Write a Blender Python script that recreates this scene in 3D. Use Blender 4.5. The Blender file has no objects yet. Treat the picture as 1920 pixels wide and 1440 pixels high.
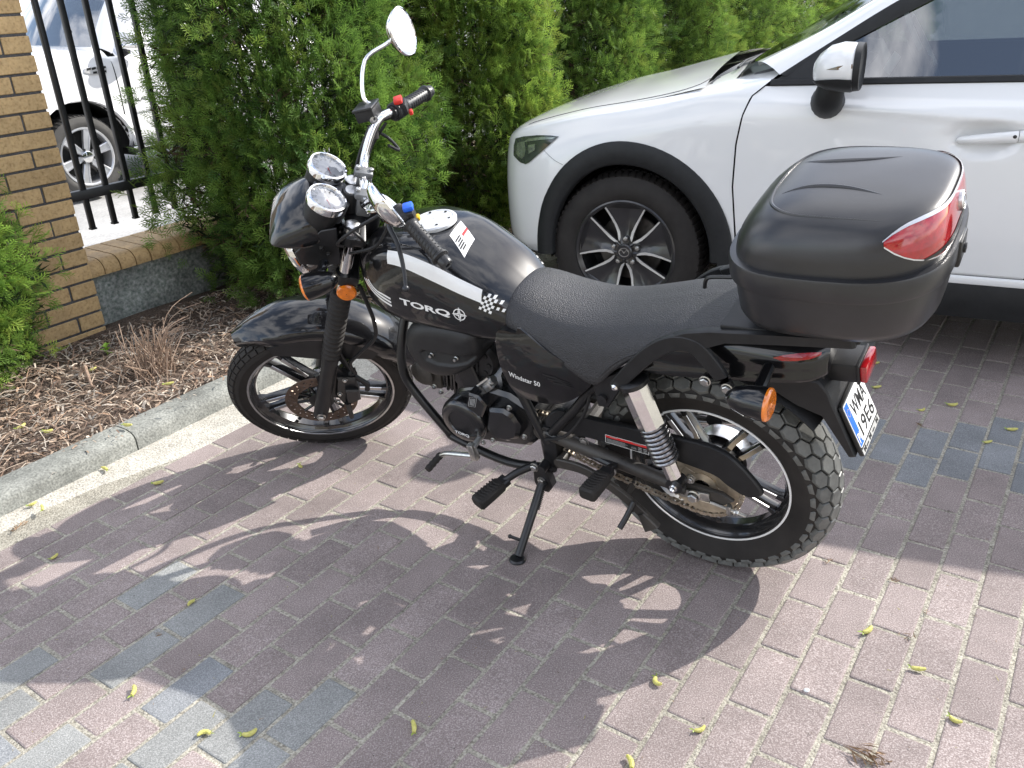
import bpy, bmesh, math, random
import numpy as np
from mathutils import Vector, Matrix
from mathutils.bvhtree import BVHTree
rnd = random.Random(7)
nrg = np.random.default_rng(11)
C = bpy.context.scene.collection
SC = bpy.context.scene
PI = math.pi
R = math.radians
# ------------------------------------------------------------------ camera
cam = bpy.data.objects.new('camera', bpy.data.cameras.new('camera'))
C.objects.link(cam)
PIT, ROLL, CAMH = 0.43367, -0.05268, 1.3689
_fw = Vector((0, math.cos(PIT), -math.sin(PIT)))
_rt = Vector((1, 0, 0))
_up = Vector((0, math.sin(PIT), math.cos(PIT)))
_r2 = _rt * math.cos(ROLL) + _up * math.sin(ROLL)
_u2 = -_rt * math.sin(ROLL) + _up * math.cos(ROLL)
mw = Matrix((_r2, _u2, -_fw)).transposed().to_4x4()
mw.translation = (0, 0, CAMH)
cam.matrix_world = mw
cam.data.sensor_width = 36
cam.data.lens = 1603.5 / 1920 * 36
cam.data.clip_start = 0.05
cam.data.clip_end = 900
SC.camera = cam
# ------------------------------------------------------------------ light
SUN_AZ, SUN_EL = R(24), R(36)
sdir = Vector((math.cos(SUN_AZ) * math.cos(SUN_EL), math.sin(SUN_AZ) * math.cos(SUN_EL), math.sin(SUN_EL)))
sun = bpy.data.objects.new('sun', bpy.data.lights.new('sun', 'SUN'))
C.objects.link(sun)
sun.data.energy = 4.1
sun.data.angle = R(0.55)
sun.data.color = (1.0, 0.955, 0.89)
sun.rotation_euler = sdir.to_track_quat('Z', 'Y').to_euler()
W = bpy.data.worlds.new('World')
SC.world = W
W.use_nodes = True
wn = W.node_tree.nodes
wl = W.node_tree.links
bg = wn['Background']
sky = wn.new('ShaderNodeTexSky')
sky.sky_type = 'NISHITA'
sky.sun_disc = False
sky.sun_elevation = SUN_EL
sky.sun_rotation = PI / 2 - SUN_AZ
sky.air_density = 1.0
sky.dust_density = 1.0
sky.ozone_density = 0.8
# broken cloud over the whole sky, whitening the blue
wtc = wn.new('ShaderNodeTexCoord')
wmp = wn.new('ShaderNodeMapping'); wmp.inputs['Scale'].default_value = (1, 1, 2.2)
wl.new(wtc.outputs['Generated'], wmp.inputs[0])
wnz = wn.new('ShaderNodeTexNoise'); wnz.inputs['Scale'].default_value = 2.6; wnz.inputs['Detail'].default_value = 7; wnz.inputs['Roughness'].default_value = 0.55
wl.new(wmp.outputs[0], wnz.inputs['Vector'])
wrp = wn.new('ShaderNodeMapRange'); wrp.inputs[1].default_value = 0.43; wrp.inputs[2].default_value = 0.60; wrp.inputs[3].default_value = 0.05; wrp.inputs[4].default_value = 0.85
wl.new(wnz.outputs[0], wrp.inputs[0])
wmx = wn.new('ShaderNodeMixRGB'); wmx.inputs[2].default_value = (10.0, 10.0, 10.4, 1)
wl.new(wrp.outputs[0], wmx.inputs[0]); wl.new(sky.outputs[0], wmx.inputs[1])
wl.new(wmx.outputs[0], bg.inputs[0])
bg.inputs[1].default_value = 0.15
vs = SC.view_settings
vs.view_transform = 'Standard'
vs.look = 'None'
vs.exposure = 0.85
vs.gamma = 1
vs.use_curve_mapping = False
SC.cycles.max_bounces = 8
SC.cycles.transparent_max_bounces = 12

# ------------------------------------------------------------------ materials
MATS = {}
def mat(name, col, rough=0.5, metal=0.0, coat=0.0, spec=0.5, var=0.0, vscale=8.0, bump=0.0, bscale=40.0,
        objvar=0.0, trans=0.0, col2=None, coords='Object', emit=None, detail=4.0, cr=0.05, stretch=None, attr=None):
    """principled material with noise colour variation, fine bump and per-object shade variation"""
    if name in MATS:
        return MATS[name]
    m = bpy.data.materials.new(name)
    m.use_nodes = True
    nt = m.node_tree
    N, L = nt.nodes, nt.links
    b = N['Principled BSDF']
    c4 = (*col, 1)
    b.inputs['Base Color'].default_value = c4
    b.inputs['Roughness'].default_value = rough
    b.inputs['Metallic'].default_value = metal
    b.inputs['Coat Weight'].default_value = coat
    b.inputs['Coat Roughness'].default_value = cr
    b.inputs['Specular IOR Level'].default_value = spec
    b.inputs['Transmission Weight'].default_value = trans
    tc = N.new('ShaderNodeTexCoord')
    src = tc.outputs[coords]
    if stretch:
        mp = N.new('ShaderNodeMapping')
        mp.inputs['Scale'].default_value = stretch
        L.new(src, mp.inputs[0])
        src = mp.outputs[0]
    cur = None
    if var > 0 or col2:
        nz = N.new('ShaderNodeTexNoise')
        nz.inputs['Scale'].default_value = vscale
        nz.inputs['Detail'].default_value = detail
        nz.inputs['Roughness'].default_value = 0.65
        L.new(src, nz.inputs['Vector'])
        rp = N.new('ShaderNodeValToRGB')
        rp.color_ramp.elements[0].position = 0.3
        rp.color_ramp.elements[1].position = 0.7
        if col2:
            a, z = col, col2
        else:
            a = tuple(max(0, x * (1 - var)) for x in col)
            z = tuple(min(1, x * (1 + var)) for x in col)
        rp.color_ramp.elements[0].color = (*a, 1)
        rp.color_ramp.elements[1].color = (*z, 1)
        L.new(nz.outputs[0], rp.inputs[0])
        cur = rp.outputs[0]
    if attr:
        at = N.new('ShaderNodeAttribute')
        at.attribute_name = attr
        mx = N.new('ShaderNodeMixRGB')
        mx.blend_type = 'MULTIPLY'
        mx.inputs[0].default_value = 1
        L.new(at.outputs['Color'], mx.inputs[1])
        if cur: L.new(cur, mx.inputs[2])
        else: mx.inputs[2].default_value = c4
        cur = mx.outputs[0]
    if objvar > 0:
        oi = N.new('ShaderNodeObjectInfo')
        mr = N.new('ShaderNodeMapRange')
        mr.inputs[3].default_value = 1 - objvar
        mr.inputs[4].default_value = 1 + objvar
        L.new(oi.outputs['Random'], mr.inputs[0])
        mx = N.new('ShaderNodeMixRGB')
        mx.blend_type = 'MULTIPLY'
        mx.inputs[0].default_value = 1
        if cur: L.new(cur, mx.inputs[1])
        else: mx.inputs[1].default_value = c4
        L.new(mr.outputs[0], mx.inputs[2])
        cur = mx.outputs[0]
    if cur:
        L.new(cur, b.inputs['Base Color'])
    if bump > 0:
        nb = N.new('ShaderNodeTexNoise')
        nb.inputs['Scale'].default_value = bscale
        nb.inputs['Detail'].default_value = 5
        L.new(src, nb.inputs['Vector'])
        bp = N.new('ShaderNodeBump')
        bp.inputs['Strength'].default_value = bump
        bp.inputs['Distance'].default_value = 0.004
        L.new(nb.outputs[0], bp.inputs['Height'])
        L.new(bp.outputs[0], b.inputs['Normal'])
    if emit:
        b.inputs['Emission Color'].default_value = (*emit, 1)
        b.inputs['Emission Strength'].default_value = 1
    MATS[name] = m
    return m

# ------------------------------------------------------------------ mesh helpers
class G:
    """collects shapes into one mesh"""
    def __init__(s):
        s.v = []; s.f = []; s.mi = []; s.m = 0
    def add(s, V, F, m=None):
        o = len(s.v)
        s.v += [tuple(map(float, p)) for p in V]
        s.f += [tuple(i + o for i in f) for f in F]
        s.mi += [s.m if m is None else m] * len(F)
        return s
    def box(s, c, d, rot=None, bev=0.0):
        x, y, z = (k / 2 for k in d)
        if bev > 0:
            bm = bmesh.new()
            bmesh.ops.create_cube(bm, size=1)
            for v in bm.verts: v.co = Vector((v.co.x * d[0], v.co.y * d[1], v.co.z * d[2]))
            bmesh.ops.bevel(bm, geom=bm.edges[:], offset=bev, segments=2, profile=0.5, affect='EDGES')
            bm.verts.index_update()
            V = [v.co.copy() for v in bm.verts]; F = [[v.index for v in f.verts] for f in bm.faces]
            bm.free()
        else:
            V = [Vector(p) for p in ((-x, -y, -z), (x, -y, -z), (x, y, -z), (-x, y, -z), (-x, -y, z), (x, -y, z), (x, y, z), (-x, y, z))]
            F = [(3, 2, 1, 0), (4, 5, 6, 7), (0, 1, 5, 4), (1, 2, 6, 5), (2, 3, 7, 6), (3, 0, 4, 7)]
        if rot is not None: V = [rot @ p for p in V]
        c = Vector(c)
        return s.add([p + c for p in V], F)
    def loft(s, rings, closed=True, cap=True, cyc=False):
        n = len(rings[0]); V = [p for r in rings for p in r]; F = []
        nr = len(rings)
        for i in range(nr if cyc else nr - 1):
            a = i * n; b = ((i + 1) % nr) * n
            for j in range(n if closed else n - 1):
                k = (j + 1) % n
                F.append((a + j, a + k, b + k, b + j))
        if cap and closed and not cyc:
            F.append(tuple(range(n))[::-1]); F.append(tuple(range((nr - 1) * n, nr * n)))
        return s.add(V, F)
    def tube(s, path, r, n=10, cap=True, sm=0, cyc=False):
        P = [Vector(p) for p in path]
        rr = r if isinstance(r, (list, tuple)) else [r] * len(P)
        if sm:
            P, rr = cr(P, sm, rr, cyc)
        rings = []
        T = []
        m = len(P)
        for i in range(m):
            a = P[i - 1] if (i > 0 or cyc) else P[i]; b = P[(i + 1) % m] if (i < m - 1 or cyc) else P[i]
            T.append((b - a).normalized())
        up = Vector((0, 0, 1)) if abs(T[0].z) < 0.9 else Vector((1, 0, 0))
        nrm = (up - T[0] * up.dot(T[0])).normalized()
        for i in range(m):
            nrm = (nrm - T[i] * nrm.dot(T[i])).normalized()
            bn = T[i].cross(nrm)
            rings.append([P[i] + (nrm * math.cos(2 * PI * k / n) + bn * math.sin(2 * PI * k / n)) * rr[i] for k in range(n)])
        return s.loft(rings, True, cap, cyc)
    def ribbon(s, path, w, t, up=(0, 1, 0), sm=0):
        """flat bar: width w along 'up', thickness t across"""
        P = [Vector(p) for p in path]
        ww = w if isinstance(w, (list, tuple)) else [w] * len(P)
        if sm: P, ww = cr(P, sm, ww)
        up = Vector(up); rings = []
        for i in range(len(P)):
            a = P[max(0, i - 1)]; b = P[min(len(P) - 1, i + 1)]
            T = (b - a).normalized()
            u = (up - T * up.dot(T)).normalized(); q = T.cross(u)
            h = ww[i] / 2; k = t / 2; c = min(k, h) * 0.35
            rings.append([P[i] + u * x + q * y for x, y in ((h, k - c), (h - c, k), (-h + c, k), (-h, k - c), (-h, -k + c), (-h + c, -k), (h - c, -k), (h, -k + c))])
        return s.loft(rings)
    def lathe(s, prof, o, ax, n=32, arc=None, cap=False):
        """profile [(radius, height)] turned about axis ax through o"""
        o = Vector(o); ax = Vector(ax).normalized()
        up = Vector((0, 0, 1)) if abs(ax.z) < 0.9 else Vector((1, 0, 0))
        u = (up - ax * up.dot(ax)).normalized(); w = ax.cross(u)
        rings = [[o + ax * h + (u * math.cos(2 * PI * k / n) + w * math.sin(2 * PI * k / n)) * r for k in range(n)] for r, h in prof]
        return s.loft(rings, True, cap)
    def torus(s, o, ax, Rr, r, n=48, m=8):
        prof = [(Rr + r * math.cos(2 * PI * k / m), r * math.sin(2 * PI * k / m)) for k in range(m)]
        prof.append(prof[0])
        return s.lathe(prof, o, ax, n)
    def ell(s, c, d, rot=None, n=16, m=10):
        rings = []
        for i in range(m + 1):
            t = PI * i / m
            rg = []
            for k in range(n):
                p = Vector((math.sin(max(t, 1e-3)) * math.cos(2 * PI * k / n) * d[0], math.sin(max(t, 1e-3)) * math.sin(2 * PI * k / n) * d[1], math.cos(t) * d[2]))
                if i == m: p = Vector((1e-3 * math.cos(2 * PI * k / n) * d[0], 1e-3 * math.sin(2 * PI * k / n) * d[1], -d[2]))
                if rot is not None: p = rot @ p
                rg.append(p + Vector(c))
            rings.append(rg[::-1])
        return s.loft(rings)
    def prism(s, poly, fa, fb, bev=0.0):
        """polygon [(a,b)...] between two mapping functions (a,b)->3D"""
        n = len(poly)
        if bev > 0:
            cx = sum(p[0] for p in poly) / n; cy = sum(p[1] for p in poly) / n
            def sh(p):
                d = Vector((cx - p[0], cy - p[1])); l = d.length
                d = d / l * min(bev * 1.2, l * .5) if l else d
                return (p[0] + d.x, p[1] + d.y)
            ins = [sh(p) for p in poly]
            A = [Vector(fa(*p)) for p in poly]; B = [Vector(fb(*p)) for p in poly]
            Ai = [Vector(fa(*p)) for p in ins]; Bi = [Vector(fb(*p)) for p in ins]
            rings = []
            r0, r1, r2, r3 = [], [], [], []
            for a, b, ai, bi in zip(A, B, Ai, Bi):
                d = (b - a); L_ = d.length; t = min(bev / L_, .45) if L_ else 0
                r0.append(ai); r1.append(a + d * t); r2.append(b - d * t); r3.append(bi)
            rings = [r0, r1, r2, r3]
            return s.loft(rings)
        return s.loft([[Vector(fa(*p)) for p in poly], [Vector(fb(*p)) for p in poly]])
    def build(s, name, mats, parent=None, smooth=True, ang=35, mw=None, kind=None, label=None, cat=None, group=None, fixn=True):
        me = bpy.data.meshes.new(name)
        me.from_pydata(s.v, [], s.f)
        if not isinstance(mats, (list, tuple)): mats = [mats]
        for m in mats: me.materials.append(m)
        if len(mats) > 1: me.polygons.foreach_set('material_index', s.mi)
        me.update()
        if fixn:
            bm = bmesh.new(); bm.from_mesh(me)
            bmesh.ops.recalc_face_normals(bm, faces=bm.faces[:])
            bm.to_mesh(me); bm.free()
        if smooth:
            me.polygons.foreach_set('use_smooth', [True] * len(me.polygons))
            try: me.set_sharp_from_angle(angle=R(ang))
            except Exception: pass
        o = bpy.data.objects.new(name, me)
        C.objects.link(o)
        if parent is not None: o.parent = parent
        if mw is not None: o.matrix_basis = mw
        tag(o, label, cat, group, kind)
        return o

def tag(o, label=None, cat=None, group=None, kind=None):
    if label: o['label'] = label
    if cat: o['category'] = cat
    if group: o['group'] = group
    if kind: o['kind'] = kind
    return o
def empty(name, loc=(0, 0, 0), label=None, cat=None, group=None, mw=None, kind=None):
    o = bpy.data.objects.new(name, None)
    o.empty_display_size = 0.1
    C.objects.link(o)
    o.location = loc
    if mw is not None: o.matrix_basis = mw
    return tag(o, label, cat, group, kind)
def cr(P, k, rr=None, cyc=False):
    """Catmull-Rom resampling with k steps per span"""
    P = [Vector(p) for p in P]; n = len(P); out = []; ro = []
    for i in range(n if cyc else n - 1):
        if cyc: a, b, c, d = P[i - 1], P[i], P[(i + 1) % n], P[(i + 2) % n]
        else: a, b, c, d = P[max(0, i - 1)], P[i], P[i + 1], P[min(n - 1, i + 2)]
        for j in range(k):
            t = j / k
            out.append(0.5 * ((2 * b) + (c - a) * t + (2 * a - 5 * b + 4 * c - d) * t * t + (3 * b - a - 3 * c + d) * t ** 3))
            if rr: ro.append(rr[i] * (1 - t) + rr[(i + 1) % n] * t)
    if not cyc:
        out.append(P[-1])
        if rr: ro.append(rr[-1])
    return out, (ro if rr else None)
def crn(rows, k):
    """Catmull-Rom along axis 0 of an array (n, m, 3) -> ((n-1)*k+1, m, 3)"""
    A = np.asarray(rows, float); n = len(A); out = []
    for i in range(n - 1):
        a, b, c, d = A[max(0, i - 1)], A[i], A[i + 1], A[min(n - 1, i + 2)]
        for j in range(k):
            t = j / k
            out.append(0.5 * (2 * b + (c - a) * t + (2 * a - 5 * b + 4 * c - d) * t * t + (3 * b - a - 3 * c + d) * t ** 3))
    out.append(A[-1])
    return np.array(out)
def surf(st, ku=5, kv=5, mirror=True):
    """st: [(x, [(y,z)...])] half sections from top centre to bottom centre -> closed rings"""
    A = np.array([[(x, y, z) for y, z in hs] for x, hs in st], float)
    A = crn(A, ku)
    A = np.swapaxes(crn(np.swapaxes(A, 0, 1), kv), 0, 1)
    if not mirror: return A
    B = A[:, 1:-1][:, ::-1].copy(); B[:, :, 1] *= -1
    return np.concatenate([A, B], 1)
def bvh_of(o):
    me = o.data
    return BVHTree.FromPolygons([v.co for v in me.vertices], [tuple(p.vertices) for p in me.polygons])
def text_geo(s, size=1.0, bold=0.0, sx=1.0, shear=0.0, res=3):
    cu = bpy.data.curves.new('lettering', 'FONT')
    cu.body = s; cu.size = size; cu.offset = bold; cu.shear = shear; cu.resolution_u = res
    o = bpy.data.objects.new('lettering', cu); C.objects.link(o)
    dg = bpy.context.evaluated_depsgraph_get()
    me = bpy.data.meshes.new_from_object(o.evaluated_get(dg))
    V = [(v.co.x * sx, v.co.y) for v in me.vertices]; F = [tuple(p.vertices) for p in me.polygons]
    bpy.data.objects.remove(o); bpy.data.curves.remove(cu); bpy.data.meshes.remove(me)
    return V, F
def flatdecal(V, F, sub=0.02):
    bm = bmesh.new()
    vs_ = [bm.verts.new((x, y, 0)) for x, y in V]
    for f in F:
        try: bm.faces.new([vs_[i] for i in f])
        except ValueError: pass
    bmesh.ops.triangulate(bm, faces=bm.faces[:])
    for _ in range(3):
        es = [e for e in bm.edges if e.calc_length() > sub]
        if not es: break
        bmesh.ops.subdivide_edges(bm, edges=es, cuts=1)
        bmesh.ops.triangulate(bm, faces=bm.faces[:])
    bm.verts.index_update()
    V2 = [(v.co.x, v.co.y) for v in bm.verts]; F2 = [tuple(v.index for v in f.verts) for f in bm.faces]
    bm.free()
    return V2, F2
def decal(g, V, F, O, U, Vv, bvh=None, off=0.0008, sub=0.02, m=None):
    """lay flat shapes on the plane O + x U + y V, or drop them on a surface along the plane normal"""
    O, U, Vv = Vector(O), Vector(U).normalized(), Vector(Vv).normalized()
    n = U.cross(Vv).normalized()
    if bvh: V, F = flatdecal(V, F, sub)
    P = []; ok = []
    for x, y in V:
        p = O + U * x + Vv * y; hit = True
        if bvh:
            h, hn, _, _ = bvh.ray_cast(p + n * 0.15, -n)
            hit = h is not None
            if hit: p = h + (hn if hn.dot(n) > 0 else -hn) * off
        P.append(p); ok.append(hit)
    g.add(P, [f for f in F if all(ok[i] for i in f)], m)
def circle2(cx, cy, r, n=24): return [(cx + r * math.cos(2 * PI * k / n), cy + r * math.sin(2 * PI * k / n)) for k in range(n)]
def ring2(cx, cy, r0, r1, n=28):
    V = circle2(cx, cy, r0, n) + circle2(cx, cy, r1, n)
    return V, [(k, (k + 1) % n, n + (k + 1) % n, n + k) for k in range(n)]
def bolt(g, c, ax, r=0.008, h=0.006):
    """flanged hex bolt head"""
    ax = Vector(ax).normalized()
    g.lathe([(r * 1.35, 0), (r * 1.35, h * .3), (r * 1.1, h * .42)], c, ax, 14)
    g.lathe([(r, 0), (r, h), (r * .8, h * 1.2), (1e-4, h * 1.2)], c, ax, 6)

M_ = {}
GLOSS = mat('gloss_black_paint', (0.005, 0.005, 0.006), 0.3, coat=1.0, cr=0.015, spec=0.12, var=0.2, vscale=3)
MATTE = mat('matte_black_plastic', (0.013, 0.013, 0.014), 0.46, spec=0.38, var=0.25, vscale=30, bump=0.12, bscale=400)
SATIN = mat('satin_black_metal', (0.012, 0.012, 0.013), 0.33, var=0.4, vscale=14, bump=0.05, bscale=200)
DUSTY = mat('dusty_black_metal', (0.018, 0.017, 0.016), 0.5, col2=(0.06, 0.052, 0.044), vscale=9, bump=0.1, bscale=120)
RUBBER = mat('tyre_rubber', (0.021, 0.0185, 0.017), 0.68, spec=0.35, var=0.3, vscale=12, bump=0.1, bscale=150)
TREAD = mat('sheen_tread_rubber', (0.11, 0.112, 0.105), 0.45, var=0.25, vscale=40, bump=0.1, bscale=200)  # grey lightened: sky sheen on the blocks is put into the colour
CHROME = mat('chrome', (0.82, 0.82, 0.82), 0.06, metal=1, var=0.05, vscale=5)
STEEL = mat('zinc_steel', (0.55, 0.55, 0.53), 0.3, metal=1, var=0.25, vscale=60)
ALU = mat('brushed_aluminium', (0.62, 0.62, 0.62), 0.32, metal=1, var=0.15, vscale=40)
MIRROR = mat('mirror_glass', (0.92, 0.92, 0.92), 0.015, metal=1, var=0.01, vscale=3)
WHITE = mat('white_print', (0.78, 0.78, 0.77), 0.35, coat=0.5, var=0.04, vscale=20)
LEATHER = mat('grained_seat_vinyl', (0.020, 0.020, 0.023), 0.42, var=0.2, vscale=60, bump=0.8, bscale=380, spec=.6)
RED = mat('red_lens', (0.33, 0.008, 0.012), 0.12, coat=1, var=0.25, vscale=70)
AMBER = mat('amber_lens', (0.75, 0.19, 0.01), 0.15, coat=1, var=0.25, vscale=60)
REDSW = mat('red_switch', (0.62, 0.03, 0.02), 0.35, var=0.08, vscale=50)
BLUESW = mat('blue_switch', (0.02, 0.12, 0.65), 0.35, var=0.08, vscale=50)
YELSW = mat('yellow_switch', (0.8, 0.5, 0.02), 0.35, var=0.08, vscale=50)
def glassmat(name, tint=(0.9, 0.92, 0.92), mixf=0.75, rough=0.01, ior=1.45):
    if name in MATS: return MATS[name]
    m = bpy.data.materials.new(name); m.use_nodes = True
    N, L = m.node_tree.nodes, m.node_tree.links
    N.remove(N['Principled BSDF'])
    t = N.new('ShaderNodeBsdfTransparent'); t.inputs[0].default_value = (*tint, 1)
    g = N.new('ShaderNodeBsdfGlossy'); g.inputs['Roughness'].default_value = rough
    fr = N.new('ShaderNodeFresnel'); fr.inputs[0].default_value = ior
    mm = N.new('ShaderNodeMath'); mm.operation = 'MULTIPLY_ADD'; mm.inputs[1].default_value = 1.0; mm.inputs[2].default_value = 1 - mixf
    mm.use_clamp = True
    L.new(fr.outputs[0], mm.inputs[0])
    mx = N.new('ShaderNodeMixShader')
    L.new(mm.outputs[0], mx.inputs[0]); L.new(t.outputs[0], mx.inputs[1]); L.new(g.outputs[0], mx.inputs[2])
    L.new(mx.outputs[0], N['Material Output'].inputs[0])
    MATS[name] = m
    return m
# ================================================================== setting
PSI = 0.953751
DA = Vector((math.cos(PSI), math.sin(PSI), 0))          # along the courses, kerb and fence
DB = Vector((math.sin(PSI), -math.cos(PSI), 0))         # away from the kerb, towards the car park
O0 = Vector((-0.96925, 1.72184, 0))
PL, PW = 0.193, 0.09645
def gp(u, v, z=0): return O0 + DA * (u * PL) + DB * (v * PW) + Vector((0, 0, z))
K0 = Vector((-1.269, 2.553, 0))                         # kerb face at a joint
def kp(al, pe, z=0): return K0 + DA * al - DB * pe + Vector((0, 0, z))
ZA = Matrix((DA, -DB, Vector((0, 0, 1)))).transposed()   # rotation: x along kerb, y away from camera
def frame(o): 
    m = ZA.to_4x4(); m.translation = o
    return m
def to_px(P):
    d = Vector(P) - Vector((0, 0, CAMH)); z = d.dot(_fw)
    if z < 0.1: return None
    return 960 + 1603.5 * d.dot(_r2) / z, 720 - 1603.5 * d.dot(_u2) / z, z

def speckle(name, cols, pos=(0.35, 0.5, 0.65), scale=330, rough=0.85, blot=6, blotamt=0.25, bump=0.5, objvar=0.0, bdist=0.002, big=0.13):
    m = bpy.data.materials.new(name); m.use_nodes = True
    N, L = m.node_tree.nodes, m.node_tree.links
    b = N['Principled BSDF']; b.inputs['Roughness'].default_value = rough
    b.inputs['Specular IOR Level'].default_value = 0.3
    g = N.new('ShaderNodeNewGeometry')
    n1 = N.new('ShaderNodeTexNoise'); n1.inputs['Scale'].default_value = scale; n1.inputs['Detail'].default_value = 3
    L.new(g.outputs['Position'], n1.inputs['Vector'])
    rp = N.new('ShaderNodeValToRGB')
    rp.color_ramp.elements[0].position = pos[0]; rp.color_ramp.elements[0].color = (*cols[0], 1)
    rp.color_ramp.elements[1].position = pos[-1]; rp.color_ramp.elements[1].color = (*cols[-1], 1)
    for p, c in zip(pos[1:-1], cols[1:-1]):
        e = rp.color_ramp.elements.new(p); e.color = (*c, 1)
    L.new(n1.outputs[0], rp.inputs[0])
    n2 = N.new('ShaderNodeTexNoise'); n2.inputs['Scale'].default_value = blot; n2.inputs['Detail'].default_value = 6; n2.inputs['Roughness'].default_value = 0.7
    L.new(g.outputs['Position'], n2.inputs['Vector'])
    mr = N.new('ShaderNodeMapRange'); mr.inputs[1].default_value = 0.3; mr.inputs[2].default_value = 0.7
    mr.inputs[3].default_value = 1 - blotamt; mr.inputs[4].default_value = 1 + blotamt
    L.new(n2.outputs[0], mr.inputs[0])
    mx = N.new('ShaderNodeMixRGB'); mx.blend_type = 'MULTIPLY'; mx.inputs[0].default_value = 1
    L.new(rp.outputs[0], mx.inputs[1]); L.new(mr.outputs[0], mx.inputs[2])
    out = mx.outputs[0]
    n3 = N.new('ShaderNodeTexNoise'); n3.inputs['Scale'].default_value = 1.9; n3.inputs['Detail'].default_value = 5; n3.inputs['Roughness'].default_value = 0.6
    L.new(g.outputs['Position'], n3.inputs['Vector'])
    m3 = N.new('ShaderNodeMapRange'); m3.inputs[1].default_value = 0.35; m3.inputs[2].default_value = 0.68; m3.inputs[3].default_value = 1 - big; m3.inputs[4].default_value = 1 + big
    L.new(n3.outputs[0], m3.inputs[0])
    x3 = N.new('ShaderNodeMixRGB'); x3.blend_type = 'MULTIPLY'; x3.inputs[0].default_value = 1
    L.new(out, x3.inputs[1]); L.new(m3.outputs[0], x3.inputs[2]); out = x3.outputs[0]
    if objvar:
        oi = N.new('ShaderNodeObjectInfo'); r2 = N.new('ShaderNodeMapRange')
        r2.inputs[3].default_value = 1 - objvar; r2.inputs[4].default_value = 1 + objvar
        L.new(oi.outputs['Random'], r2.inputs[0])
        m2 = N.new('ShaderNodeMixRGB'); m2.blend_type = 'MULTIPLY'; m2.inputs[0].default_value = 1
        L.new(out, m2.inputs[1]); L.new(r2.outputs[0], m2.inputs[2]); out = m2.outputs[0]
    L.new(out, b.inputs['Base Color'])
    bp = N.new('ShaderNodeBump'); bp.inputs['Strength'].default_value = bump; bp.inputs['Distance'].default_value = bdist
    L.new(n1.outputs[0], bp.inputs['Height']); L.new(bp.outputs[0], b.inputs['Normal'])
    return m
SAND = speckle('joint_sand', [(0.17, 0.155, 0.125), (0.31, 0.29, 0.24), (0.43, 0.405, 0.34)], (0.32, 0.5, 0.66), 220, 0.95, 14, 0.25, 1.0, bdist=0.004)
PRED = speckle('red_brown_concrete', [(0.162, 0.131, 0.124), (0.234, 0.192, 0.182), (0.40, 0.355, 0.34)], (0.3, 0.5, 0.72), 330, 0.85, 5, 0.16, 0.5, objvar=0.13)
PGRY = speckle('grey_concrete', [(0.16, 0.165, 0.16), (0.235, 0.238, 0.23), (0.36, 0.36, 0.35)], (0.3, 0.5, 0.72), 330, 0.85, 5, 0.16, 0.5, objvar=0.12)
PBLU = speckle('blue_grey_concrete', [(0.13, 0.136, 0.143), (0.19, 0.198, 0.206), (0.31, 0.315, 0.318)], (0.3, 0.5, 0.72), 330, 0.85, 5, 0.16, 0.5, objvar=0.1)
KERB = speckle('weathered_kerb_concrete', [(0.14, 0.145, 0.132), (0.225, 0.23, 0.21), (0.31, 0.315, 0.285)], (0.3, 0.5, 0.7), 150, 0.9, 7, 0.35, 0.6)
ROADM = speckle('pale_road_concrete', [(0.30, 0.30, 0.295), (0.37, 0.365, 0.355), (0.44, 0.435, 0.42)], (0.3, 0.5, 0.7), 60, 0.9, 1.2, 0.14, 0.4)
SOIL = speckle('dark_soil', [(0.05, 0.036, 0.027), (0.10, 0.072, 0.055), (0.17, 0.13, 0.10)], (0.3, 0.5, 0.7), 120, 0.95, 9, 0.3, 1.0, bdist=0.008)
WALLM = speckle('stained_wall_concrete', [(0.10, 0.125, 0.105), (0.20, 0.215, 0.195), (0.32, 0.325, 0.305)], (0.3, 0.5, 0.7), 70, 0.9, 9, 0.45, 0.7, bdist=0.004)
BRICK = speckle('ochre_clinker', [(0.33, 0.215, 0.10), (0.50, 0.335, 0.16), (0.56, 0.39, 0.20)], (0.27, 0.45, 0.7), 90, 0.6, 22, 0.14, 0.15, objvar=0.11)
MORTAR = speckle('dark_mortar', [(0.05, 0.049, 0.05), (0.085, 0.083, 0.084), (0.13, 0.127, 0.125)], (0.3, 0.5, 0.7), 250, 0.95, 20, 0.2, 0.8)

# ground to the horizon: pale concrete, also the road behind the fence
g = G()
g.add([(600 * math.cos(2 * PI * k / 64), 600 * math.sin(2 * PI * k / 64), -0.03) for k in range(64)], [tuple(range(64))])
g.build('ground', ROADM, kind='structure', smooth=False)
# sand bed under the pavers
pave = G()
n1, n2 = 40, 40
u0, u1, v0, v1 = -14, 46, -7.5, 62
P = [gp(u0 + (u1 - u0) * i / n1, v0 + (v1 - v0) * j / n2, -0.0022) for j in range(n2 + 1) for i in range(n1 + 1)]
F = [(j * (n1 + 1) + i, j * (n1 + 1) + i + 1, (j + 1) * (n1 + 1) + i + 1, (j + 1) * (n1 + 1) + i) for j in range(n2) for i in range(n1)]
pave.add(P, F)
pavement = pave.build('pavement', SAND, kind='structure', smooth=False)
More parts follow.
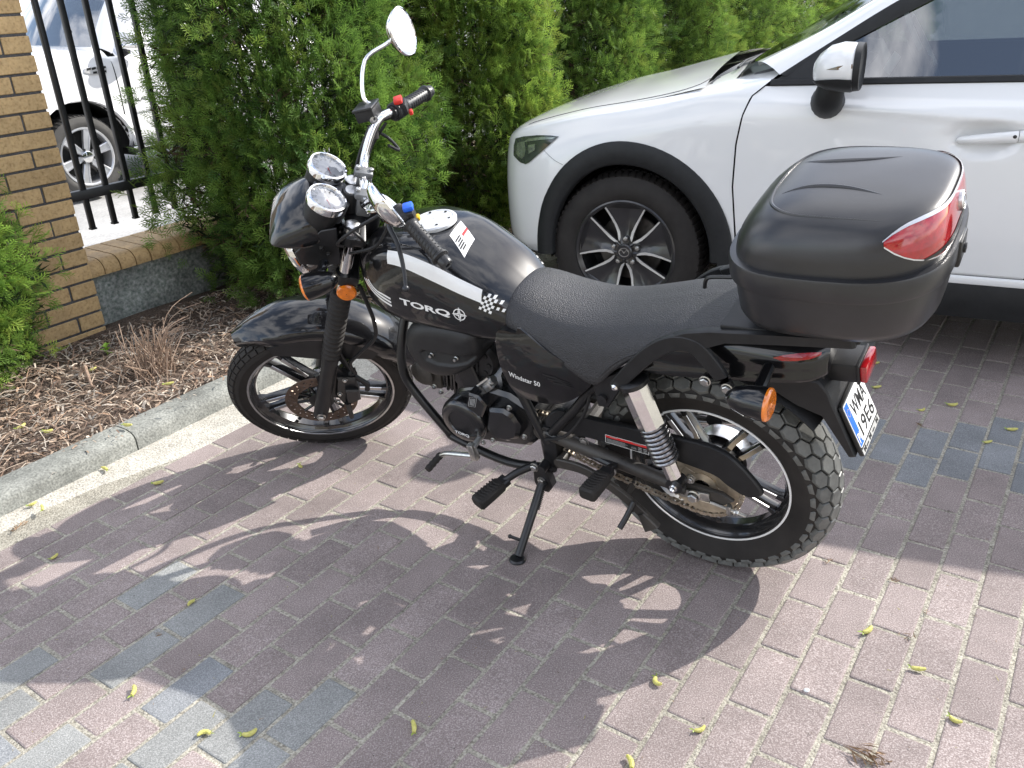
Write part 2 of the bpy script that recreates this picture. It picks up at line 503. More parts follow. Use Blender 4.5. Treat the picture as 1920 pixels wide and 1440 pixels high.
# pavers
def paver_mesh(name, seed, m):
    r = random.Random(seed); g = G()
    lx, ly = PL - 0.0088, PW - 0.0080
    j = lambda s: r.uniform(-s, s)
    c = [(-lx / 2 + j(.0012), -ly / 2 + j(.001)), (lx / 2 + j(.0012), -ly / 2 + j(.001)), (lx / 2 + j(.0012), ly / 2 + j(.001)), (-lx / 2 + j(.0012), ly / 2 + j(.001))]
    def rr(poly, inset, z, k):
        out = []
        for i in range(4):
            p = Vector(poly[i]); a = (Vector(poly[i - 1]) - p).normalized(); b = (Vector(poly[(i + 1) % 4]) - p).normalized()
            q = p + a * inset + b * inset
            out += [(q.x + a.x * k, q.y + a.y * k, z), (q.x + b.x * k, q.y + b.y * k, z)]
        return out
    g.loft([rr(c, 0, -0.05, .002), rr(c, 0, -0.004, .002), rr(c, 0.0012, -0.0012, .003), rr(c, 0.004, 0.0, .003)], True, False)
    g.add(g.v[24:32], [tuple(range(8))])
    o = g.build(name, m, smooth=False)
    me = o.data; bpy.data.objects.remove(o)
    return me
pm = {k: [paver_mesh('paver', i * 7 + s, m) for i in range(4)] for s, (k, m) in enumerate((('r', PRED), ('g', PGRY), ('b', PBLU)))}
GREYS = [(-1.25, 1.15, .62), (-0.75, 1.0, .34)]
def pcol(p, r):
    t = r.random()
    if p.x < -0.42 and p.y < 1.42 - (p.x + 0.42) * 0.25 and p.y < 1.36:      # grey patch, front left
        return 'g' if t < .70 else ('r' if t < .94 else 'b')
    if p.x > 0.62 and 2.1 < p.y < 2.62:                                      # blue-grey courses, right rear
        s = 1 - abs(p.y - 2.36 + (p.x - 1.1) * .25) / .16
        if s > 0 and t < .9: return 'b'
    if p.x < -.72 and 1.3 < p.y < 1.95: return 'b' if t < .12 else ('g' if t < .30 else 'r')
    return 'r' if t < .996 else 'g'
allp = []
r_ = random.Random(3)
for v in range(-6, 60):
    for k in range(-12, 44):
        u = k + (0.5 if v % 2 else 0.0)              # centre of a paver between its two end joints
        u += 0.0
        p = gp(u if v % 2 else u + 0.5 + 0.5, v + 0.5)
        q = to_px(p)
        if q is None: continue
        col = pcol(p, r_)
        inside = -90 < q[0] < 2010 and -60 < q[1] < 1530
        allp.append((p, col, inside, q))
carx = lambda p: (p - Vector((.496, 3.48, 0))).dot(Vector((-.454, -.891, 0)))
vis = [a for a in allp if a[2] and carx(a[0]) > -0.15]
vis.sort(key=lambda a: a[3][2])
def pose(p, r):
    return Matrix.Translation(p + Vector((0, 0, r.uniform(-.0012, .0012)))) @ ZA.to_4x4() @ Matrix.Rotation(r.uniform(-.006, .006), 4, 'Z') @ Matrix.Rotation(r.uniform(-.004, .004), 4, 'X') @ Matrix.Rotation(r.uniform(-.003, .003), 4, 'Y')
big = set(id(a) for a in vis[:300])
rest = G(); RM = {'r': 0, 'g': 1, 'b': 2}
for a in allp:
    p, col, inside, q = a
    me = r_.choice(pm[col])
    mw_ = pose(p, r_)
    if id(a) in big:
        o = bpy.data.objects.new('paver', me); C.objects.link(o); o.parent = pavement; o.matrix_basis = mw_
    elif q[2] < 9 and -700 < q[0] < 2700 and q[1] < 2000:
        rest.add([mw_ @ vv.co for vv in me.vertices], [tuple(f.vertices) for f in me.polygons], RM[col])
rest.build('paver_courses', [PRED, PGRY, PBLU], parent=pavement, smooth=False, kind='stuff', fixn=False)
# sand swept along the kerb and over the first courses
g = G(); n = 90
for i in range(n + 1):
    al = -3.2 + 8.2 * i / n
    w = .115 + .05 * math.sin(al * 2.1) + .03 * math.sin(al * 7.3 + 1) + (.14 * math.exp(-((al - .75) / .35) ** 2)) + rnd.uniform(-.012, .012)
    for k in range(5):
        t = k / 4
        g.v.append(tuple(kp(al, -w * t, .014 * (1 - t) ** 1.5 + .0012 - .005 * (t == 1))))
for i in range(n):
    for k in range(4):
        a = i * 5 + k; g.f.append((a, a + 1, a + 6, a + 5)); g.mi.append(0)
g.build('sand_drift', speckle('pale_dry_sand', [(0.26, 0.24, 0.20), (0.43, 0.41, 0.36), (0.54, 0.52, 0.46)], (0.3, 0.5, 0.66), 170, 0.95, 14, 0.2, 1.0, bdist=0.004), kind='stuff')
# kerb
kerb = empty('kerb', kind='structure')
r_ = random.Random(5)
for k in range(-4, 8):
    g = G(); ins = .0025
    prof = [(0.0, -.04), (0.0, .055), (.006, .068), (.02, .078), (.045, .083), (.10, .083), (.118, .078), (.12, -.04)]
    rings = []
    for t in (ins, .02, .25, .5, .75, .98, 1 - ins):
        w = 0.002 if t in (ins, 1 - ins) else 0
        rings.append([(t, a + r_.uniform(-.0008, .0008) + (w if a < .06 else -w), b - w + r_.uniform(-.0008, .0008)) for a, b in prof])
    g.loft(rings)
    g.build('kerb_stone', KERB, parent=kerb, mw=frame(kp(k, 0)), ang=50)
# planting bed
def soilz(al, pe): return .058 + .012 * math.sin(al * 3.1 + pe * 2) + .012 * math.sin(pe * 9 + al * 5.3) + .02 * math.exp(-((al - .1) ** 2 + (pe - .75) ** 2) / .1)
g = G(); na, nb = 90, 26
for i in range(na + 1):
    for k in range(nb + 1):
        al = -3.5 + 10 * i / na; pe = .115 + 1.05 * k / nb
        g.v.append(tuple(kp(al, pe, soilz(al, pe) + rnd.uniform(-.004, .004))))
for i in range(na):
    for k in range(nb):
        a = i * (nb + 1) + k; g.f.append((a, a + 1, a + nb + 2, a + nb + 1)); g.mi.append(0)
g.build('planting_bed', SOIL, kind='structure')
# mulch: bark chips, needles, dry leaf bits
def mesh_np(name, V, F, colr, m, parent=None, kind=None, smooth=False):
    """V (n,3), F (m,3) int, colr (n,3) point colours"""
    me = bpy.data.meshes.new(name)
    me.vertices.add(len(V)); me.vertices.foreach_set('co', np.asarray(V, np.float32).ravel())
    me.loops.add(F.size); me.loops.foreach_set('vertex_index', F.astype(np.int32).ravel())
    me.polygons.add(len(F)); k = F.shape[1]
    me.polygons.foreach_set('loop_start', np.arange(0, F.size, k, dtype=np.int32))
    me.polygons.foreach_set('loop_total', np.full(len(F), k, np.int32))
    if smooth: me.polygons.foreach_set('use_smooth', np.ones(len(F), bool))
    ca = me.color_attributes.new('tint', 'FLOAT_COLOR', 'POINT')
    ca.data.foreach_set('color', np.c_[colr, np.ones(len(V))].astype(np.float32).ravel())
    me.update(); me.validate()
    me.materials.append(m)
    o = bpy.data.objects.new(name, me); C.objects.link(o)
    if parent is not None: o.parent = parent
    tag(o, kind=kind)
    return o
CHIP = mat('bark_chips', (1, 1, 1), 0.85, attr='tint', var=0.25, vscale=90, bump=0.3, bscale=200)
def chips(n, alr, per, lift, lr=(.012, .05), wr=(.003, .009)):
    al = nrg.uniform(*alr, n); pe = nrg.uniform(*per, n)
    z = np.array([soilz(a, b) for a, b in zip(al, pe)]) + nrg.uniform(0, lift, n)
    base = np.array(K0)[None] + al[:, None] * np.array(DA)[None] - pe[:, None] * np.array(DB)[None]; base[:, 2] = z
    th = nrg.uniform(0, 2 * PI, n); el = nrg.normal(0, .28, n); L_ = nrg.uniform(*lr, n); w = nrg.uniform(*wr, n)
    d = np.c_[np.cos(th) * np.cos(el), np.sin(th) * np.cos(el), np.sin(el)]
    s = np.c_[-np.sin(th), np.cos(th), nrg.normal(0, .5, n)]; s /= np.linalg.norm(s, axis=1)[:, None]
    up = np.cross(d, s)
    bow = (nrg.uniform(0, .25, n) * L_)[:, None]
    q = [base - d * L_[:, None] / 2 - s * w[:, None] / 3, base - d * L_[:, None] / 2 + s * w[:, None] / 3,
         base + up * bow + s * w[:, None] / 2, base + up * bow - s * w[:, None] / 2,
         base + d * L_[:, None] / 2 + s * w[:, None] / 3, base + d * L_[:, None] / 2 - s * w[:, None] / 3]
    V = np.stack(q, 1).reshape(-1, 3)
    o = np.arange(n)[:, None] * 6
    F = np.concatenate([o + [0, 1, 2], o + [0, 2, 3], o + [3, 2, 4], o + [3, 4, 5]])
    pal = np.array([(.42, .33, .25), (.27, .19, .135), (.34, .30, .255), (.19, .12, .085), (.55, .47, .38), (.35, .23, .15), (.14, .10, .075)])
    c = pal[nrg.choice(len(pal), n, p=[.22, .2, .17, .13, .11, .09, .08])] * nrg.uniform(.75, 1.2, (n, 1))
    return V, F, np.repeat(c, 6, 0)
A_ = chips(15000, (-1.6, 3.6), (.11, 1.02), .022)
B_ = chips(3500, (-1.6, 3.4), (.11, .95), .03, (.04, .13), (.002, .004))
K_ = chips(330, (-1.6, 3.2), (.0, .118), .004, (.008, .03), (.002, .006)); K_[0][:, 2] += .032
B_ = (np.concatenate([B_[0], K_[0]]), np.concatenate([B_[1], K_[1] + len(B_[0])]), np.concatenate([B_[2], K_[2]]))
mesh_np('mulch', np.concatenate([A_[0], B_[0]]), np.concatenate([A_[1], B_[1] + len(A_[0])]), np.concatenate([A_[2], B_[2]]), CHIP, kind='stuff')

# brick pillar
PC = Vector((-1.8177, 3.651, 0))                       # right front corner of the pillar
pil = empty('brick_pillar', label='ochre brick gate pillar with dark mortar joints at the left end of the fence', cat='pillar', mw=frame(PC))
SW, CH, BH = .355, .0715, .061
g = G(); g.box((-SW / 2, SW / 2, .88), (SW - .010, SW - .010, 1.80)); g.build('mortar', MORTAR, parent=pil, smooth=False)
def brick_me(lx, ly, lz, name='brick', m=BRICK):
    g = G(); b = .0022
    def ring(i, z): return [(-lx / 2 + i, -ly / 2 + i, z), (lx / 2 - i, -ly / 2 + i, z), (lx / 2 - i, ly / 2 - i, z), (-lx / 2 + i, ly / 2 - i, z)]
    g.loft([ring(b, -lz / 2), ring(0, -lz / 2 + b), ring(0, lz / 2 - b), ring(b, lz / 2)])
    o = g.build(name, m, smooth=False); me = o.data; bpy.data.objects.remove(o); return me
LB, SB = .236, .109
bx, by = brick_me(LB, SB, BH), brick_me(SB, LB, BH)
r_ = random.Random(8)
for c in range(24):
    z = .012 + c * CH + BH / 2
    if c % 2 == 1: bl = [(LB / 2, SB / 2, bx), (SW - SB / 2, LB / 2, by), (SW - LB / 2, SW - SB / 2, bx), (SB / 2, SW - LB / 2, by)]
    else: bl = [(SW - LB / 2, SB / 2, bx), (SW - SB / 2, SW - LB / 2, by), (LB / 2, SW - SB / 2, bx), (SB / 2, LB / 2, by)]
    for x, y, me in bl:
        o = bpy.data.objects.new('brick', me); C.objects.link(o); o.parent = pil
        o.matrix_basis = Matrix.Translation((x - SW + r_.uniform(-.001, .001), y + r_.uniform(-.0015, .001), z + r_.uniform(-.0008, .0008))) @ Matrix.Rotation(r_.uniform(-.003, .003), 4, 'Z')
g = G(); g.box((-SW / 2, SW / 2, 1.79), (SW + .06, SW + .06, .05), bev=.008); g.build('cap', KERB, parent=pil)
# low wall with bullnose coping
wall = empty('low_wall', label='low stained concrete wall topped by rounded ochre coping bricks beside the pillar', cat='wall', mw=frame(PC))
g = G(); g.box((3.3, .19, .145), (6.6, .26, .30)); g.build('concrete_base', WALLM, parent=wall, smooth=False)
g = G(); g.box((3.3, .19, .32), (6.6, .235, .055)); g.build('mortar', MORTAR, parent=wall, smooth=False)
cb = G()
prof = [(0.03, .288), (0.028, .305)] + [(0.028 + .060 * (1 - math.cos(t)), .305 + .052 * math.sin(t)) for t in [PI / 2 * k / 6 for k in range(1, 7)]] + [(.30, .360), (.305, .30)]
cb.loft([[(t, a, b) for a, b in prof] for t in (-.0365, .0365)])
o = cb.build('coping_brick', BRICK, ang=40); cme = o.data; bpy.data.objects.remove(o)
for k in range(60):
    o = bpy.data.objects.new('coping_brick', cme); C.objects.link(o); o.parent = wall
    o.matrix_basis = Matrix.Translation((.039 + k * .0795, r_.uniform(-.002, .002), r_.uniform(-.001, .001)))
# steel fence
FEN = mat('black_fence_paint', (0.012, 0.012, 0.014), 0.42, var=0.3, vscale=10)
fen = empty('metal_fence', label='black steel bar fence standing between the brick pillar and the clipped conifers', cat='fence', mw=frame(PC))
for z in (.625, 1.62):
    g = G(); g.box((2.0, .148, z), (4.0, .034, .042), bev=.002); g.build('rail', FEN, parent=fen)
bb = G(); bb.box((0, 0, 0), (.022, .022, 1.36), bev=.002); bb.box((0, 0, -.684), (.026, .026, .008))
o = bb.build('bar', FEN); bme = o.data; bpy.data.objects.remove(o)
for k in range(36):
    o = bpy.data.objects.new('bar', bme); C.objects.link(o); o.parent = fen
    o.matrix_basis = Matrix.Translation((.14 + .1095 * k, .148, .475 + .68))

# ------------------------------------------------------------------ conifers
LEAF = mat('thuja_sprays', (1, 1, 1), 0.55, attr='tint', var=0.2, vscale=30, spec=0.35)
_lb = LEAF.node_tree.nodes['Principled BSDF']
_lt = LEAF.node_tree.nodes.new('ShaderNodeBsdfTranslucent')
_mx = LEAF.node_tree.nodes.new('ShaderNodeMixShader'); _mx.inputs[0].default_value = .45
LEAF.node_tree.links.new(_lb.inputs['Base Color'].links[0].from_socket, _lt.inputs[0])
LEAF.node_tree.links.new(_lb.outputs[0], _mx.inputs[1]); LEAF.node_tree.links.new(_lt.outputs[0], _mx.inputs[2])
LEAF.node_tree.links.new(_mx.outputs[0], LEAF.node_tree.nodes['Material Output'].inputs[0])
BARK = mat('thuja_bark', (0.09, 0.055, 0.035), 0.85, var=0.4, vscale=30, bump=0.6, bscale=60, stretch=(1, 1, .2))
DEADSHADE = mat('brown_shaded_inner_sprays', (1, 1, 1), 0.85, attr='tint', var=0.3, vscale=30)
def spray_template(ns, nsub):
    """flat thuja spray of unit length along +Y in the XY plane, built of slender tapering scales"""
    T = []
    def leafl(p, ang, L_, w):
        d = np.array([math.sin(ang), math.cos(ang)]); s = np.array([d[1], -d[0]]); p = np.array(p)
        T.append((p - s * w * .35, p + d * L_ * .55 + s * w * .5, p + d * L_))
        T.append((p - s * w * .35, p + d * L_, p + d * L_ * .5 - s * w * .5))
    leafl((0, 0), 0, 1.0, .055)
    ts = np.linspace(.14, .88, ns)
    for i, t in enumerate(ts):
        sg = 1 if i % 2 else -1
        a = sg * (.75 - .25 * t); L_ = .52 * (1 - t) + .16
        leafl((0, t), a, L_, .052)
        if i < nsub:
            for q in (.35, .65):
                b = (math.sin(a) * L_ * q, t + math.cos(a) * L_ * q)
                leafl(b, a + .65 * (1 if q < .5 else -1), L_ * .55, .048)
    V = np.array(T).reshape(-1, 2)
    V3 = np.c_[V, -0.22 * V[:, 1] ** 2 - .25 * np.abs(V[:, 0]) ** 1.5]
    return V3
SPF, SPM, SPL = spray_template(8, 3), spray_template(8, 0), spray_template(5, 0)
def sprays(pos, fwd, up, size, tint, tmpl):
    n = len(pos); f = fwd / np.linalg.norm(fwd, axis=1)[:, None]
    u = up - f * (up * f).sum(1)[:, None]; u /= np.linalg.norm(u, axis=1)[:, None]
    s = np.cross(f, u)
    V = pos[:, None] + size[:, None, None] * (tmpl[None, :, 0:1] * s[:, None] + tmpl[None, :, 1:2] * f[:, None] + tmpl[None, :, 2:3] * u[:, None])
    V = V.reshape(-1, 3); F = np.arange(len(V)).reshape(-1, 3)
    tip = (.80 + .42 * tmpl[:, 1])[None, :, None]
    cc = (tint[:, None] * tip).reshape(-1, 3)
    return V, F, cc
def thuja(loc, H, rad, ntuft, label, seed, z0=.05, size=(.05, .105), group=None, per=15, tone=(1, 1, 1), face=None, inner=True, near=False):
    rg = np.random.default_rng(seed); r = random.Random(seed)
    t = empty('thuja_tree', loc, label, 'conifer', group)
    g = G()
    path = [(r.uniform(-.01, .01), r.uniform(-.01, .01), H * k / 6) for k in range(7)]
    g.tube(path, [max(.006, .045 * (1 - k / 6.3)) for k in range(7)], 8)
    for k in range(26):
        z = r.uniform(.15, .85) * H; a = r.uniform(0, 2 * PI); L_ = rad * .8 * (1 - (z / H) ** 2 * .7)
        g.tube([(0, 0, z), (math.cos(a) * L_ * .5, math.sin(a) * L_ * .5, z + .1 * L_), (math.cos(a) * L_, math.sin(a) * L_, z + .55 * L_)], [.012, .008, .003], 5)
    g.build('trunk', BARK, parent=t)
    def prof(h):        # relative radius at relative height
        return np.clip((1 - np.clip(h, 0, 1) ** 2.2) ** .75 * (.62 + .38 * np.minimum(1, h / .22)), .03, 1)
    lob = rg.uniform(0, 2 * PI, 6)
    def rad_at(h, th):
        b = 1 + .08 * np.sin(3 * th + lob[0] + 4 * h) + .08 * np.sin(5 * th + lob[1] - 9 * h) + .08 * np.sin(2 * th + lob[2] + 15 * h) + .05 * np.sin(9 * th + lob[3] + 23 * h)
        return rad * prof(h) * b
    # tufts over the crown surface, sampled by area
    h = rg.uniform(0, 1, ntuft * 3); keep = rg.uniform(0, 1, ntuft * 3) < prof(h); h = h[keep][:ntuft]
    n = len(h); th = rg.uniform(0, 2 * PI, n)
    if face is not None:
        sel = rg.uniform(0, 1, n) < .22
        th = np.where(sel, th, face + rg.normal(0, .95, n))
    rr = rad_at(h, th) * (1 - np.abs(rg.normal(0, .13, n))) + np.where(rg.uniform(0, 1, n) < .3, rg.uniform(0, .10, n), 0)
    z = h * (H - z0) + z0
    c = np.c_[rr * np.cos(th), rr * np.sin(th), z]
    out = np.c_[np.cos(th), np.sin(th), np.full(n, .55)]
    # sprays in each tuft
    m = n * per
    ci = np.repeat(np.arange(n), per)
    ts = rg.uniform(.05, .135, n)[ci]
    off = rg.normal(0, 1, (m, 3)); off /= np.linalg.norm(off, axis=1)[:, None]
    off *= (rg.uniform(.2, 1, m) ** .6 * ts)[:, None]; off[:, 2] *= 1.35
    pos = c[ci] + off
    fw = out[ci] * .7 + off / ts[:, None] * 1.0 + rg.normal(0, .28, (m, 3)) + np.array([0, 0, .15])
    up = rg.normal(0, 1, (m, 3)) + np.c_[-np.sin(th), np.cos(th), np.zeros(n)][ci] * .8
    sz = rg.uniform(*size, m)
    a = np.array([.08, .165, .036]); b = np.array([.29, .44, .085]); ol = np.array([.25, .29, .055])
    k = np.clip(rg.beta(1.6, 1.9, n)[ci] + rg.normal(0, .14, m), 0, 1)[:, None]
    tint = a * (1 - k) + b * k
    oli = (rg.uniform(0, 1, n) < .16)[ci][:, None]
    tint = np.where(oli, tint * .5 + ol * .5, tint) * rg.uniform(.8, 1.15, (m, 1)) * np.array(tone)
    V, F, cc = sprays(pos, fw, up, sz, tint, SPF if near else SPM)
    mesh_np('crown', V, F, cc, LEAF, parent=t)
    if inner:
        # sprays deeper in the crown: dead brown, and green darkened to paint shaded gaps
        m = int(n * 6)
        h = rg.uniform(.0, .97, m); th = rg.uniform(0, 2 * PI, m)
        rr = rad_at(h, th) * rg.uniform(.38, .86, m)
        pos = np.c_[rr * np.cos(th), rr * np.sin(th), h * (H - z0) + z0]
        fw = np.c_[np.cos(th), np.sin(th), rg.normal(.3, .5, m)]
        tint = np.where((rg.uniform(0, 1, m) < .35)[:, None], np.array([.085, .055, .03]), np.array([.030, .055, .016])) * rg.uniform(.7, 1.2, (m, 1))
        V, F, cc = sprays(pos, fw, rg.normal(0, 1, (m, 3)), rg.uniform(.10, .17, m), tint, SPL * np.array([1.5, 1, 1]))
        mesh_np('inner_sprays', V, F, cc, DEADSHADE, parent=t)
    return t
FC = math.atan2(-1, .35)
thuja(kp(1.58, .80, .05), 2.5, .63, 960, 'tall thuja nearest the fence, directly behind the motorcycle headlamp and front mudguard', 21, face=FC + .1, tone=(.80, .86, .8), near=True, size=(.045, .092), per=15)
thuja(kp(2.80, .74, .05), 2.3, .60, 960, 'sunlit tall thuja behind the motorcycle tank and raised handlebar mirror', 22, face=FC + .1, tone=(1.18, 1.12, 1.0), near=True, size=(.045, .092), per=15)  # tint raised and warmed, part of the sunlit look is in the colour
thuja(kp(4.40, .88, .05), 2.6, .64, 850, 'thuja just beyond the front end of the white car bonnet', 23, face=FC, tone=(.85, .88, .85))  # tint lowered to paint the dark gap beside it deeper
thuja(kp(5.35, .82, .05), 2.7, .68, 700, 'thuja behind the middle of the white car bonnet', 24, face=FC, tone=(.9, .92, .9), size=(.06, .11))
thuja(kp(6.5, .85, .05), 2.6, .70, 560, 'thuja behind the base of the white car windscreen', 25, face=FC, size=(.06, .12))
thuja(kp(7.5, .85, .05), 2.8, .72, 450, 'farthest thuja, seen past the white car windscreen pillar', 26, face=FC, size=(.06, .12))
thuja(kp(9.0, .85, .05), 2.9, .75, 380, 'thuja beyond the white car, left of the windscreen pillar near the top', 28, face=FC, size=(.07, .13))
thuja(kp(11.0, .9, .05), 3.0, .8, 320, 'thuja seen as a sliver above the white car windscreen', 29, face=FC, size=(.07, .14))
thuja(kp(13.2, .9, .05), 3.0, .85, 280, 'last thuja of the row, far behind the white car roof', 30, face=FC, size=(.08, .15))
thuja(Vector((-2.17, 3.10, .05)), 1.06, .29, 520, 'small bright green thuja in front of the brick pillar at the left edge', 27, face=FC + .3, size=(.04, .085), tone=(1.25, 1.25, 1.2), per=15, near=True)
# ================================================================== motorcycle
BM = Matrix(((-0.83138973, -0.5410366, -0.12676953), (0.55565283, -0.8120429, -0.17842718), (-0.00640666, -0.21878237, 0.97575265))).to_4x4()
BM.translation = (0.51641, 1.84175, 0)
bike = empty('motorcycle', label='small black motorcycle with white tank stripe and a top case, leaning on its kickstand', cat='motorcycle', mw=BM)
WB, RR, RF, RAKE, STE = 1.28488, .30173, .28880, .51225, .67961
SAX = Vector((-math.sin(RAKE), 0, math.cos(RAKE)))
SP0 = Vector((WB + .085, 0, 0))
STM = Matrix.Translation(SP0) @ Matrix.Rotation(STE, 4, SAX) @ Matrix.Translation(-SP0)
def part(g, name, m, parent=None, st=False, **k):
    """st: part turns with the steering"""
    return g.build(name, m, parent=parent or bike, mw=STM if st else None, **k)
Y = Vector((0, 1, 0))
def pm(y): return lambda a, b: (a, y, b)
SPOKE = mat('semi_gloss_black_alloy', (0.012, 0.012, 0.013), 0.22, coat=1.0, cr=0.08, var=0.3, vscale=12)
RUSTY = mat('browned_disc_steel', (0.17, 0.125, 0.10), 0.42, metal=0.85, var=0.35, vscale=40)
SPRK = mat('worn_sprocket_steel', (0.42, 0.35, 0.26), 0.45, metal=0.5, var=0.3, vscale=30)
CHAINM = mat('oily_chain_steel', (0.30, 0.22, 0.14), 0.35, metal=0.8, col2=(0.62, 0.58, 0.5), vscale=120)
REDPR = mat('red_print', (0.62, 0.03, 0.03), 0.4, var=0.05, vscale=20)
BLKPR = mat('black_print', (0.012, 0.012, 0.012), 0.45, var=0.1, vscale=20)
GREYPR = mat('grey_print', (0.35, 0.35, 0.35), 0.45, var=0.1, vscale=20)
BLUEPR = mat('blue_print', (0.02, 0.13, 0.55), 0.4, var=0.05, vscale=20)
REFLW = mat('white_plate', (0.82, 0.82, 0.80), 0.4, coat=0.3, var=0.03, vscale=30)

def strip2(pts, w):
    """polyline strip of width w (2d)"""
    P = [Vector(p).to_2d() if len(p) > 2 else Vector(p) for p in pts]; V = []
    ww = w if isinstance(w, (list, tuple)) else [w] * len(P)
    for i, p in enumerate(P):
        t = (P[min(i + 1, len(P) - 1)] - P[max(i - 1, 0)]).normalized(); n = Vector((-t.y, t.x))
        V += [tuple(p + n * ww[i] / 2), tuple(p - n * ww[i] / 2)]
    return V, [(2 * i, 2 * i + 1, 2 * i + 3, 2 * i + 2) for i in range(len(P) - 1)]
def fit_text(s, w, h, bold=0.0, **k):
    V, F = text_geo(s, 1.0, bold, **k)
    xs = [p[0] for p in V]; ys = [p[1] for p in V]
    return [((x - min(xs)) / (max(xs) - min(xs)) * w, (y - min(ys)) / (max(ys) - min(ys)) * h) for x, y in V], F

# ---- wheels
def wheel(name, cx, cz, Rt, hw, rr, rw, a0, st, label, nb, rear):
    root = empty(name, mw=STM if st else None, label=label); root.parent = bike
    c = Vector((cx, 0, cz))
    g = G(); crown = .05 if rear else .038
    Rc = Rt - (.010 if rear else .006)
    prof = [(rr - .012, rw - .006), (rr - .002, rw + .001), (rr + .010, rw + .006)]
    ph = [R(a) for a in (-84, -70, -55, -42, -28, -14, 0, 14, 28, 42, 55, 70, 84)]
    side = [(Rc - crown * (1 - math.cos(p)), hw * math.sin(p)) for p in ph]
    pr = [(r_, -h) for r_, h in prof] + [(rr + .026, -(hw + rw) / 2 - .004)] + side + [(rr + .026, (hw + rw) / 2 + .004)] + prof[::-1]
    g.lathe(pr, c, Y, 96)
    def pt(th, s, lift):
        p = s * R(84); r_ = Rc - crown * (1 - math.cos(p)) + lift; y = hw * math.sin(p) + lift * .6 * math.sin(p)
        return c + Vector((math.cos(th) * r_, y, math.sin(th) * r_))
    g.m = 1
    def block(poly, lift=.006):
        cx_ = sum(p[0] for p in poly) / len(poly); cy_ = sum(p[1] for p in poly) / len(poly)
        poly = [(cx_ + (a - cx_) * sc_, cy_ + (b - cy_) * sc_) for a, b in poly]; q = [(cx_ + (a - cx_) * .92, cy_ + (b - cy_) * .92) for a, b in poly]
        g.loft([[pt(a, b, -.001) for a, b in poly], [pt(a, b, lift * .8) for a, b in poly], [pt(a, b, lift) for a, b in q]])
    d = 2 * PI / nb; sc_ = .90 if rear else .96
    for k in range(nb):
        t = k * d
        if rear:
            # honeycomb of six-sided blocks, cut by zig-zag grooves; sipes on the shoulders
            for row in (-2, -1, 0, 1, 2):
                o = t + (d / 2 if row % 2 else 0); sc0 = row * .315; h_ = .208
                e = .92 if abs(row) == 2 else 1
                block([(o, sc0 + h_), (o + .5 * d, sc0 + h_ / 2), (o + .5 * d, sc0 - h_ / 2), (o, sc0 - h_), (o - .5 * d, sc0 - h_ / 2), (o - .5 * d, sc0 + h_ / 2)], .0105 if abs(row) < 2 else .0095)
            for sg in (-1, 1): block([(t + .1 * d, sg * .86), (t + .9 * d, sg * .86), (t + .8 * d, sg * .99), (t + .2 * d, sg * .99)], .004)
        else:
            block([(t - .43 * d, -.10), (t + .43 * d, -.10), (t + .43 * d, .10), (t - .43 * d, .10)], .004)
            for sg in (-1, 1):
                s = lambda v: sg * v
                block([(t - .44 * d, s(.17)), (t + .42 * d, s(.15)), (t + .44 * d, s(.40)), (t - .40 * d, s(.42))], .0045)
                block([(t - .30 * d, s(.48)), (t + .56 * d, s(.46)), (t + .56 * d, s(.74)), (t - .28 * d, s(.74))], .0045)
    g.build('tyre', [RUBBER, TREAD if rear else RUBBER], parent=root)
    g = G()
    half = [(rr, rw), (rr - .004, rw + .002), (rr - .008, rw), (rr - .011, rw - .006), (rr - .016, rw - .011), (rr - .021, rw * .45)]
    pr = half + [(a, -b) for a, b in half[::-1]]
    inn = [(rr - .036, -rw * .5), (rr - .034, -rw * .75), (rr - .020, -rw + .004)]
    pr2 = [(rr - .026, .012), (rr - .026, -.012)]
    g.lathe(half + pr2 + [(a, -b) for a, b in half[::-1]], c, Y, 72)
    g.build('rim', SPOKE, parent=root, ang=30)
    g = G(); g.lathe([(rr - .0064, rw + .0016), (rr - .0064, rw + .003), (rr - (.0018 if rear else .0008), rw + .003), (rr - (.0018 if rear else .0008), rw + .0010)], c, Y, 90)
    g.build('rim_stripe', WHITE if rear else ALU, parent=root)  # front silver band widened to stand in for sky on the gloss lip
    # hub
    g = G(); hr = .062 if rear else .046
    g.lathe([(.018, .062), (.03, .06), (hr * .8, .045), (hr, .03), (hr, -.03), (hr * .8, -.05), (.02, -.06)], c, Y, 40, cap=True)
    g.build('hub', SPOKE, parent=root)
    ri = rr - .022
    for k in range(5):
        a = a0 + k * 2 * PI / 5
        for sg in (-1, 1):
            g = G(); e = Vector((math.cos(a), 0, math.sin(a))); q = Vector((-math.sin(a), 0, math.cos(a)))
            pts = [(hr * .85, .016 * sg), (hr + .03, .0175 * sg), (ri * .6, .0205 * sg), (ri - .022, .0235 * sg), (ri + .006, .030 * sg)]
            wid = [.017, .0155, .014, .0145, .026]; dep = [.036, .032, .028, .026, .030]
            rings = []
            for (r_, t_), w, dd in zip(pts, wid, dep):
                p = c + e * r_ + q * t_
                rings.append([p + q * x * w / 2 + Y * y * dd / 2 for x, y in ((-1, -1), (1, -1), (1, .62), (.62, 1), (-.62, 1), (-1, .62))])
            g.loft(rings)
            sp_o = g.build('spoke', SPOKE, parent=root, ang=40)
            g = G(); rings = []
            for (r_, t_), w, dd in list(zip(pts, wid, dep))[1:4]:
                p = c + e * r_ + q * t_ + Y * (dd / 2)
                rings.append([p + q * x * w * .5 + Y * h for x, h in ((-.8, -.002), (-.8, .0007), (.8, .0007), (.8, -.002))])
            g.loft(rings); g.build('spoke_face', ALU, parent=root, ang=40)  # machined strip, widened to stand in for sunlit gloss on the black spoke
    g = G(); a = R(-44) if not rear else R(20)
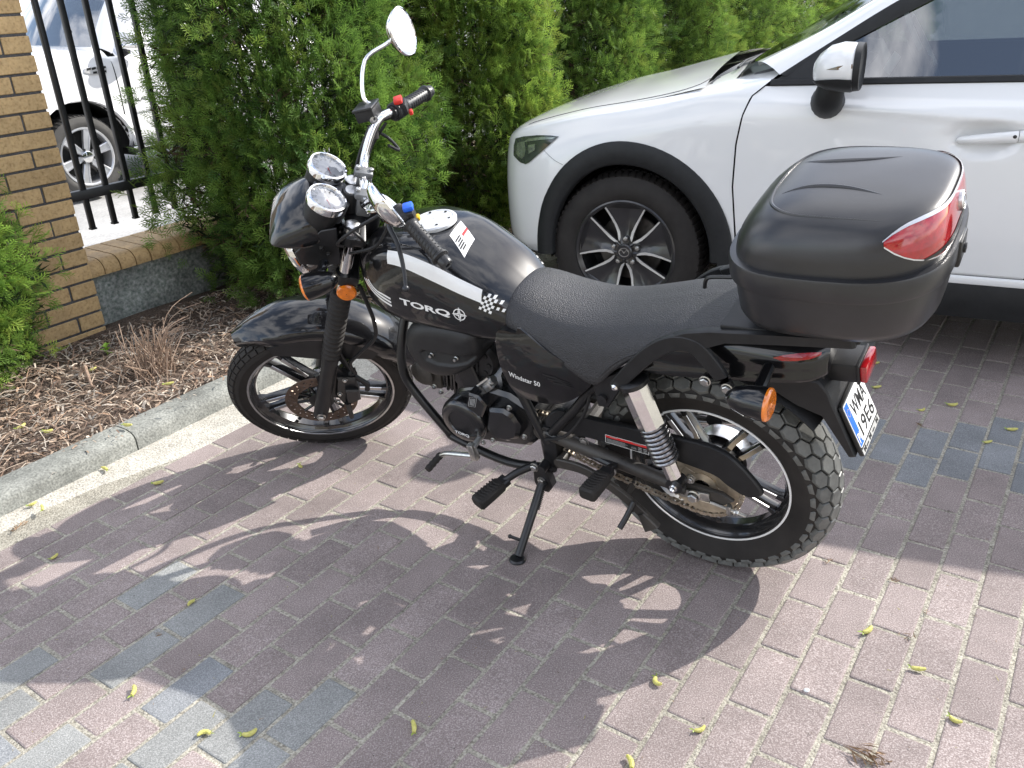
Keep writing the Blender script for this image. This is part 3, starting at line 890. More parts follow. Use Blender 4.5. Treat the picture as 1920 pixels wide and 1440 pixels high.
    e = Vector((math.cos(a), 0, math.sin(a)))
    g.tube([c + e * (rr - .034), c + e * (rr - .05) + Y * .004, c + e * (rr - .072) + Y * .01], [.006, .0055, .005], 10)
    g.tube([c + e * (rr - .066) + Y * .009, c + e * (rr - .078) + Y * .011], .0062, 10)
    g.build('valve', MATTE, parent=root)
    return root, c
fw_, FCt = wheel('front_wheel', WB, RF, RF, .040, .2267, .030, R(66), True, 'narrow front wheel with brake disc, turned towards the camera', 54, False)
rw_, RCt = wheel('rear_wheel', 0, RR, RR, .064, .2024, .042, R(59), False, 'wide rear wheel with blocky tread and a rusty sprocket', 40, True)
# front disc: slotted ring on a spider
g = G(); yd = .056; c = FCt + Y * yd; N = 24
def arcplate(g, c, r0, r1, a0, a1, t, n=3):
    rings = []
    for k in range(n + 1):
        a = a0 + (a1 - a0) * k / n; e = Vector((math.cos(a), 0, math.sin(a)))
        rings.append([c + e * r0 - Y * t / 2, c + e * r1 - Y * t / 2, c + e * r1 + Y * t / 2, c + e * r0 + Y * t / 2])
    g.loft(rings)
for r0, r1 in ((.073, .080), (.088, .094), (.102, .111)):
    g.lathe([(r0, -.002), (r1, -.002), (r1, .002), (r0, .002), (r0, -.002)], c, Y, 64)
for k in range(N):
    a = k * 2 * PI / N
    arcplate(g, c, .0795, .0885, a + .03, a + .03 + 2 * PI / N * .78, .0038)
    arcplate(g, c, .0935, .1025, a + .15, a + .15 + 2 * PI / N * .76, .0038)
g.build('brake_disc', RUSTY, parent=fw_, ang=30)
g = G()
for k in range(10):
    a = k * 2 * PI / 10
    e = Vector((math.cos(a), 0, math.sin(a))); e2 = Vector((math.cos(a + .22), 0, math.sin(a + .22)))
    g.tube([c + e * .03 - Y * .008, c + e2 * .076], .0048, 6)
g.lathe([(.038, -.01), (.038, .004), (.02, .008), (.012, .008)], c, Y, 24)
g.build('disc_carrier', SATIN, parent=fw_)
# caliper and hose
g = G(); f = lambda x, z, y=.07: Vector((x, y, z))
poly = [(1.185, .405), (1.135, .385), (1.148, .315), (1.172, .272), (1.215, .268), (1.222, .33)]
g.prism(poly, pm(.038), pm(.088), .006)
g.prism([(1.178, .36), (1.140, .345), (1.152, .298), (1.196, .296)], pm(.085), pm(.104), .005)
g.tube([f(1.196, .296, .098), f(1.213, .222, .098)], [.009, .0075], 10); g.tube([f(1.148, .395, .07), f(1.118, .33, .072), f(1.128, .305, .074)], .008, 8)
g.prism([(1.25, .42), (1.17, .44), (1.165, .39), (1.23, .30), (1.262, .30)], pm(.058), pm(.07), .003)
part(g, 'brake_caliper', SATIN, st=True)
for x, z, y in ((1.205, .335, .088), (1.232, .285, .072), (1.228, .352, .072), (1.165, .392, .088)):
    g = G(); bolt(g, (x, y, z), Y, .006, .006); part(g, 'caliper_bolt', STEEL, st=True)
# ---- fork
A0 = Vector((1.294, 0, .270))
def fp(s, y=.085, off=0): return A0 + SAX * s + Vector((math.cos(RAKE), 0, math.sin(RAKE))) * off + Y * y
for sg in (1, -1):
    g = G()
    y = .085 * sg
    g.tube([fp(-.022, y), fp(-.018, y), fp(.05, y), fp(.235, y), fp(.26, y), fp(.275, y)], [.018, .0225, .0235, .0235, .0265, .0255], 20)
    fl = part(g, 'fork_leg', MATTE, st=True)
    g = G(); pts, rad = [], []
    for k in range(14):
        s = .275 + .265 * k / 14
        pts += [fp(s, y), fp(s + .006, y), fp(s + .0125, y), fp(s + .0185, y)]; rad += [.0222, .0288, .0288, .0222]
    g.tube(pts, rad, 20); part(g, 'gaiter', RUBBER, parent=fl, st=False)
    g = G(); g.tube([fp(.53, y), fp(.765, y)], .0165, 18); part(g, 'fork_tube', CHROME, parent=fl)
    g = G(); bolt(g, fp(.005, y + .024 * sg, .0), (0, sg, 0), .0105, .010); part(g, 'axle_nut', STEEL, parent=fl)
    g = G(); g.lathe([(.019, -.012), (.019, .006), (.012, .010), (.001, .010)], fp(.772, y), SAX, 18); part(g, 'fork_cap', ALU, parent=fl)
g = G()
for s, t in ((.60, .032), (.735, .026)):
    rot = Matrix.Rotation(-RAKE, 3, 'Y')
    g.box(fp(s, 0, -.012), (.052, .215, t), rot, .008)
    for sg in (1, -1): g.tube([fp(s - t / 2, .085 * sg), fp(s + t / 2, .085 * sg)], .0235, 18)
g.tube([fp(.58, 0, -.05), fp(.78, 0, -.05)], .026, 16)
part(g, 'triple_clamp', SATIN, st=True)
for sg in (1, -1):
    g = G(); g.prism([(.948, .965), (.985, .97), (1.075, .925), (1.08, .885), (1.045, .868), (.985, .85)], pm(.098 * sg), pm(.104 * sg), .002)
    for x, z in ((1.006, .92), (.998, .895)): bolt(g, (x, .104 * sg, z), (0, sg, 0), .005, .005)
    part(g, 'headlamp_bracket', SATIN, st=True)
# front mudguard (arc of sections about the axle)
g = G(); rings = []; nA = 26
for k in range(nA + 1):
    t = k / nA; a = R(67 + (172 - 67) * t); e = Vector((math.cos(a), 0, math.sin(a)))
    ro = .348 + .012 * math.sin(PI * t); w = .078 * min(1, (.42 + 2.6 * t) if t < .25 else 1, .55 + 2.2 * (1 - t)); dp = .05 * min(1, .35 + 3 * t)
    sec = [(-1.0, -dp - .012), (-1.02, -dp * .5), (-.9, -.016), (-.6, -.004), (-.25, .002), (0, .004), (.25, .002), (.6, -.004), (.9, -.016), (1.02, -dp * .5), (1.0, -dp - .012)]
    outer = [FCt + e * (ro + h) + Y * w * s for s, h in sec]
    inner = [FCt + e * (ro + h - .003) + Y * (w - .003) * s for s, h in sec[::-1]]
    rings.append(outer + inner)
g.loft(rings)
fen_ = part(g, 'front_mudguard', GLOSS, st=True, ang=50)
g = G()
for sg in (1, -1):
    rings = []
    for k in range(12):
        a = R(84 + 62 * k / 11); e = Vector((math.cos(a), 0, math.sin(a))); dd = .035 + .045 * math.sin(PI * k / 11)
        rings.append([FCt + e * r_ + Y * y for r_, y in ((.305, .0785 * sg), (.305 - dd, .0775 * sg), (.305 - dd, .074 * sg), (.305, .074 * sg))])
    g.loft(rings)
part(g, 'mudguard_skirt', MATTE, parent=fen_)
for sg in (1, -1):
    g = G(); g.ribbon([fp(.30, .092 * sg, -.02), fp(.22, .088 * sg, -.06), FCt + Vector((-.14, .080 * sg, .20))], .018, .006, up=(0, 0, 1))
    part(g, 'mudguard_stay', SATIN, parent=fen_)
# ---- headlamp with cowl
hc = Vector((1.030, 0, .882)); hax = Vector((1, 0, -.10)).normalized()
g = G(); g.lathe([(.001, -.075), (.035, -.07), (.066, -.052), (.086, -.02), (.093, .02), (.094, .05)], hc, hax, 40)
hl = part(g, 'headlamp', GLOSS, st=True)
g = G(); g.lathe([(.093, .046), (.098, .052), (.099, .062), (.094, .069), (.087, .064)], hc, hax, 44); part(g, 'headlamp_rim', CHROME, parent=hl)
g = G(); g.lathe([(.001, .095), (.04, .09), (.07, .08), (.090, .064), (.088, .058)], hc, hax, 40)
part(g, 'headlamp_lens', glassmat('clear_lens', (.9, .92, .92), .7), parent=hl)
g = G(); g.lathe([(.002, .0), (.04, .015), (.07, .04), (.086, .062)], hc, hax, 36); part(g, 'headlamp_reflector', CHROME, parent=hl)
for sg in (1, -1):
    g = G(); bolt(g, hc + Vector((.028, .094 * sg, -.01)), (0, sg, 0), .008, .007); part(g, 'headlamp_bolt', STEEL, parent=hl)
# cowl: rounded shell from above the lamp back to the dials
st_ = [(1.125, [(0, .974), (.035, .972), (.062, .968), (.078, .964), (.080, .960), (.06, .958), (0, .958)]),
       (1.115, [(0, .990), (.04, .986), (.074, .978), (.092, .965), (.094, .956), (.07, .950), (0, .950)]),
       (1.085, [(0, 1.022), (.045, 1.016), (.084, .999), (.102, .970), (.103, .944), (.075, .938), (0, .938)]),
       (1.040, [(0, 1.042), (.048, 1.036), (.090, 1.012), (.107, .975), (.106, .932), (.078, .924), (0, .924)]),
       (1.000, [(0, 1.045), (.048, 1.04), (.088, 1.016), (.104, .978), (.102, .935), (.075, .925), (0, .925)]),
       (.985, [(0, 1.02), (.04, 1.016), (.07, 1.0), (.085, .975), (.084, .945), (.06, .94), (0, .94)])]
st_ = [(x, [(y, .955 + (z - .955) * (.70 if z > .955 else 1)) for y, z in h_]) for x, h_ in st_]
A = surf(st_, 4, 4); g = G(); g.loft([list(map(Vector, r_)) for r_ in A])
part(g, 'headlamp_cowl', GLOSS, st=True, ang=50)
# ---- dials
gn = Vector((-.66, 0, .75)).normalized()
def gauge(yc, zc):
    o = Vector((.950, yc, zc))
    g = G(); g.lathe([(.001, -.085), (.030, -.082), (.042, -.06), (.046, -.01), (.046, .0)], o, gn, 36)
    r = part(g, 'instrument_pod', MATTE, st=True)
    g = G(); g.lathe([(.0455, -.012), (.0485, -.010), (.0495, .002), (.047, .009), (.0425, .010), (.040, .005), (.0395, .001)], o, gn, 44); part(g, 'instrument_rim', CHROME, parent=r)
    up_ = (Vector((0, 0, 1)) - gn * gn.z).normalized(); rt = up_.cross(gn)
    g = G(); V = circle2(0, 0, .040, 40); g.add([o + gn * .001 + rt * x + up_ * y for x, y in V], [tuple(range(40))], 0)
    g.m = 1
    for k in range(21):
        a = R(220 - 260 * k / 20); L_ = .007 if k % 2 == 0 else .004
        e = Vector((math.cos(a), math.sin(a))); q = Vector((-e.y, e.x)) * .0006
        pts = [e * .038 + q, e * .038 - q, e * (.038 - L_) - q, e * (.038 - L_) + q]
        g.add([o + gn * .0016 + rt * p.x + up_ * p.y for p in pts], [(0, 1, 2, 3)], 1)
    for k in range(0, 10):
        V, F = fit_text(str(k * 2), .0045 if k < 5 else .007, .005); a = R(220 - 260 * k / 10)
        decal(g, [(x - .003, y - .0025) for x, y in V], F, o + gn * .0016 + rt * math.cos(a) * .0275 + up_ * math.sin(a) * .0275, rt, up_, m=1)
    nd = Vector((math.cos(R(205)), math.sin(R(205)))); nq = Vector((-nd.y, nd.x)) * .0012
    g.add([o + gn * .002 + rt * p.x + up_ * p.y for p in (nq, -nq, nd * .030)], [(0, 1, 2)], 2)
    part(g, 'dial', [mat('silver_dial', (.55, .56, .58), .4, metal=.3, var=.05, vscale=30), BLKPR, REDPR], parent=r)
    g = G(); g.lathe([(.0405, .004), (.025, .0065), (.001, .0075)], o, gn, 32); part(g, 'dial_glass', glassmat('dial_glass_clear', (.97, .97, .97), .86), parent=r)
gauge(.060, 1.020); gauge(-.060, 1.020)
g = G(); o = Vector((.962, 0, 1.0)); up_ = (Vector((0, 0, 1)) - gn * gn.z).normalized(); rt = up_.cross(gn)
pp = [(-.07, -.005), (-.05, .030), (.05, .030), (.07, -.005), (.05, -.05), (.022, -.062), (-.022, -.062), (-.05, -.05)]
g.prism(pp, lambda a, b: o + rt * a + up_ * b - gn * .05, lambda a, b: o + rt * a + up_ * b + gn * .004, .004)
part(g, 'instrument_panel', mat('dark_grey_panel', (.09, .092, .10), .4, metal=.3, var=.15, vscale=20), st=True)
g = G(); o = Vector((.905, -.002, .975)); g.lathe([(.024, -.05), (.024, .0), (.021, .006), (.016, .0075), (.001, .007)], o, SAX, 28)
ks = part(g, 'ignition_lock', MATTE, st=True)
g = G(); g.lathe([(.0165, .0072), (.0155, .009), (.001, .0095)], o, SAX, 24); part(g, 'lock_face', ALU, parent=ks)
# ---- handlebar
g = G()
hb = []
for sg in (1, -1):
    hb.append([(.868, 0.0, .985), (.868, .045 * sg, .985), (.862, .085 * sg, .995), (.832, .120 * sg, 1.030), (.800, .150 * sg, 1.052), (.768, .190 * sg, 1.036), (.745, .225 * sg, 1.018), (.685, .325 * sg, .975)])
path = hb[1][::-1] + hb[0][1:]
g.tube(path, .0112, 16, sm=6)
part(g, 'handlebar', CHROME, st=True)
g = G()
for sg in (1, -1):
    rot = Matrix.Rotation(-RAKE, 3, 'Y')
    g.box((.878, .042 * sg, .962), (.036, .030, .055), rot, .006); g.box((.866, .042 * sg, .992), (.046, .030, .018), rot, .006)
part(g, 'bar_clamp', mat('grey_cast_clamp', (.16, .165, .17), .45, metal=.4, var=.2, vscale=40), st=True)
for sg in (1, -1):
    for dx in (-.016, .016):
        g = G(); g.lathe([(.0055, 0), (.0055, .006), (.001, .007)], Vector((.866 + dx * math.cos(RAKE) - .006, .042 * sg, 1.0 + dx * math.sin(RAKE) * 1.2)), SAX, 12)
        part(g, 'clamp_bolt', STEEL, st=True)
GR = mat('grip_rubber', (.014, .014, .015), .42, var=.2, vscale=60, bump=.15, bscale=300)
for sg in (1, -1):
    a = Vector((.747, .222 * sg, 1.0195)); b = Vector((.680, .334 * sg, .971)); d = (b - a).normalized()
    g = G(); L_ = (b - a).length
    pts, rad = [], []
    prof = [(0, .0195), (.004, .021), (.009, .0175), (.012, .0165), (.104, .0165), (.107, .0215), (.112, .0215), (.115, .0165), (.1155, .0165)]
    g.tube([a + d * s for s, _ in prof], [r_ for _, r_ in prof], 18)
    u = d.orthogonal().normalized(); w = d.cross(u)
    for k in range(9):       # raised oblique ribs
        s0 = .016 + .0105 * k
        g.tube([a + d * (s0 + .010 * t) + (u * math.cos(2.6 * t - .9 + (PI if sg < 0 else 0)) + w * math.sin(2.6 * t - .9 + (PI if sg < 0 else 0))) * .0162 for t in (0, .25, .5, .75, 1)], .0022, 5)
        s0 += .004
        g.tube([a + d * (s0 + .010 * t) + (u * math.cos(2.6 * t + 2.2 + (PI if sg < 0 else 0)) + w * math.sin(2.6 * t + 2.2 + (PI if sg < 0 else 0))) * .0162 for t in (0, .25, .5, .75, 1)], .0022, 5)
    gr = part(g, 'grip', GR, st=True)
    g = G(); e = a + d * .1155; g.lathe([(.0135, -.002), (.0155, .002), (.0155, .018), (.0135, .0215), (.006, .0215), (.005, .017), (.001, .017)], e, d, 20); part(g, 'bar_end', SATIN, parent=gr)
    # switch housing
    c0 = a - d * .022
    g = G(); g.tube([c0 - d * .022, c0 - d * .018, c0 + d * .014, c0 + d * .018], [.019, .0235, .0235, .019], 14)
    g.box(c0 + Vector((-.012, 0, .004)), (.03, .036, .034), None, .006)
    sw = part(g, 'switch_housing', MATTE, st=True)
    if sg < 0:
        g = G(); g.box(c0 + Vector((-.010, .002, .028)), (.022, .026, .012), None, .003); part(g, 'kill_switch', REDSW, parent=sw)
        g = G(); g.box(c0 + Vector((-.030, .004, -.014)), (.010, .014, .013), None, .003); part(g, 'starter_button', REDSW, parent=sw)
    else:
        g = G(); g.box(c0 + Vector((-.018, 0, .026)), (.024, .022, .014), None, .004); part(g, 'beam_switch', BLUESW, parent=sw)
        g = G(); g.box(c0 + Vector((-.028, .0, -.010)), (.013, .016, .012), None, .004); part(g, 'horn_button', YELSW, parent=sw)
    # lever with perch
    l0 = c0 - d * .018 + Vector((.022, 0, .0))
    g = G()
    lv = [l0, l0 + d * .03 + Vector((.022, 0, -.004)), l0 + d * .075 + Vector((.034, 0, -.012)), l0 + d * .125 + Vector((.060, 0, -.036)), l0 + d * .165 + Vector((.086, 0, -.050))]
    pts, ww = cr(lv, 5, [.012, .012, .0105, .009, .008])
    g.tube(pts, [w_ * .54 for w_ in ww], 10); g.ell(pts[-1], (.0085, .0085, .0085))
    part(g, 'clutch_lever' if sg > 0 else 'brake_lever', mat('dark_cast_lever', (.035, .036, .04), .35, metal=.5, var=.2, vscale=30), st=True)
    g = G(); g.box(l0 - d * .006, (.03, .03, .018), None, .005); g.tube([c0 - d * .03, c0 - d * .012], .0165, 12); part(g, 'lever_perch', MATTE, st=True)
# brake fluid reservoir
g = G(); ro = Vector((.822, -.168, 1.068)); rot = Matrix.Rotation(R(18), 3, 'X') @ Matrix.Rotation(R(-12), 3, 'Z')
g.box(ro, (.05, .062, .030), rot, .004); rs = part(g, 'brake_reservoir', MATTE, st=True)
g = G(); g.box(ro + Vector((0, 0, .018)), (.054, .066, .008), rot, .003); part(g, 'reservoir_lid', SATIN, parent=rs)
g = G(); g.lathe([(.0105, 0), (.0105, .003), (.008, .004), (.001, .004)], ro + Vector((-.012, .032, -.004)), (-.3, 1, 0), 18); part(g, 'sight_glass', STEEL, parent=rs)
g = G(); g.tube([ro + Vector((-.002, .02, -.026)), ro + Vector((.006, .032, -.055))], [.012, .0125], 12); part(g, 'hose_boot', RUBBER, parent=rs)
# ---- mirrors
def mirror(sg):
    if sg < 0:
        cpt = Vector((.690, -.285, 1.172)); nf = Vector((-.86, .42, .14)).normalized()
        stem = [(.800, -.172, 1.078), (.822, -.185, 1.10), (.795, -.245, 1.157), (.735, -.275, 1.166), cpt - nf * .012]
    else:
        cpt = Vector((.757, .292, 1.138)); nf = Vector((-.86, -.36, .20)).normalized()
        stem = [(.800, .172, 1.040), (.822, .19, 1.072), (.815, .24, 1.10), (.785, .272, 1.122), cpt - nf * .012]
    up_ = (Vector((0, 0, 1)) - nf * nf.z).normalized(); rt = up_.cross(nf)
    six = [(-.030, .052), (.024, .060), (.050, .030), (.046, -.022), (.012, -.056), (-.030, -.040), (-.046, .008)]
    P, _ = cr([(a, b, 0) for a, b in six], 6, None, True)
    P = [(p.x, p.y) for p in P]
    g = G(); g.tube(stem, .0052, 12, sm=5)
    r = part(g, 'mirror', CHROME, st=True)
    mp = lambda s, h: [cpt + rt * a * s + up_ * b * s + nf * h for a, b in P]
    g = G(); g.loft([mp(.25, -.026), mp(.62, -.022), mp(.88, -.012), mp(1.0, 0.0), mp(1.0, .004), mp(.95, .006), mp(.93, .003)]); part(g, 'mirror_shell', CHROME, parent=r, ang=50)
    g = G(); g.add(mp(.935, .0036), [tuple(range(len(P)))]); part(g, 'mirror_glass', MIRROR, parent=r, smooth=False)
mirror(-1); mirror(1)
# ---- turn signals
def blinker(p, d, stem, st):
    g = G(); d = Vector(d).normalized(); p = Vector(p)
    g.lathe([(.001, -.075), (.010, -.072), (.022, -.058), (.031, -.03), (.0345, 0), (.0345, .008)], p, d, 24)
    g.tube([p - d * .018, Vector(stem)], [.013, .012], 10)
    r = part(g, 'turn_signal', GLOSS, st=st)
    g = G(); g.lathe([(.0345, .004), (.0335, .012)] + [(.030 - .004 * k, .0155 + .0012 * (k % 2)) for k in range(7)] + [(.001, .018)], p, d, 24); part(g, 'amber_lens', AMBER, parent=r)
blinker((1.062, .165, .862), (1, .05, 0), (1.02, .10, .872), True)
blinker((1.062, -.165, .862), (1, -.05, 0), (1.02, -.10, .872), True)
blinker((-.188, .205, .690), (-1, .02, 0), (-.165, .09, .700), False)
blinker((-.188, -.205, .690), (-1, -.02, 0), (-.165, -.09, .700), False)
g = G(); g.lathe([(.026, -.006), (.026, .0), (.022, .004), (.001, .005)], Vector((1.008, .112, .757)), (0, 1, .1), 26)
part(g, 'side_reflector', AMBER, st=True)
# ---- cables
def cable(pts, r=.0042, st=False, m=None, sm=8):
    g = G(); g.tube(pts, r, 8, sm=sm); return part(g, 'cable', m or MATTE, st=st)
cable([(.972, .098, .76), (.975, .105, .70), (.985, .105, .62), (1.01, .10, .55), (1.07, .098, .505), (1.12, .09, .46), (1.128, .08, .40)], .0058, True)
cable([(.82, .165, 1.02), (.90, .16, .99), (.96, .12, .93), (.95, .06, .86)], .0042, True)
cable([(.80, .17, 1.00), (.86, .16, .93), (.93, .13, .90), (.96, .08, .86)], .004, True)
cable([(.828, -.15, 1.04), (.88, -.13, .98), (.92, -.10, .92), (.94, -.06, .84)], .0058, True)
cable([(.79, -.16, 1.03), (.86, -.14, .97), (.90, -.09, .90), (.88, -.05, .82)], .0042, True)
cable([(.97, .03, .90), (.93, .09, .95), (.90, .12, .93), (.92, .06, .85)], .004, True)
cable([(.80, -.13, .985), (.785, -.15, .95), (.80, -.16, .985), (.825, -.15, 1.03)], .004, True)
# ---- frame
FR = SATIN
g = G()
g.tube([(.895, 0, .80), (.845, .0, .70), (.80, 0, .64), (.55, 0, .62), (.25, 0, .60)], .022, 12, sm=4)
for sg in (1, -1):
    y = .095 * sg
    g.tube([(.815, .03 * sg, .665), (.835, y * .8, .56), (.843, y, .475), (.828, y, .41), (.745, y, .290), (.715, y, .262), (.55, y, .225), (.40, y, .250)], .0125, 12, sm=5)
    g.tube([(.465, y, .50), (.435, y, .41), (.408, y, .335)], .013, 12)
    g.tube([(.400, y, .360), (.300, .105 * sg, .480), (.225, .11 * sg, .575), (.10, .11 * sg, .66)], .0125, 12, sm=4)
    g.tube([(.40, .10 * sg, .375), (.31, .10 * sg, .345), (.20, .118 * sg, .335)], .010, 10)
g.box((.405, 0, .32), (.05, .20, .14), None, .01)
g.tube([(.42, -.13, .265), (.42, .13, .265)], .013, 12)
part(g, 'frame', FR)
cable([(.24, .118, .56), (.27, .122, .48), (.33, .120, .40), (.40, .112, .36)], .0042, False)
# ---- tank
tst = [(.912, [(0, .812), (.02, .81), (.035, .803), (.045, .79), (.05, .775), (.052, .75), (.045, .728), (0, .722)]),
       (.895, [(0, .838), (.035, .835), (.062, .822), (.076, .804), (.084, .785), (.087, .745), (.075, .708), (0, .70)]),
       (.86, [(0, .862), (.045, .859), (.082, .846), (.102, .825), (.112, .80), (.116, .745), (.10, .688), (0, .675)]),
       (.81, [(0, .879), (.05, .877), (.092, .866), (.116, .848), (.128, .818), (.133, .75), (.115, .672), (0, .66)]),
       (.76, [(0, .887), (.05, .885), (.094, .877), (.120, .862), (.133, .833), (.140, .752), (.122, .664), (0, .65)]),
       (.70, [(0, .889), (.05, .887), (.095, .879), (.122, .861), (.135, .829), (.143, .745), (.125, .660), (0, .645)]),
       (.62, [(0, .875), (.05, .873), (.095, .864), (.122, .840), (.135, .804), (.143, .730), (.124, .654), (0, .642)]),
       (.55, [(0, .838), (.05, .836), (.088, .828), (.116, .808), (.130, .776), (.137, .712), (.118, .648), (0, .638)]),
       (.49, [(0, .796), (.045, .794), (.080, .787), (.104, .775), (.118, .748), (.126, .700), (.108, .644), (0, .638)]),
       (.445, [(0, .755), (.040, .753), (.066, .747), (.088, .736), (.102, .716), (.108, .690), (.096, .646), (0, .642)]),
       (.425, [(0, .735), (.034, .733), (.058, .729), (.072, .727), (.080, .710), (.085, .690), (.075, .660), (0, .655)])]
KU, KV = 5, 5
A = surf(tst, KU, KV); g = G(); g.loft([list(map(Vector, r_)) for r_ in A])
tank = part(g, 'fuel_tank', GLOSS, ang=60)
tb = bvh_of(tank)
# white stripes follow the crease of each side from the steering head to the seat
Ah = surf(tst, KU, KV, False)
def tank_strip(i0, i1, j0, j1, off, sg=1):
    g = G(); rows = []
    for i in range(i0, i1 + 1):
        row = []
        for j in range(j0, j1 + 1):
            p = Vector(Ah[i, j]); du = Vector(Ah[min(i + 1, len(Ah) - 1), j]) - Vector(Ah[max(i - 1, 0), j]); dv = Vector(Ah[i, min(j + 1, Ah.shape[1] - 1)]) - Vector(Ah[i, max(j - 1, 0)])
            n = du.cross(dv).normalized(); n = n if n.y > 0 else -n
            p = p + n * off; p.y *= sg; row.append(p)
        rows.append(row)
    g.loft(rows, False); return g
part(tank_strip(4 * KU + 1, 8 * KU - 1, 3 * KV, 4 * KV, .0007), 'stripe', WHITE, parent=tank)
part(tank_strip(4 * KU + 1, 8 * KU - 1, 3 * KV, 4 * KV, .0007, -1), 'stripe', WHITE, parent=tank)
def sidepts(g, V, F, O, ang, m=None, bv=tb, mirror=False):
    ca, sa = math.cos(ang), math.sin(ang)
    decal(g, V, F, O, (-ca, 0, -sa), (-sa * 1.0, 0, ca), bv, .0009, .012, m)
# fading squares at the end of the stripe
for sg in (1, -1):
    g = G(); r_ = random.Random(4); s = .0062
    for i in range(9):
        for j in range(6):
            if (i + j) % 2 == 0 and r_.random() < 1.15 - i * .085:
                x0, z0 = i * s, j * s - .003
                V = [(x0, z0), (x0 + s, z0), (x0 + s, z0 + s), (x0, z0 + s)]
                if sg > 0: decal(g, V, [(0, 1, 2, 3)], (.507, .2, .744), (-1, 0, -.52), (-.46, 0, 1), tb, .0009, .02)
                else: decal(g, V, [(0, 3, 2, 1)], (.507, -.2, .744), (-1, 0, -.52), (-.46, 0, 1), None)
    if sg < 0:
        for k, v in enumerate(g.v):
            h, hn, _, _ = tb.ray_cast(Vector(v), Y)
            g.v[k] = tuple(h - Y * .001) if h else (.5, 0, .70)
    part(g, 'chequer_decal', WHITE, parent=tank)
g = G(); V, F = fit_text('TORQ', .150, .0215, .034); sidepts(g, V, F, (.736, .2, .7245), R(5.2))
part(g, 'lettering', WHITE, parent=tank)
g = G(); ec = (0, 0)
V, F = ring2(0, 0, .0138, .0162, 30); sidepts(g, V, F, (.560, .2, .7235), R(5))
for k in range(4):
    a = k * PI / 2; e = Vector((math.cos(a), math.sin(a))); q = Vector((-e.y, e.x))
    V = [tuple(e * .0165), tuple(q * .0032 + e * .004), tuple(q * .0012), tuple(e * .001)]
    sidepts(g, [tuple(e * .0195 + q * .0010), tuple(e * .003 + q * .0042), tuple(e * .0005 + q * .0006), tuple(e * .0195 + q * .0003)], [(0, 1, 2, 3)], (.560, .2, .7235), R(5))
    q = -q
    sidepts(g, [tuple(e * .0195 + q * .0003), tuple(e * .0005 + q * .0006), tuple(e * .003 + q * .0042), tuple(e * .0195 + q * .0010)], [(0, 1, 2, 3)], (.560, .2, .7235), R(5))
part(g, 'compass_emblem', WHITE, parent=tank)
g = G()
for k in range(3):
    pts = [(.858 - .010 * k, .772 + .001 * k), (.845 - .010 * k, .753 + .002 * k), (.826 - .008 * k, .7365 + .0055 * k), (.800 - .004 * k, .7245 + .0095 * k), (.770 - .0015 * k, .7145 + .0105 * k)]
    V, F = strip2([tuple(p.to_2d()) for p in cr([(a, b, 0) for a, b in pts], 4)[0]], .0062)
    decal(g, [(-(x), z) for x, z in V], F, (0, .2, 0), (-1, 0, 0), (0, 0, 1), tb, .0009, .012)
part(g, 'triple_stripe_decal', WHITE, parent=tank)
# fuel cap
g = G(); cc = Vector((.690, 0, .8885)); cn = Vector((.03, 0, 1)).normalized()
g.lathe([(.057, -.008), (.058, .0), (.055, .004), (.050, .005), (.048, .0035), (.030, .0045), (.001, .005)], cc, cn, 44)
cap = part(g, 'fuel_cap', mat('satin_silver_cap', (.72, .73, .74), .38, metal=.35, var=.04, vscale=30), parent=tank, ang=25)
g = G()
for k in range(6):
    a = k * PI / 3 + .3; g.lathe([(.0035, 0), (.0035, .0022), (.001, .0024)], cc + Vector((math.cos(a) * .041, math.sin(a) * .041, .004)), cn, 8)
part(g, 'cap_screw', SATIN, parent=tank)
# warning sticker on the tank top
g = G()
O = Vector((.655, -.030, .95)); U = Vector((-.012, .062, 0)); Vv = Vector((-.108, .070, 0))
# axes: sticker reads along U (across the tank), rows run back along -V
U = Vector((-.010, .055, 0)).normalized(); Vd = Vector((-1, -.18, 0)).normalized()
def stk(x0, y0, x1, y1, m):
    V = [(x0, y0), (x1, y0), (x1, y1), (x0, y1)]
    bm_ = []
    V2, F2 = flatdecal(V, [(0, 1, 2, 3)], .02)
    P = []
    for x, y in V2:
        p = Vector((.632, -.030, .98)) + U * x * 1.25 + Vector((-.86, .51, 0)).normalized() * y * .80
        h, hn, _, _ = tb.ray_cast(p, Vector((0, 0, -1)))
        P.append((h + hn * (.0009 + .0003 * m)) if h is not None else p)
    g.add(P, F2, m)
stk(0, 0, .055, .085, 0); stk(.0, .036, .024, .046, 1)
for k in range(6): stk(.003, .048 + .006 * k, .026 - .004 * (k % 2), .0505 + .006 * k, 2)
for k in range(5): stk(.031, .030 + .009 * k, .052 - .006 * (k % 3 == 1), .0355 + .009 * k, 3)
part(g, 'warning_sticker', [WHITE, REDPR, GREYPR, BLKPR], parent=tank, smooth=False, fixn=False)
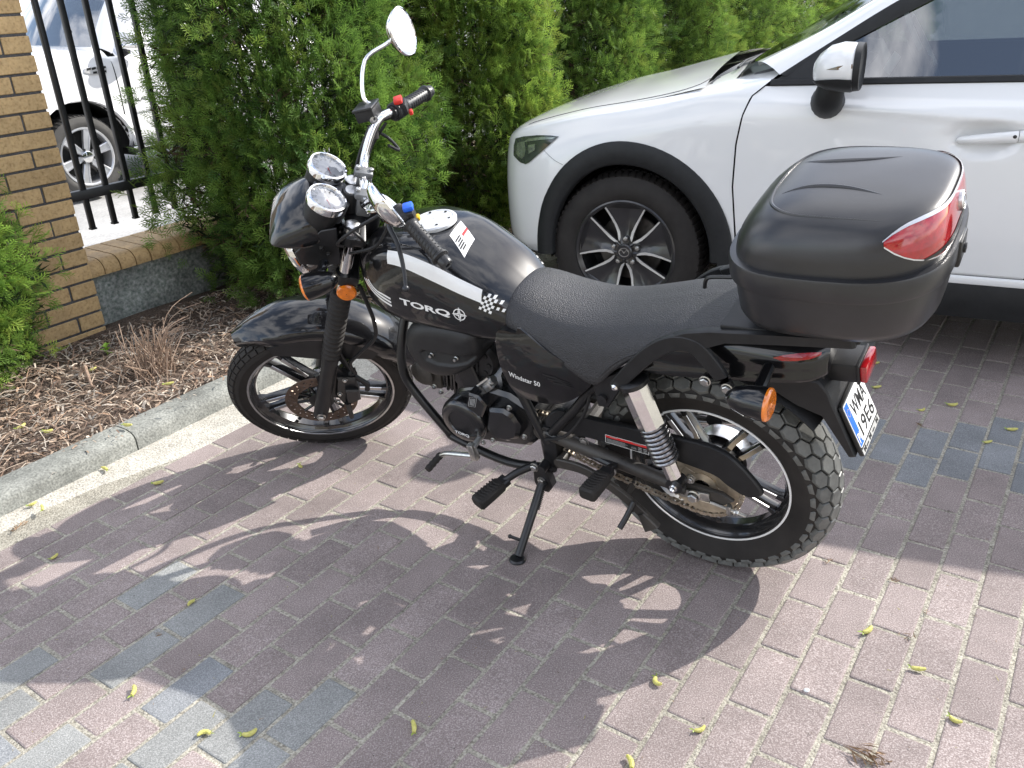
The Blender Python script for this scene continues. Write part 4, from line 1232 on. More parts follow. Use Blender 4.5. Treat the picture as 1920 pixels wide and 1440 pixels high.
# ---- seat
sst = [(.466, [(0, .745), (.035, .743), (.062, .736), (.082, .724), (.091, .710), (.09, .695), (.07, .687), (0, .687)]),
       (.450, [(0, .762), (.042, .759), (.076, .748), (.100, .729), (.110, .708), (.108, .688), (.09, .680), (0, .68)]),
       (.41, [(0, .760), (.048, .756), (.088, .741), (.114, .716), (.123, .700), (.121, .687), (.10, .678), (0, .68)]),
       (.34, [(0, .742), (.052, .738), (.095, .723), (.121, .696), (.132, .675), (.136, .655), (.115, .648), (0, .65)]),
       (.27, [(0, .733), (.054, .729), (.098, .714), (.124, .684), (.136, .655), (.142, .624), (.12, .616), (0, .64)]),
       (.215, [(0, .735), (.055, .731), (.100, .716), (.125, .688), (.137, .652), (.143, .604), (.12, .596), (0, .64)]),
       (.165, [(0, .744), (.056, .740), (.102, .725), (.127, .699), (.137, .674), (.141, .648), (.12, .642), (0, .66)]),
       (.10, [(0, .760), (.058, .756), (.104, .742), (.128, .722), (.137, .709), (.139, .697), (.12, .693), (0, .70)]),
       (.01, [(0, .784), (.058, .780), (.104, .768), (.128, .752), (.137, .744), (.139, .735), (.12, .732), (0, .735)]),
       (-.08, [(0, .803), (.058, .800), (.104, .789), (.127, .778), (.135, .771), (.137, .764), (.12, .761), (0, .765)]),
       (-.20, [(0, .815), (.056, .812), (.100, .803), (.122, .794), (.129, .788), (.130, .783), (.11, .78), (0, .78)])]
A = surf(sst, 5, 5); g = G(); g.loft([list(map(Vector, r_)) for r_ in A])
seat = part(g, 'seat', LEATHER, ang=70)
sb_ = bvh_of(seat)
g = G(); pts = []
for x, z in ((.195, .630), (.165, .662), (.125, .692), (.075, .718), (.02, .742), (-.05, .765), (-.12, .778)):
    h, hn, _, _ = sb_.ray_cast(Vector((x, .3, z)), -Y)
    if h: pts.append(h)
g.tube(pts, .0022, 6, sm=3); part(g, 'seat_piping', LEATHER, parent=seat)
# ---- side cover
sc = [(.478, .668), (.462, .690), (.415, .694), (.402, .706), (.316, .660), (.232, .618), (.224, .598), (.236, .576), (.275, .540), (.325, .512), (.372, .502), (.430, .505), (.452, .520), (.462, .548), (.474, .60)]
def bulge(x, z):
    cx_, cz_ = .36, .59
    u_, v_ = (x - cx_) / .15, (z - cz_) / .11
    return .150 - .020 * min(1.3, (u_ * u_ + v_ * v_))
def inset(poly, k): 
    cx_ = sum(p[0] for p in poly) / len(poly); cz_ = sum(p[1] for p in poly) / len(poly)
    return [(cx_ + (a - cx_) * k, cz_ + (b - cz_) * k) for a, b in poly]
scp = [(p.x, p.y) for p in cr([(a, b, 0) for a, b in sc], 3, None, True)[0]]
for sg in (1, -1):
    g = G(); rings = [[Vector((x, .085 * sg, z)) for x, z in scp], [Vector((x, (bulge(x, z) - .012) * sg, z)) for x, z in scp]]
    for k in (.985, .95, .85, .7, .5, .3, .1, .01):
        q = inset(scp, k); rings.append([Vector((x, bulge(x, z) * sg, z)) for x, z in q])
    g.loft(rings); sco = part(g, 'side_cover', GLOSS, ang=40)
    if sg > 0: scl = sco
scb = bvh_of(scl)
g = G(); V, F = fit_text('Windstar 50', .0895, .0145, .014); decal(g, V, F, (.4475, .2, .5725), (-1, 0, -.10), (-.1, 0, 1), scb, .0008, .01); part(g, 'lettering', WHITE, parent=scl)
g = G()
for k in range(3):
    V, F = strip2([(-.345 + .012 * k, .604 - .0095 * k), (-.315 + .010 * k, .5995 - .0085 * k), (-.276 + .003 * k, .588 - .006 * k)], [.004, .006, .0015]); decal(g, V, F, (0, .2, 0), (-1, 0, 0), (0, 0, 1), scb, .0012, .01)
part(g, 'vent_louvre', MATTE, parent=scl)
# ---- black plastic air box cover
ab = [(.772, .617), (.745, .650), (.700, .671), (.640, .681), (.580, .680), (.540, .665), (.536, .640), (.540, .605), (.562, .566), (.605, .534), (.652, .511), (.705, .503), (.750, .520), (.778, .570)]
abp = [(p.x, p.y) for p in cr([(a, b, 0) for a, b in ab], 3, None, True)[0]]
g = G()
rcs = [(.714, .590), (.700, .600), (.62, .604), (.553, .607), (.548, .592), (.575, .572), (.62, .560), (.67, .557), (.703, .566)]
def inpoly(x, z, P):
    k = False
    for (a, b), (c_, d_) in zip(P, P[1:] + P[:1]):
        if (b > z) != (d_ > z) and x < (c_ - a) * (z - b) / (d_ - b) + a: k = not k
    return k
def pdist(x, z, P):
    m_ = 9
    for (a, b), (c_, d_) in zip(P, P[1:] + P[:1]):
        t = max(0, min(1, ((x - a) * (c_ - a) + (z - b) * (d_ - b)) / ((c_ - a) ** 2 + (d_ - b) ** 2))); m_ = min(m_, math.hypot(x - a - t * (c_ - a), z - b - t * (d_ - b)))
    return m_
abd = [(p.x, p.y) for p in cr([(a, b, 0) for a, b in ab], 8, None, True)[0]]
rings = [[Vector((x, .045, z)) for x, z in abd], [Vector((x, .106, z)) for x, z in abd]]
for k in range(30):
    u_ = 1 - k / 29.5; row = []
    for x, z in inset(abd, u_):
        y = .106 + .040 * (1 - u_ ** 5) ** .55
        if inpoly(x, z, rcs): y -= .012 * min(1, pdist(x, z, rcs) / .006) * (1 if z > .59 else max(.25, 1 - (.59 - z) / .05))
        row.append(Vector((x, y, z)))
    rings.append(row)
g.loft(rings); box_ = part(g, 'intake_cover', MATTE, ang=70)
for x, z in ((.683, .582), (.605, .586)):
    g = G(); bolt(g, (x, .1355, z), Y, .0048, .010); part(g, 'cover_bolt', STEEL, parent=box_)
# ---- engine
ENG = mat('black_engine_enamel', (.010, .010, .011), .22, coat=.5, cr=.1, var=.3, vscale=20)
g = G()
g.prism([(.70, .30), (.705, .40), (.66, .452), (.60, .475), (.50, .465), (.44, .43), (.43, .34), (.47, .30), (.55, .285), (.65, .275)], pm(-.10), pm(.095), .01)
g.box((.50, 0, .47), (.09, .12, .06), None, .01)
eng = part(g, 'engine', ENG)
g = G(); c = Vector((.648, 0, .364))
g.lathe([(.070, .085), (.070, .118), (.066, .128), (.058, .134), (.040, .136), (.038, .132), (.020, .131), (.001, .131)], c, Y, 44)
g.prism([(.60, .475), (.57, .472), (.55, .445), (.575, .40), (.62, .425)], pm(.085), pm(.133), .005)
fc_ = part(g, 'flywheel_cover', ENG, parent=eng)
g = G(); V, F = fit_text('TORQ', .047, .0115, .03); decal(g, V, F, (.676, .1368, .3255), (-1, 0, -.12), (-.12, 0, 1)); part(g, 'lettering', WHITE, parent=eng)
g = G()
V, F = strip2([(0, 0), (.022, 0), (.022, .034), (0, .034), (0, 0)], .0016)
fr_ = lambda V, F: decal(g, V, F, (.6075, .1342, .4335), (-1, 0, .08), (-.38, 0, 1))
fr_(V, F)
for k in range(4): fr_([(.004 + .004 * k, .004), (.006 + .004 * k, .004), (.006 + .004 * k, .030), (.004 + .004 * k, .030)], [(0, 1, 2, 3)])
part(g, 'rating_label', GREYPR, parent=eng)
g = G(); g.prism([(.552, .432), (.505, .440), (.478, .428), (.462, .395), (.478, .350), (.515, .330), (.556, .333), (.575, .36)], pm(.085), pm(.128), .008)
part(g, 'gear_cover', ENG, parent=eng)
for x, z in ((.575, .445), (.487, .447), (.458, .36), (.60, .30), (.70, .335), (.565, .318)):
    g = G(); bolt(g, (x, .118, z), Y, .0055, .007); part(g, 'cover_bolt', STEEL, parent=eng)
# cylinder lying forward, with fins
g = G(); ca_ = Vector((.98, 0, .18)).normalized(); c0 = Vector((.64, .0, .42))
for k in range(9):
    p = c0 + ca_ * (.035 + .012 * k); s = .040 + .003 * (k % 2)
    rot = Matrix.Rotation(-math.atan2(ca_.z, ca_.x), 3, 'Y')
    g.box(p, (.006, s * 2 + .02, s * 2), rot, .0)
g.tube([c0, c0 + ca_ * .14], .047, 20)
part(g, 'cylinder', ENG, parent=eng)
g = G(); rot = Matrix.Rotation(-math.atan2(ca_.z, ca_.x), 3, 'Y')
g.box(c0 + ca_ * .150, (.085, .122, .112), rot, .022); g.lathe([(.036, 0), (.036, .014), (.030, .018), (.001, .018)], c0 + ca_ * .165 + Y * .058, Y, 24)
g.box(c0 + ca_ * .200, (.02, .09, .08), rot, .008)
part(g, 'cylinder_head', DUSTY, parent=eng)
for dx, dz in ((.14, -.04), (.155, .045), (.195, -.035), (.12, -.05)):
    g = G(); bolt(g, c0 + ca_ * dx + Vector((0, .060, dz)), Y, .006, .007); part(g, 'head_bolt', STEEL, parent=eng)
# perforated round guard and bracket behind the intake cover
g = G(); c = Vector((.590, .07, .545)); g.lathe([(.056, -.03), (.058, .0), (.05, .012), (.02, .014), (.001, .014)], c, Y, 30)
g.prism([(.655, .535), (.60, .535), (.585, .47), (.645, .455)], pm(.05), pm(.095), .004)
cg = part(g, 'carburettor', SATIN)
g = G()
for k in range(8):
    a = k * PI / 4 + .2; g.lathe([(.0075, 0), (.0065, .003), (.001, .0034)], c + Vector((math.cos(a) * .038, .0125, math.sin(a) * .038)), Y, 12)
for k in range(3): g.ribbon([c + Vector((.016 - .012 * k, .016, .012)), c + Vector((.026 - .012 * k, .016, -.03))], .006, .006, up=(1, 0, 0))
part(g, 'carburettor_boss', MATTE, parent=cg)
g = G(); g.tube([(.545, .085, .50), (.575, .085, .475), (.585, .08, .462)], .011, 10); g.tube([(.555, .09, .505), (.60, .092, .468)], .006, 8); g.box((.56, .085, .478), (.03, .03, .02), Matrix.Rotation(.7, 3, 'Y'), .003)
part(g, 'intake_pipe', ALU)
g = G(); g.prism([(.66, .515), (.62, .512), (.60, .46), (.66, .445), (.675, .47)], pm(.075), pm(.09), .003); part(g, 'engine_bracket', ENG)
# gear pedal
g = G(); g.tube([(.600, .12, .325), (.600, .165, .318)], .0085, 12); g.box((.603, .165, .303), (.020, .018, .052), Matrix.Rotation(.15, 3, 'Y'), .003)
g.tube([(.612, .165, .287), (.66, .168, .280), (.70, .170, .272), (.722, .172, .258)], [.0075, .007, .0065, .006], 10, sm=4)
gpd = part(g, 'gear_pedal', STEEL)
g = G(); a = Vector((.722, .165, .258)); b = Vector((.728, .225, .250)); pts, rad = [], []
for k in range(9):
    t = k / 8; pts += [a.lerp(b, t * .97), a.lerp(b, t * .97 + .02)]; rad += [.0105 if k % 2 else .009] * 2
g.tube(pts, rad, 14); part(g, 'pedal_rubber', RUBBER, parent=gpd)
# foot pegs
def peg(m, j, e, name='foot_peg'):
    m, j, e = Vector(m), Vector(j), Vector(e)
    g = G(); g.tube([m, m.lerp(j, .55) + Vector((0, 0, .006)), j], [.0115, .0105, .010], 12, sm=3)
    d = (e - j).normalized(); g.ribbon([j - d * .012, j + d * .014], .034, .022, up=(1, 0, 0))
    r = part(g, name, SATIN)
    g = G(); up_ = Vector((0, 0, 1)); s = d.cross(up_).normalized(); up_ = s.cross(d)
    def rg(t, w, h): return [j + d * t + s * x * w + up_ * y * h for x, y in ((1, .6), (.75, 1), (-.75, 1), (-1, .6), (-1, -.6), (-.75, -1), (.75, -1), (1, -.6))]
    L_ = (e - j).length
    g.loft([rg(.006, .017, .012), rg(.012, .021, .015), rg(L_ * .5, .022, .016), rg(L_ - .006, .023, .017), rg(L_, .019, .013)])
    for k in range(7):
        t = .018 + k * (L_ - .03) / 6.5
        g.ribbon([j + d * t - s * .018 + up_ * .0155, j + d * (t + .007) + up_ * .0185, j + d * t + s * .018 + up_ * .0155], .004, .005, up=tuple(up_))
    part(g, 'peg_rubber', RUBBER, parent=r)
    g = G(); bolt(g, m + Y * .012, Y, .010, .008); part(g, 'peg_bolt', STEEL, parent=r)
peg((.440, .115, .268), (.508, .185, .243), (.538, .272, .232))
peg((.205, .125, .338), (.205, .165, .352), (.214, .250, .352))
# kickstand, centre stand
g = G()
kf = Vector((.441, .279, .070)); kp_ = Vector((.433, .105, .215))
g.tube([kp_, kp_.lerp(kf, .55), kf + (kp_ - kf).normalized() * .01], [.0125, .0115, .011], 12)
g.prism([(.455, .25), (.415, .25), (.405, .195), (.42, .172), (.45, .172), (.462, .20)], pm(.088), pm(.118), .004)
nz = Vector((0, .2188, .9758)).normalized()
n_b = Vector((BM[2][0], BM[2][1], BM[2][2])).normalized()
g.lathe([(.022, .001), (.023, .004), (.019, .009), (.001, .010)], kf - n_b * .0035 + Vector((0, 0, 0)), n_b, 18)
t0_ = kp_.lerp(kf, .78); g.tube([t0_, t0_ + Vector((.034, .006, .010))], .0045, 8); g.ell(t0_ + Vector((.036, .006, .010)), (.006, .006, .006))
ksd = part(g, 'kickstand', SATIN)
g = G(); pts = []; a = Vector((.420, .097, .238)); b = kp_.lerp(kf, .42) + Vector((-.012, -.008, .004))
for k in range(90):
    t = k / 89; e = 2 * PI * t * 22; d = (b - a).normalized(); u = d.orthogonal().normalized(); w = d.cross(u)
    pts.append(a.lerp(b, t) + (u * math.cos(e) + w * math.sin(e)) * .0045)
g.tube(pts, .0014, 5); part(g, 'stand_spring', SATIN, parent=ksd)
g = G(); bolt(g, kp_ + Vector((0, .014, 0)), Y, .009, .006); part(g, 'stand_bolt', STEEL, parent=ksd)
g = G()
for sg in (1, -1):
    y = .118 * sg
    g.ribbon([(.375, y * .9, .285), (.29, y, .295), (.20, y, .248), (.135, y, .190)], [.030, .028, .026, .030], .012, up=(0, 0, 1), sm=4)
    g.ribbon([(.145, y, .200), (.118, y * 1.03, .160)], [.02, .045], .022, up=(1, 0, .4))
g.tube([(.375, -.11, .285), (.375, .11, .285)], .014, 12); g.tube([(.19, -.115, .235), (.19, .115, .235)], .010, 10)
cs = part(g, 'centre_stand', DUSTY)
g = G(); g.tube([(.160, .125, .238), (.172, .155, .205), (.180, .178, .188)], .0075, 12); part(g, 'stand_tang', SATIN, parent=cs)
# ---- swing arm, chain, guard, shock
g = G()
for sg in (1, -1):
    y = .098 * sg
    g.tube([(.42, .085 * sg, .365), (.30, y, .353), (.15, y, .324), (.03, y, .302)], [.019, .019, .0175, .016], 14)
    g.prism([(.055, .325), (-.06, .315), (-.085, .300), (-.06, .278), (.05, .275)], pm(.088 * sg), pm(.100 * sg), .003)
g.tube([(.42, -.10, .365), (.42, .10, .365)], .022, 14); g.tube([(.33, -.09, .357), (.33, .09, .357)], .018, 10)
swa = part(g, 'swing_arm', DUSTY)
g = G(); g.box((.008, .104, .296), (.075, .008, .026), Matrix.Rotation(.08, 3, 'Y'), .004); bolt(g, (.008, .108, .297), Y, .0125, .013); g.tube([(-.03, .105, .285), (-.115, .105, .270)], .004, 8); bolt(g, (-.088, .105, .2745), (-1, 0, -.17), .007, .008); g.box((-.075, .103, .277), (.012, .016, .026), None, .003)
bolt(g, (.015, .108, .345), Y, .008, .006)
part(g, 'chain_adjuster', STEEL, parent=swa)
# rear sprocket and brake drum belong to the wheel
g = G(); c = RCt + Y * .066; nT = 38; r0, r1 = .088, .096
g.lathe([(.03, -.003), (.0885, -.003), (.0885, .003), (.06, .003), (.058, .0015), (.03, .0015)], c, Y, 60)
for k in range(nT):
    a = k * 2 * PI / nT; da = PI / nT
    arcplate(g, c, .0875, .0955, a - da * .42, a + da * .42, .0055, 1)
for k in range(4):
    a = k * PI / 2 + .5; e = Vector((math.cos(a), 0, math.sin(a))); g.ribbon([c + e * .03, c + e * .058], .032, .006, up=(-e.z, 0, e.x))
g.lathe([(.034, -.02), (.034, .006), (.02, .012)], c, Y, 28)
g.build('sprocket', SPRK, parent=rw_, ang=30)
g = G(); g.lathe([(.072, -.03), (.075, -.055), (.07, -.075), (.03, -.085), (.001, -.085)], RCt, Y, 40); g.build('brake_drum', ALU, parent=rw_)
g = G()
fs_ = Vector((.49, .070, .372)); rf_ = .034; rs_ = .0955
# chain path: lower run, round the sprocket, upper run
import itertools
p_lo0 = Vector((fs_.x - .004, .066, fs_.z - rf_)); p_lo1 = Vector((.020, .066, RR - rs_ + .001)); p_up1 = Vector((.0, .066, RR + rs_)); p_up0 = Vector((fs_.x, .066, fs_.z + rf_))
pts = [p_lo0.lerp(p_lo1, t / 20) + Vector((0, 0, -.016 * math.sin(PI * t / 20))) for t in range(21)]
for k in range(1, 20):
    a = -PI / 2 + .2 - k * (PI) / 19.5; pts.append(Vector((math.cos(a) * rs_, .066, RR + math.sin(a) * rs_)))
pts += [p_up1.lerp(p_up0, t / 20) for t in range(0, 21)]
# resample at link pitch
Lk = []; acc = 0; pitch = .0127; prev = pts[0]; Lk.append(prev); 
for p in pts[1:]:
    seg = (p - prev).length
    while acc + seg >= pitch:
        t = (pitch - acc) / seg; prev = prev.lerp(p, t); Lk.append(prev.copy()); seg = (p - prev).length; acc = 0
    acc += seg; prev = p
for i in range(len(Lk) - 1):
    a, b = Lk[i], Lk[i + 1]; d = (b - a); m_ = (a + b) / 2; w = .0068 if i % 2 else .0048
    rot = Matrix.Rotation(-math.atan2(d.z, d.x), 3, 'Y')
    for sg in (1, -1): g.box(m_ + Y * w * sg, (.0165, .0014, .0085), rot)
    g.tube([a - Y * .0062, a + Y * .0062], .0041, 6)
part(g, 'chain', CHAINM, kind='stuff', smooth=False)
g = G()
cgp = [(.405, .395), (.365, .452), (.30, .449), (.16, .450), (.065, .452), (-.035, .448), (-.092, .420), (-.148, .352), (-.139, .329), (-.112, .324), (-.072, .345), (-.043, .366), (.039, .380), (.12, .385), (.30, .388)]
g.prism([(p.x, p.y) for p in cr([(a, b, 0) for a, b in cgp], 3, None, True)[0]], pm(.080), pm(.097), .004)
chg = part(g, 'chain_guard', MATTE, ang=40)
g = G(); q = [(.232, .4135), (.119, .4085), (.120, .380), (.234, .3885)]
def wl(x0, y0, x1, y1, m, off):   # unit square on the label
    f = lambda u, v: (Vector((q[3][0], 0, q[3][1])).lerp(Vector((q[2][0], 0, q[2][1])), u)).lerp(Vector((q[0][0], 0, q[0][1])).lerp(Vector((q[1][0], 0, q[1][1])), u), v) + Y * off
    g.add([f(x0, y0), f(x1, y0), f(x1, y1), f(x0, y1)], [(0, 1, 2, 3)], m)
wl(0, 0, 1, 1, 0, .0978); wl(.012, .05, .988, .95, 1, .0981); wl(.012, .70, .988, .95, 2, .0984)
for k in range(4): wl(.04, .12 + .13 * k, .52 - .06 * (k % 2), .17 + .13 * k, 3, .0984)
for k in range(3): wl(.76, .12 + .18 * k, .84, .19 + .18 * k, 3, .0984); wl(.88, .12 + .18 * k, .96, .19 + .18 * k, 3, .0984)
V, F = ring2(.66, .42, .05, .085, 14)
for s_, x_, w_ in (('UWAGA', .14, .16), ('WARNING', .66, .2)):
    V, F = fit_text(s_, w_ * .113, .0048, .02); decal(g, V, F, Vector((q[3][0] - x_ * .113, .0986, q[3][1] + .0205 - x_ * .004)), (-1, 0, -.045), (-.04, 0, 1), m=3)
V, F = fit_text('(C23)', .013, .007, .01); decal(g, V, F, Vector((.165, .0986, .388)), (-1, 0, -.045), (-.04, 0, 1), m=3)
part(g, 'warning_label', [WHITE, BLKPR, REDPR, GREYPR], parent=chg, smooth=False, fixn=False)
for p_, a_, b_ in (((.016, .100, .345), .008, .006), ((.295, .098, .372), .010, .004)):
    g = G(); bolt(g, p_, Y, a_, b_); part(g, 'guard_bolt', STEEL)
for sg in (1, -1):
    t_ = Vector((.118, .130 * sg, .605)); b_ = Vector((.040, .128 * sg, .345)); d = (b_ - t_); L_ = d.length; d.normalize()
    g = G(); g.tube([t_ - d * .012, t_ + d * .10, t_ + d * .102], [.0325, .0325, .030], 8); sh = part(g, 'shock_absorber', CHROME, ang=25)
    g = G(); g.lathe([(.0335, -.006), (.0335, .004), (.028, .008), (.001, .009)], t_ - d * .014, -d, 26); part(g, 'shock_cap', SATIN, parent=sh)
    g = G(); pts = []
    u = d.orthogonal().normalized(); w = d.cross(u); turns = 8.5
    for k in range(int(turns * 16) + 1):
        a = 2 * PI * k / 16; s = .100 + (.100) * k / (turns * 16); pts.append(t_ + d * s + (u * math.cos(a) + w * math.sin(a)) * .0275)
    g.tube(pts, .0046, 7); part(g, 'spring', mat('grey_spring_steel', (.28, .28, .29), .25, metal=.9, var=.15, vscale=30), parent=sh)
    g = G(); g.tube([t_ + d * .09, t_ + d * .20], .013, 12); g.tube([t_ + d * .196, t_ + d * .202, t_ + d * .206], [.029, .030, .022], 20); part(g, 'damper_rod', SATIN, parent=sh)
    g = G(); g.tube([t_ + d * .204, t_ + d * .252], .0185, 8); part(g, 'shock_body', CHROME, parent=sh, ang=25)
    g = G(); g.lathe([(.021, -.016), (.021, .016)], b_, Y, 20, cap=True); g.tube([b_ - d * .022, b_], .012, 10); part(g, 'shock_eye', SATIN, parent=sh)
    g = G(); g.lathe([(.010, .0), (.010, .006), (.007, .006), (.007, .014), (.004, .018), (.001, .018)], b_ + Y * .016 * sg, Y * sg, 14); part(g, 'shock_nut', CHROME, parent=sh)
    g = G(); g.lathe([(.012, .0), (.012, .008), (.008, .008), (.008, .016), (.004, .02), (.001, .02)], Vector((.158, .140 * sg, .612)), Y * sg, 12); part(g, 'grab_rail_nut', CHROME, parent=sh)
# bracket with the helmet lock above the shock
g = G(); g.prism([(.235, .59), (.165, .63), (.145, .61), (.20, .52), (.225, .52)], pm(.10), pm(.125), .004); g.lathe([(.012, 0), (.012, .01), (.001, .011)], Vector((.208, .124, .550)), Y, 16)
part(g, 'helmet_lock', SATIN)
# ---- grab rail / luggage carrier
g = G()
for sg in (1, -1):
    y = .145 * sg
    g.ribbon([(.158, y, .610), (.112, y, .668), (.072, y, .712), (.035, y, .742), (.000, y, .756), (-.034, y, .750), (-.060, y, .722), (-.080, y, .695), (-.098, y, .664)], [.030, .034, .036, .036, .034, .036, .036, .032, .026], .014, up=(.5, 0, .85), sm=4)
    g.prism([(.02, .768), (-.01, .782), (-.06, .795), (-.20, .812), (-.33, .826), (-.335, .808), (-.20, .79), (-.09, .772), (-.05, .752), (-.01, .754), (.015, .756)], pm(.128 * sg), pm(.150 * sg), .004)
g.box((-.21, 0, .806), (.26, .27, .012), Matrix.Rotation(.05, 3, 'Y'), .004)
grr = part(g, 'grab_rail', MATTE, ang=40)
g = G(); g.tube([(-.002, .01, .806), (-.008, .01, .828), (-.03, .008, .834), (-.09, .0, .836)], .0045, 8, sm=4); part(g, 'carrier_loop', SATIN, parent=grr)
for x, z in ((-.098, .668), (-.042, .657)):
    g = G(); bolt(g, (x, .128 if x > -.06 else .153, z), Y, .0095, .007); part(g, 'rail_bolt', STEEL, parent=grr)
# ---- tail
tl = [(.14, [(0, .73), (.05, .73), (.085, .722), (.102, .70), (.106, .66), (.104, .628), (0, .628)]),
      (.02, [(0, .748), (.05, .747), (.088, .738), (.106, .712), (.110, .675), (.108, .640), (0, .640)]),
      (-.10, [(0, .758), (.05, .756), (.086, .746), (.104, .720), (.108, .685), (.105, .656), (0, .656)]),
      (-.19, [(0, .756), (.045, .753), (.076, .742), (.095, .718), (.100, .690), (.096, .664), (0, .664)]),
      (-.245, [(0, .752), (.04, .749), (.064, .738), (.080, .715), (.084, .692), (.08, .668), (0, .668)]),
      (-.270, [(0, .745), (.032, .742), (.05, .732), (.06, .714), (.062, .696), (.058, .676), (0, .676)])]
A = surf(tl, 5, 4); g = G(); g.loft([list(map(Vector, r_)) for r_ in A]); tail = part(g, 'tail_fairing', GLOSS, ang=50)
tlb = bvh_of(tail)
g = G()
for sg in (1,):
    pts = [(-.172, .721), (-.190, .7265), (-.215, .730), (-.240, .731), (-.256, .730), (-.256, .7255), (-.240, .7205), (-.215, .7175), (-.190, .717)]
    V, F = [(-a, b) for a, b in pts], [tuple(range(len(pts)))]
    decal(g, V, F, (0, .2, 0), (-1, 0, 0), (0, 0, 1), tlb, .003, .006)
part(g, 'side_reflector', RED, parent=tail)
# plastic inner mudguard and plate carrier
g = G(); rings = []
for k in range(13):
    a = R(44 + 51 * k / 12); e = Vector((math.cos(PI - a), 0, math.sin(a)))
    rings.append([RCt + e * r_ + Y * y for r_, y in ((.352, .085), (.366, .05), (.370, 0), (.366, -.05), (.352, -.085), (.346, -.08), (.360, 0), (.346, .08))])
g.loft(rings)
g.prism([(-.16, .665), (-.255, .668), (-.275, .645), (-.285, .62), (-.336, .492), (-.326, .488), (-.27, .58), (-.21, .60), (-.15, .635)][::-1], pm(-.078), pm(.078), .004)
part(g, 'rear_mudguard', MATTE, ang=40)
g = G(); g.box((-.284, 0, .668), (.074, .078, .040), Matrix.Rotation(.10, 3, 'Y'), .003); g.box((-.322, 0, .672), (.006, .086, .044), Matrix.Rotation(.10, 3, 'Y'), .002); g.prism([(-.20, .690), (-.262, .690), (-.262, .652), (-.20, .64)], pm(-.060), pm(.060), .004)
tla = part(g, 'tail_lamp', MATTE)
g = G(); g.box((-.3315, 0, .673), (.014, .080, .038), Matrix.Rotation(.10, 3, 'Y'), .004); part(g, 'tail_lamp_lens', RED, parent=tla)
# number plate
pc = Vector((-.3215, 0, .549)); pu = Vector((0, -1, 0)); pv = Vector((.40, 0, .915)).normalized(); pn = pu.cross(pv)
def rrect(w, h, r, n=5):
    out = []
    for cx_, cy_, a0_ in ((w / 2 - r, h / 2 - r, 0), (-w / 2 + r, h / 2 - r, PI / 2), (-w / 2 + r, -h / 2 + r, PI), (w / 2 - r, -h / 2 + r, 3 * PI / 2)):
        out += [(cx_ + r * math.cos(a0_ + PI / 2 * k / n), cy_ + r * math.sin(a0_ + PI / 2 * k / n)) for k in range(n + 1)]
    return out
PP = lambda a, b, h=0: pc + pu * a * .70 + pv * b * .80 + pn * h
if pn.x > 0: pn = -pn
g = G(); g.prism(rrect(.196, .160, .012), lambda a, b: PP(a, b - .003, -.004), lambda a, b: PP(a, b - .003, .004), .001)
npl = part(g, 'number_plate', BLKPR)
g = G(); g.prism(rrect(.186, .130, .008), lambda a, b: PP(a, b + .008, .003), lambda a, b: PP(a, b + .008, .0052)); part(g, 'plate_sheet', REFLW, parent=npl)
g = G(); g.add([PP(a, b + .008, .0056) for a, b in [(-.090, -.062), (-.060, -.062), (-.060, .062), (-.090, .062)]], [(0, 1, 2, 3)], 0)
V, F = fit_text('PL', .022, .022, .02); decal(g, V, F, PP(-.086, -.045, .0062), pu, pv, m=1)
for k in range(12):
    a = k * PI / 6; g.add([PP(-.075 + .010 * math.cos(a) + x, .045 + .010 * math.sin(a) + y, .0060) for x, y in circle2(0, 0, .0014, 5)], [tuple(range(5))], 2)
part(g, 'country_band', [BLUEPR, WHITE, YELSW], parent=npl, smooth=False, fixn=False)
g = G()
V, F = fit_text('WMA', .088, .036, .010); decal(g, V, F, PP(-.050, .012, .0058), pu, pv)
V, F = fit_text('19E6', .094, .036, .010); decal(g, V, F, PP(-.050, -.046, .0058), pu, pv)
part(g, 'plate_lettering', BLKPR, parent=npl, smooth=False)
g = G(); g.add([PP(a, b, .0045) for a, b in [(-.092, -.080), (.092, -.080), (.092, -.063), (-.092, -.063)]], [(0, 1, 2, 3)], 0)
for x_, s_ in ((-.08, 'M'), (-.02, 'M'), (.06, 'M')):
    V, F = fit_text(s_, .014, .010, .05); decal(g, V, F, PP(x_, -.077, .0050), pu, pv, m=1)
for k in range(2): g.add([PP(a, b, .0050) for a, b in [(-.056 + .07 * k, -.075), (-.032 + .07 * k, -.075), (-.032 + .07 * k, -.071), (-.056 + .07 * k, -.071)]], [(0, 1, 2, 3)], 1)
part(g, 'plate_frame_lettering', [mat('silver_print', (.6, .6, .58), .35, metal=.4, var=.05, vscale=30), BLKPR], parent=npl, smooth=False, fixn=False)
# ---- top case
CASE = mat('matt_black_case_plastic', (.018, .018, .020), .30, spec=.6, var=.15, vscale=20, bump=.04, bscale=500)
cxc = -.277
def sup(hx, hy, cx, n=56, ex=3.4, z=0, rear=0.0):
    out = []
    for k in range(n):
        t = 2 * PI * k / n; c_, s_ = math.cos(t), math.sin(t)
        x = math.copysign(abs(c_) ** (2 / ex), c_) * hx; y = math.copysign(abs(s_) ** (2 / ex), s_) * hy
        if x < 0: y *= 1 - .10 * (abs(x) / hx) ** 2
        out.append((cx + x, y, z))
    return out
tilt = lambda p: Vector((p[0], p[1], p[2] + (p[0] - cxc) * -.03))
def lofts(rs): 
    g = G(); g.loft([[tilt(p) for p in r_] for r_ in rs]); return g
bs = [sup(.120, .130, cxc, z=.826), sup(.148, .160, cxc, z=.829), sup(.164, .178, cxc, z=.838), sup(.173, .188, cxc, z=.856), sup(.177, .195, cxc, z=.90), sup(.180, .199, cxc, z=.925), sup(.180, .199, cxc, z=.9285)]
tc = part(lofts(bs), 'top_case', CASE, ang=40)
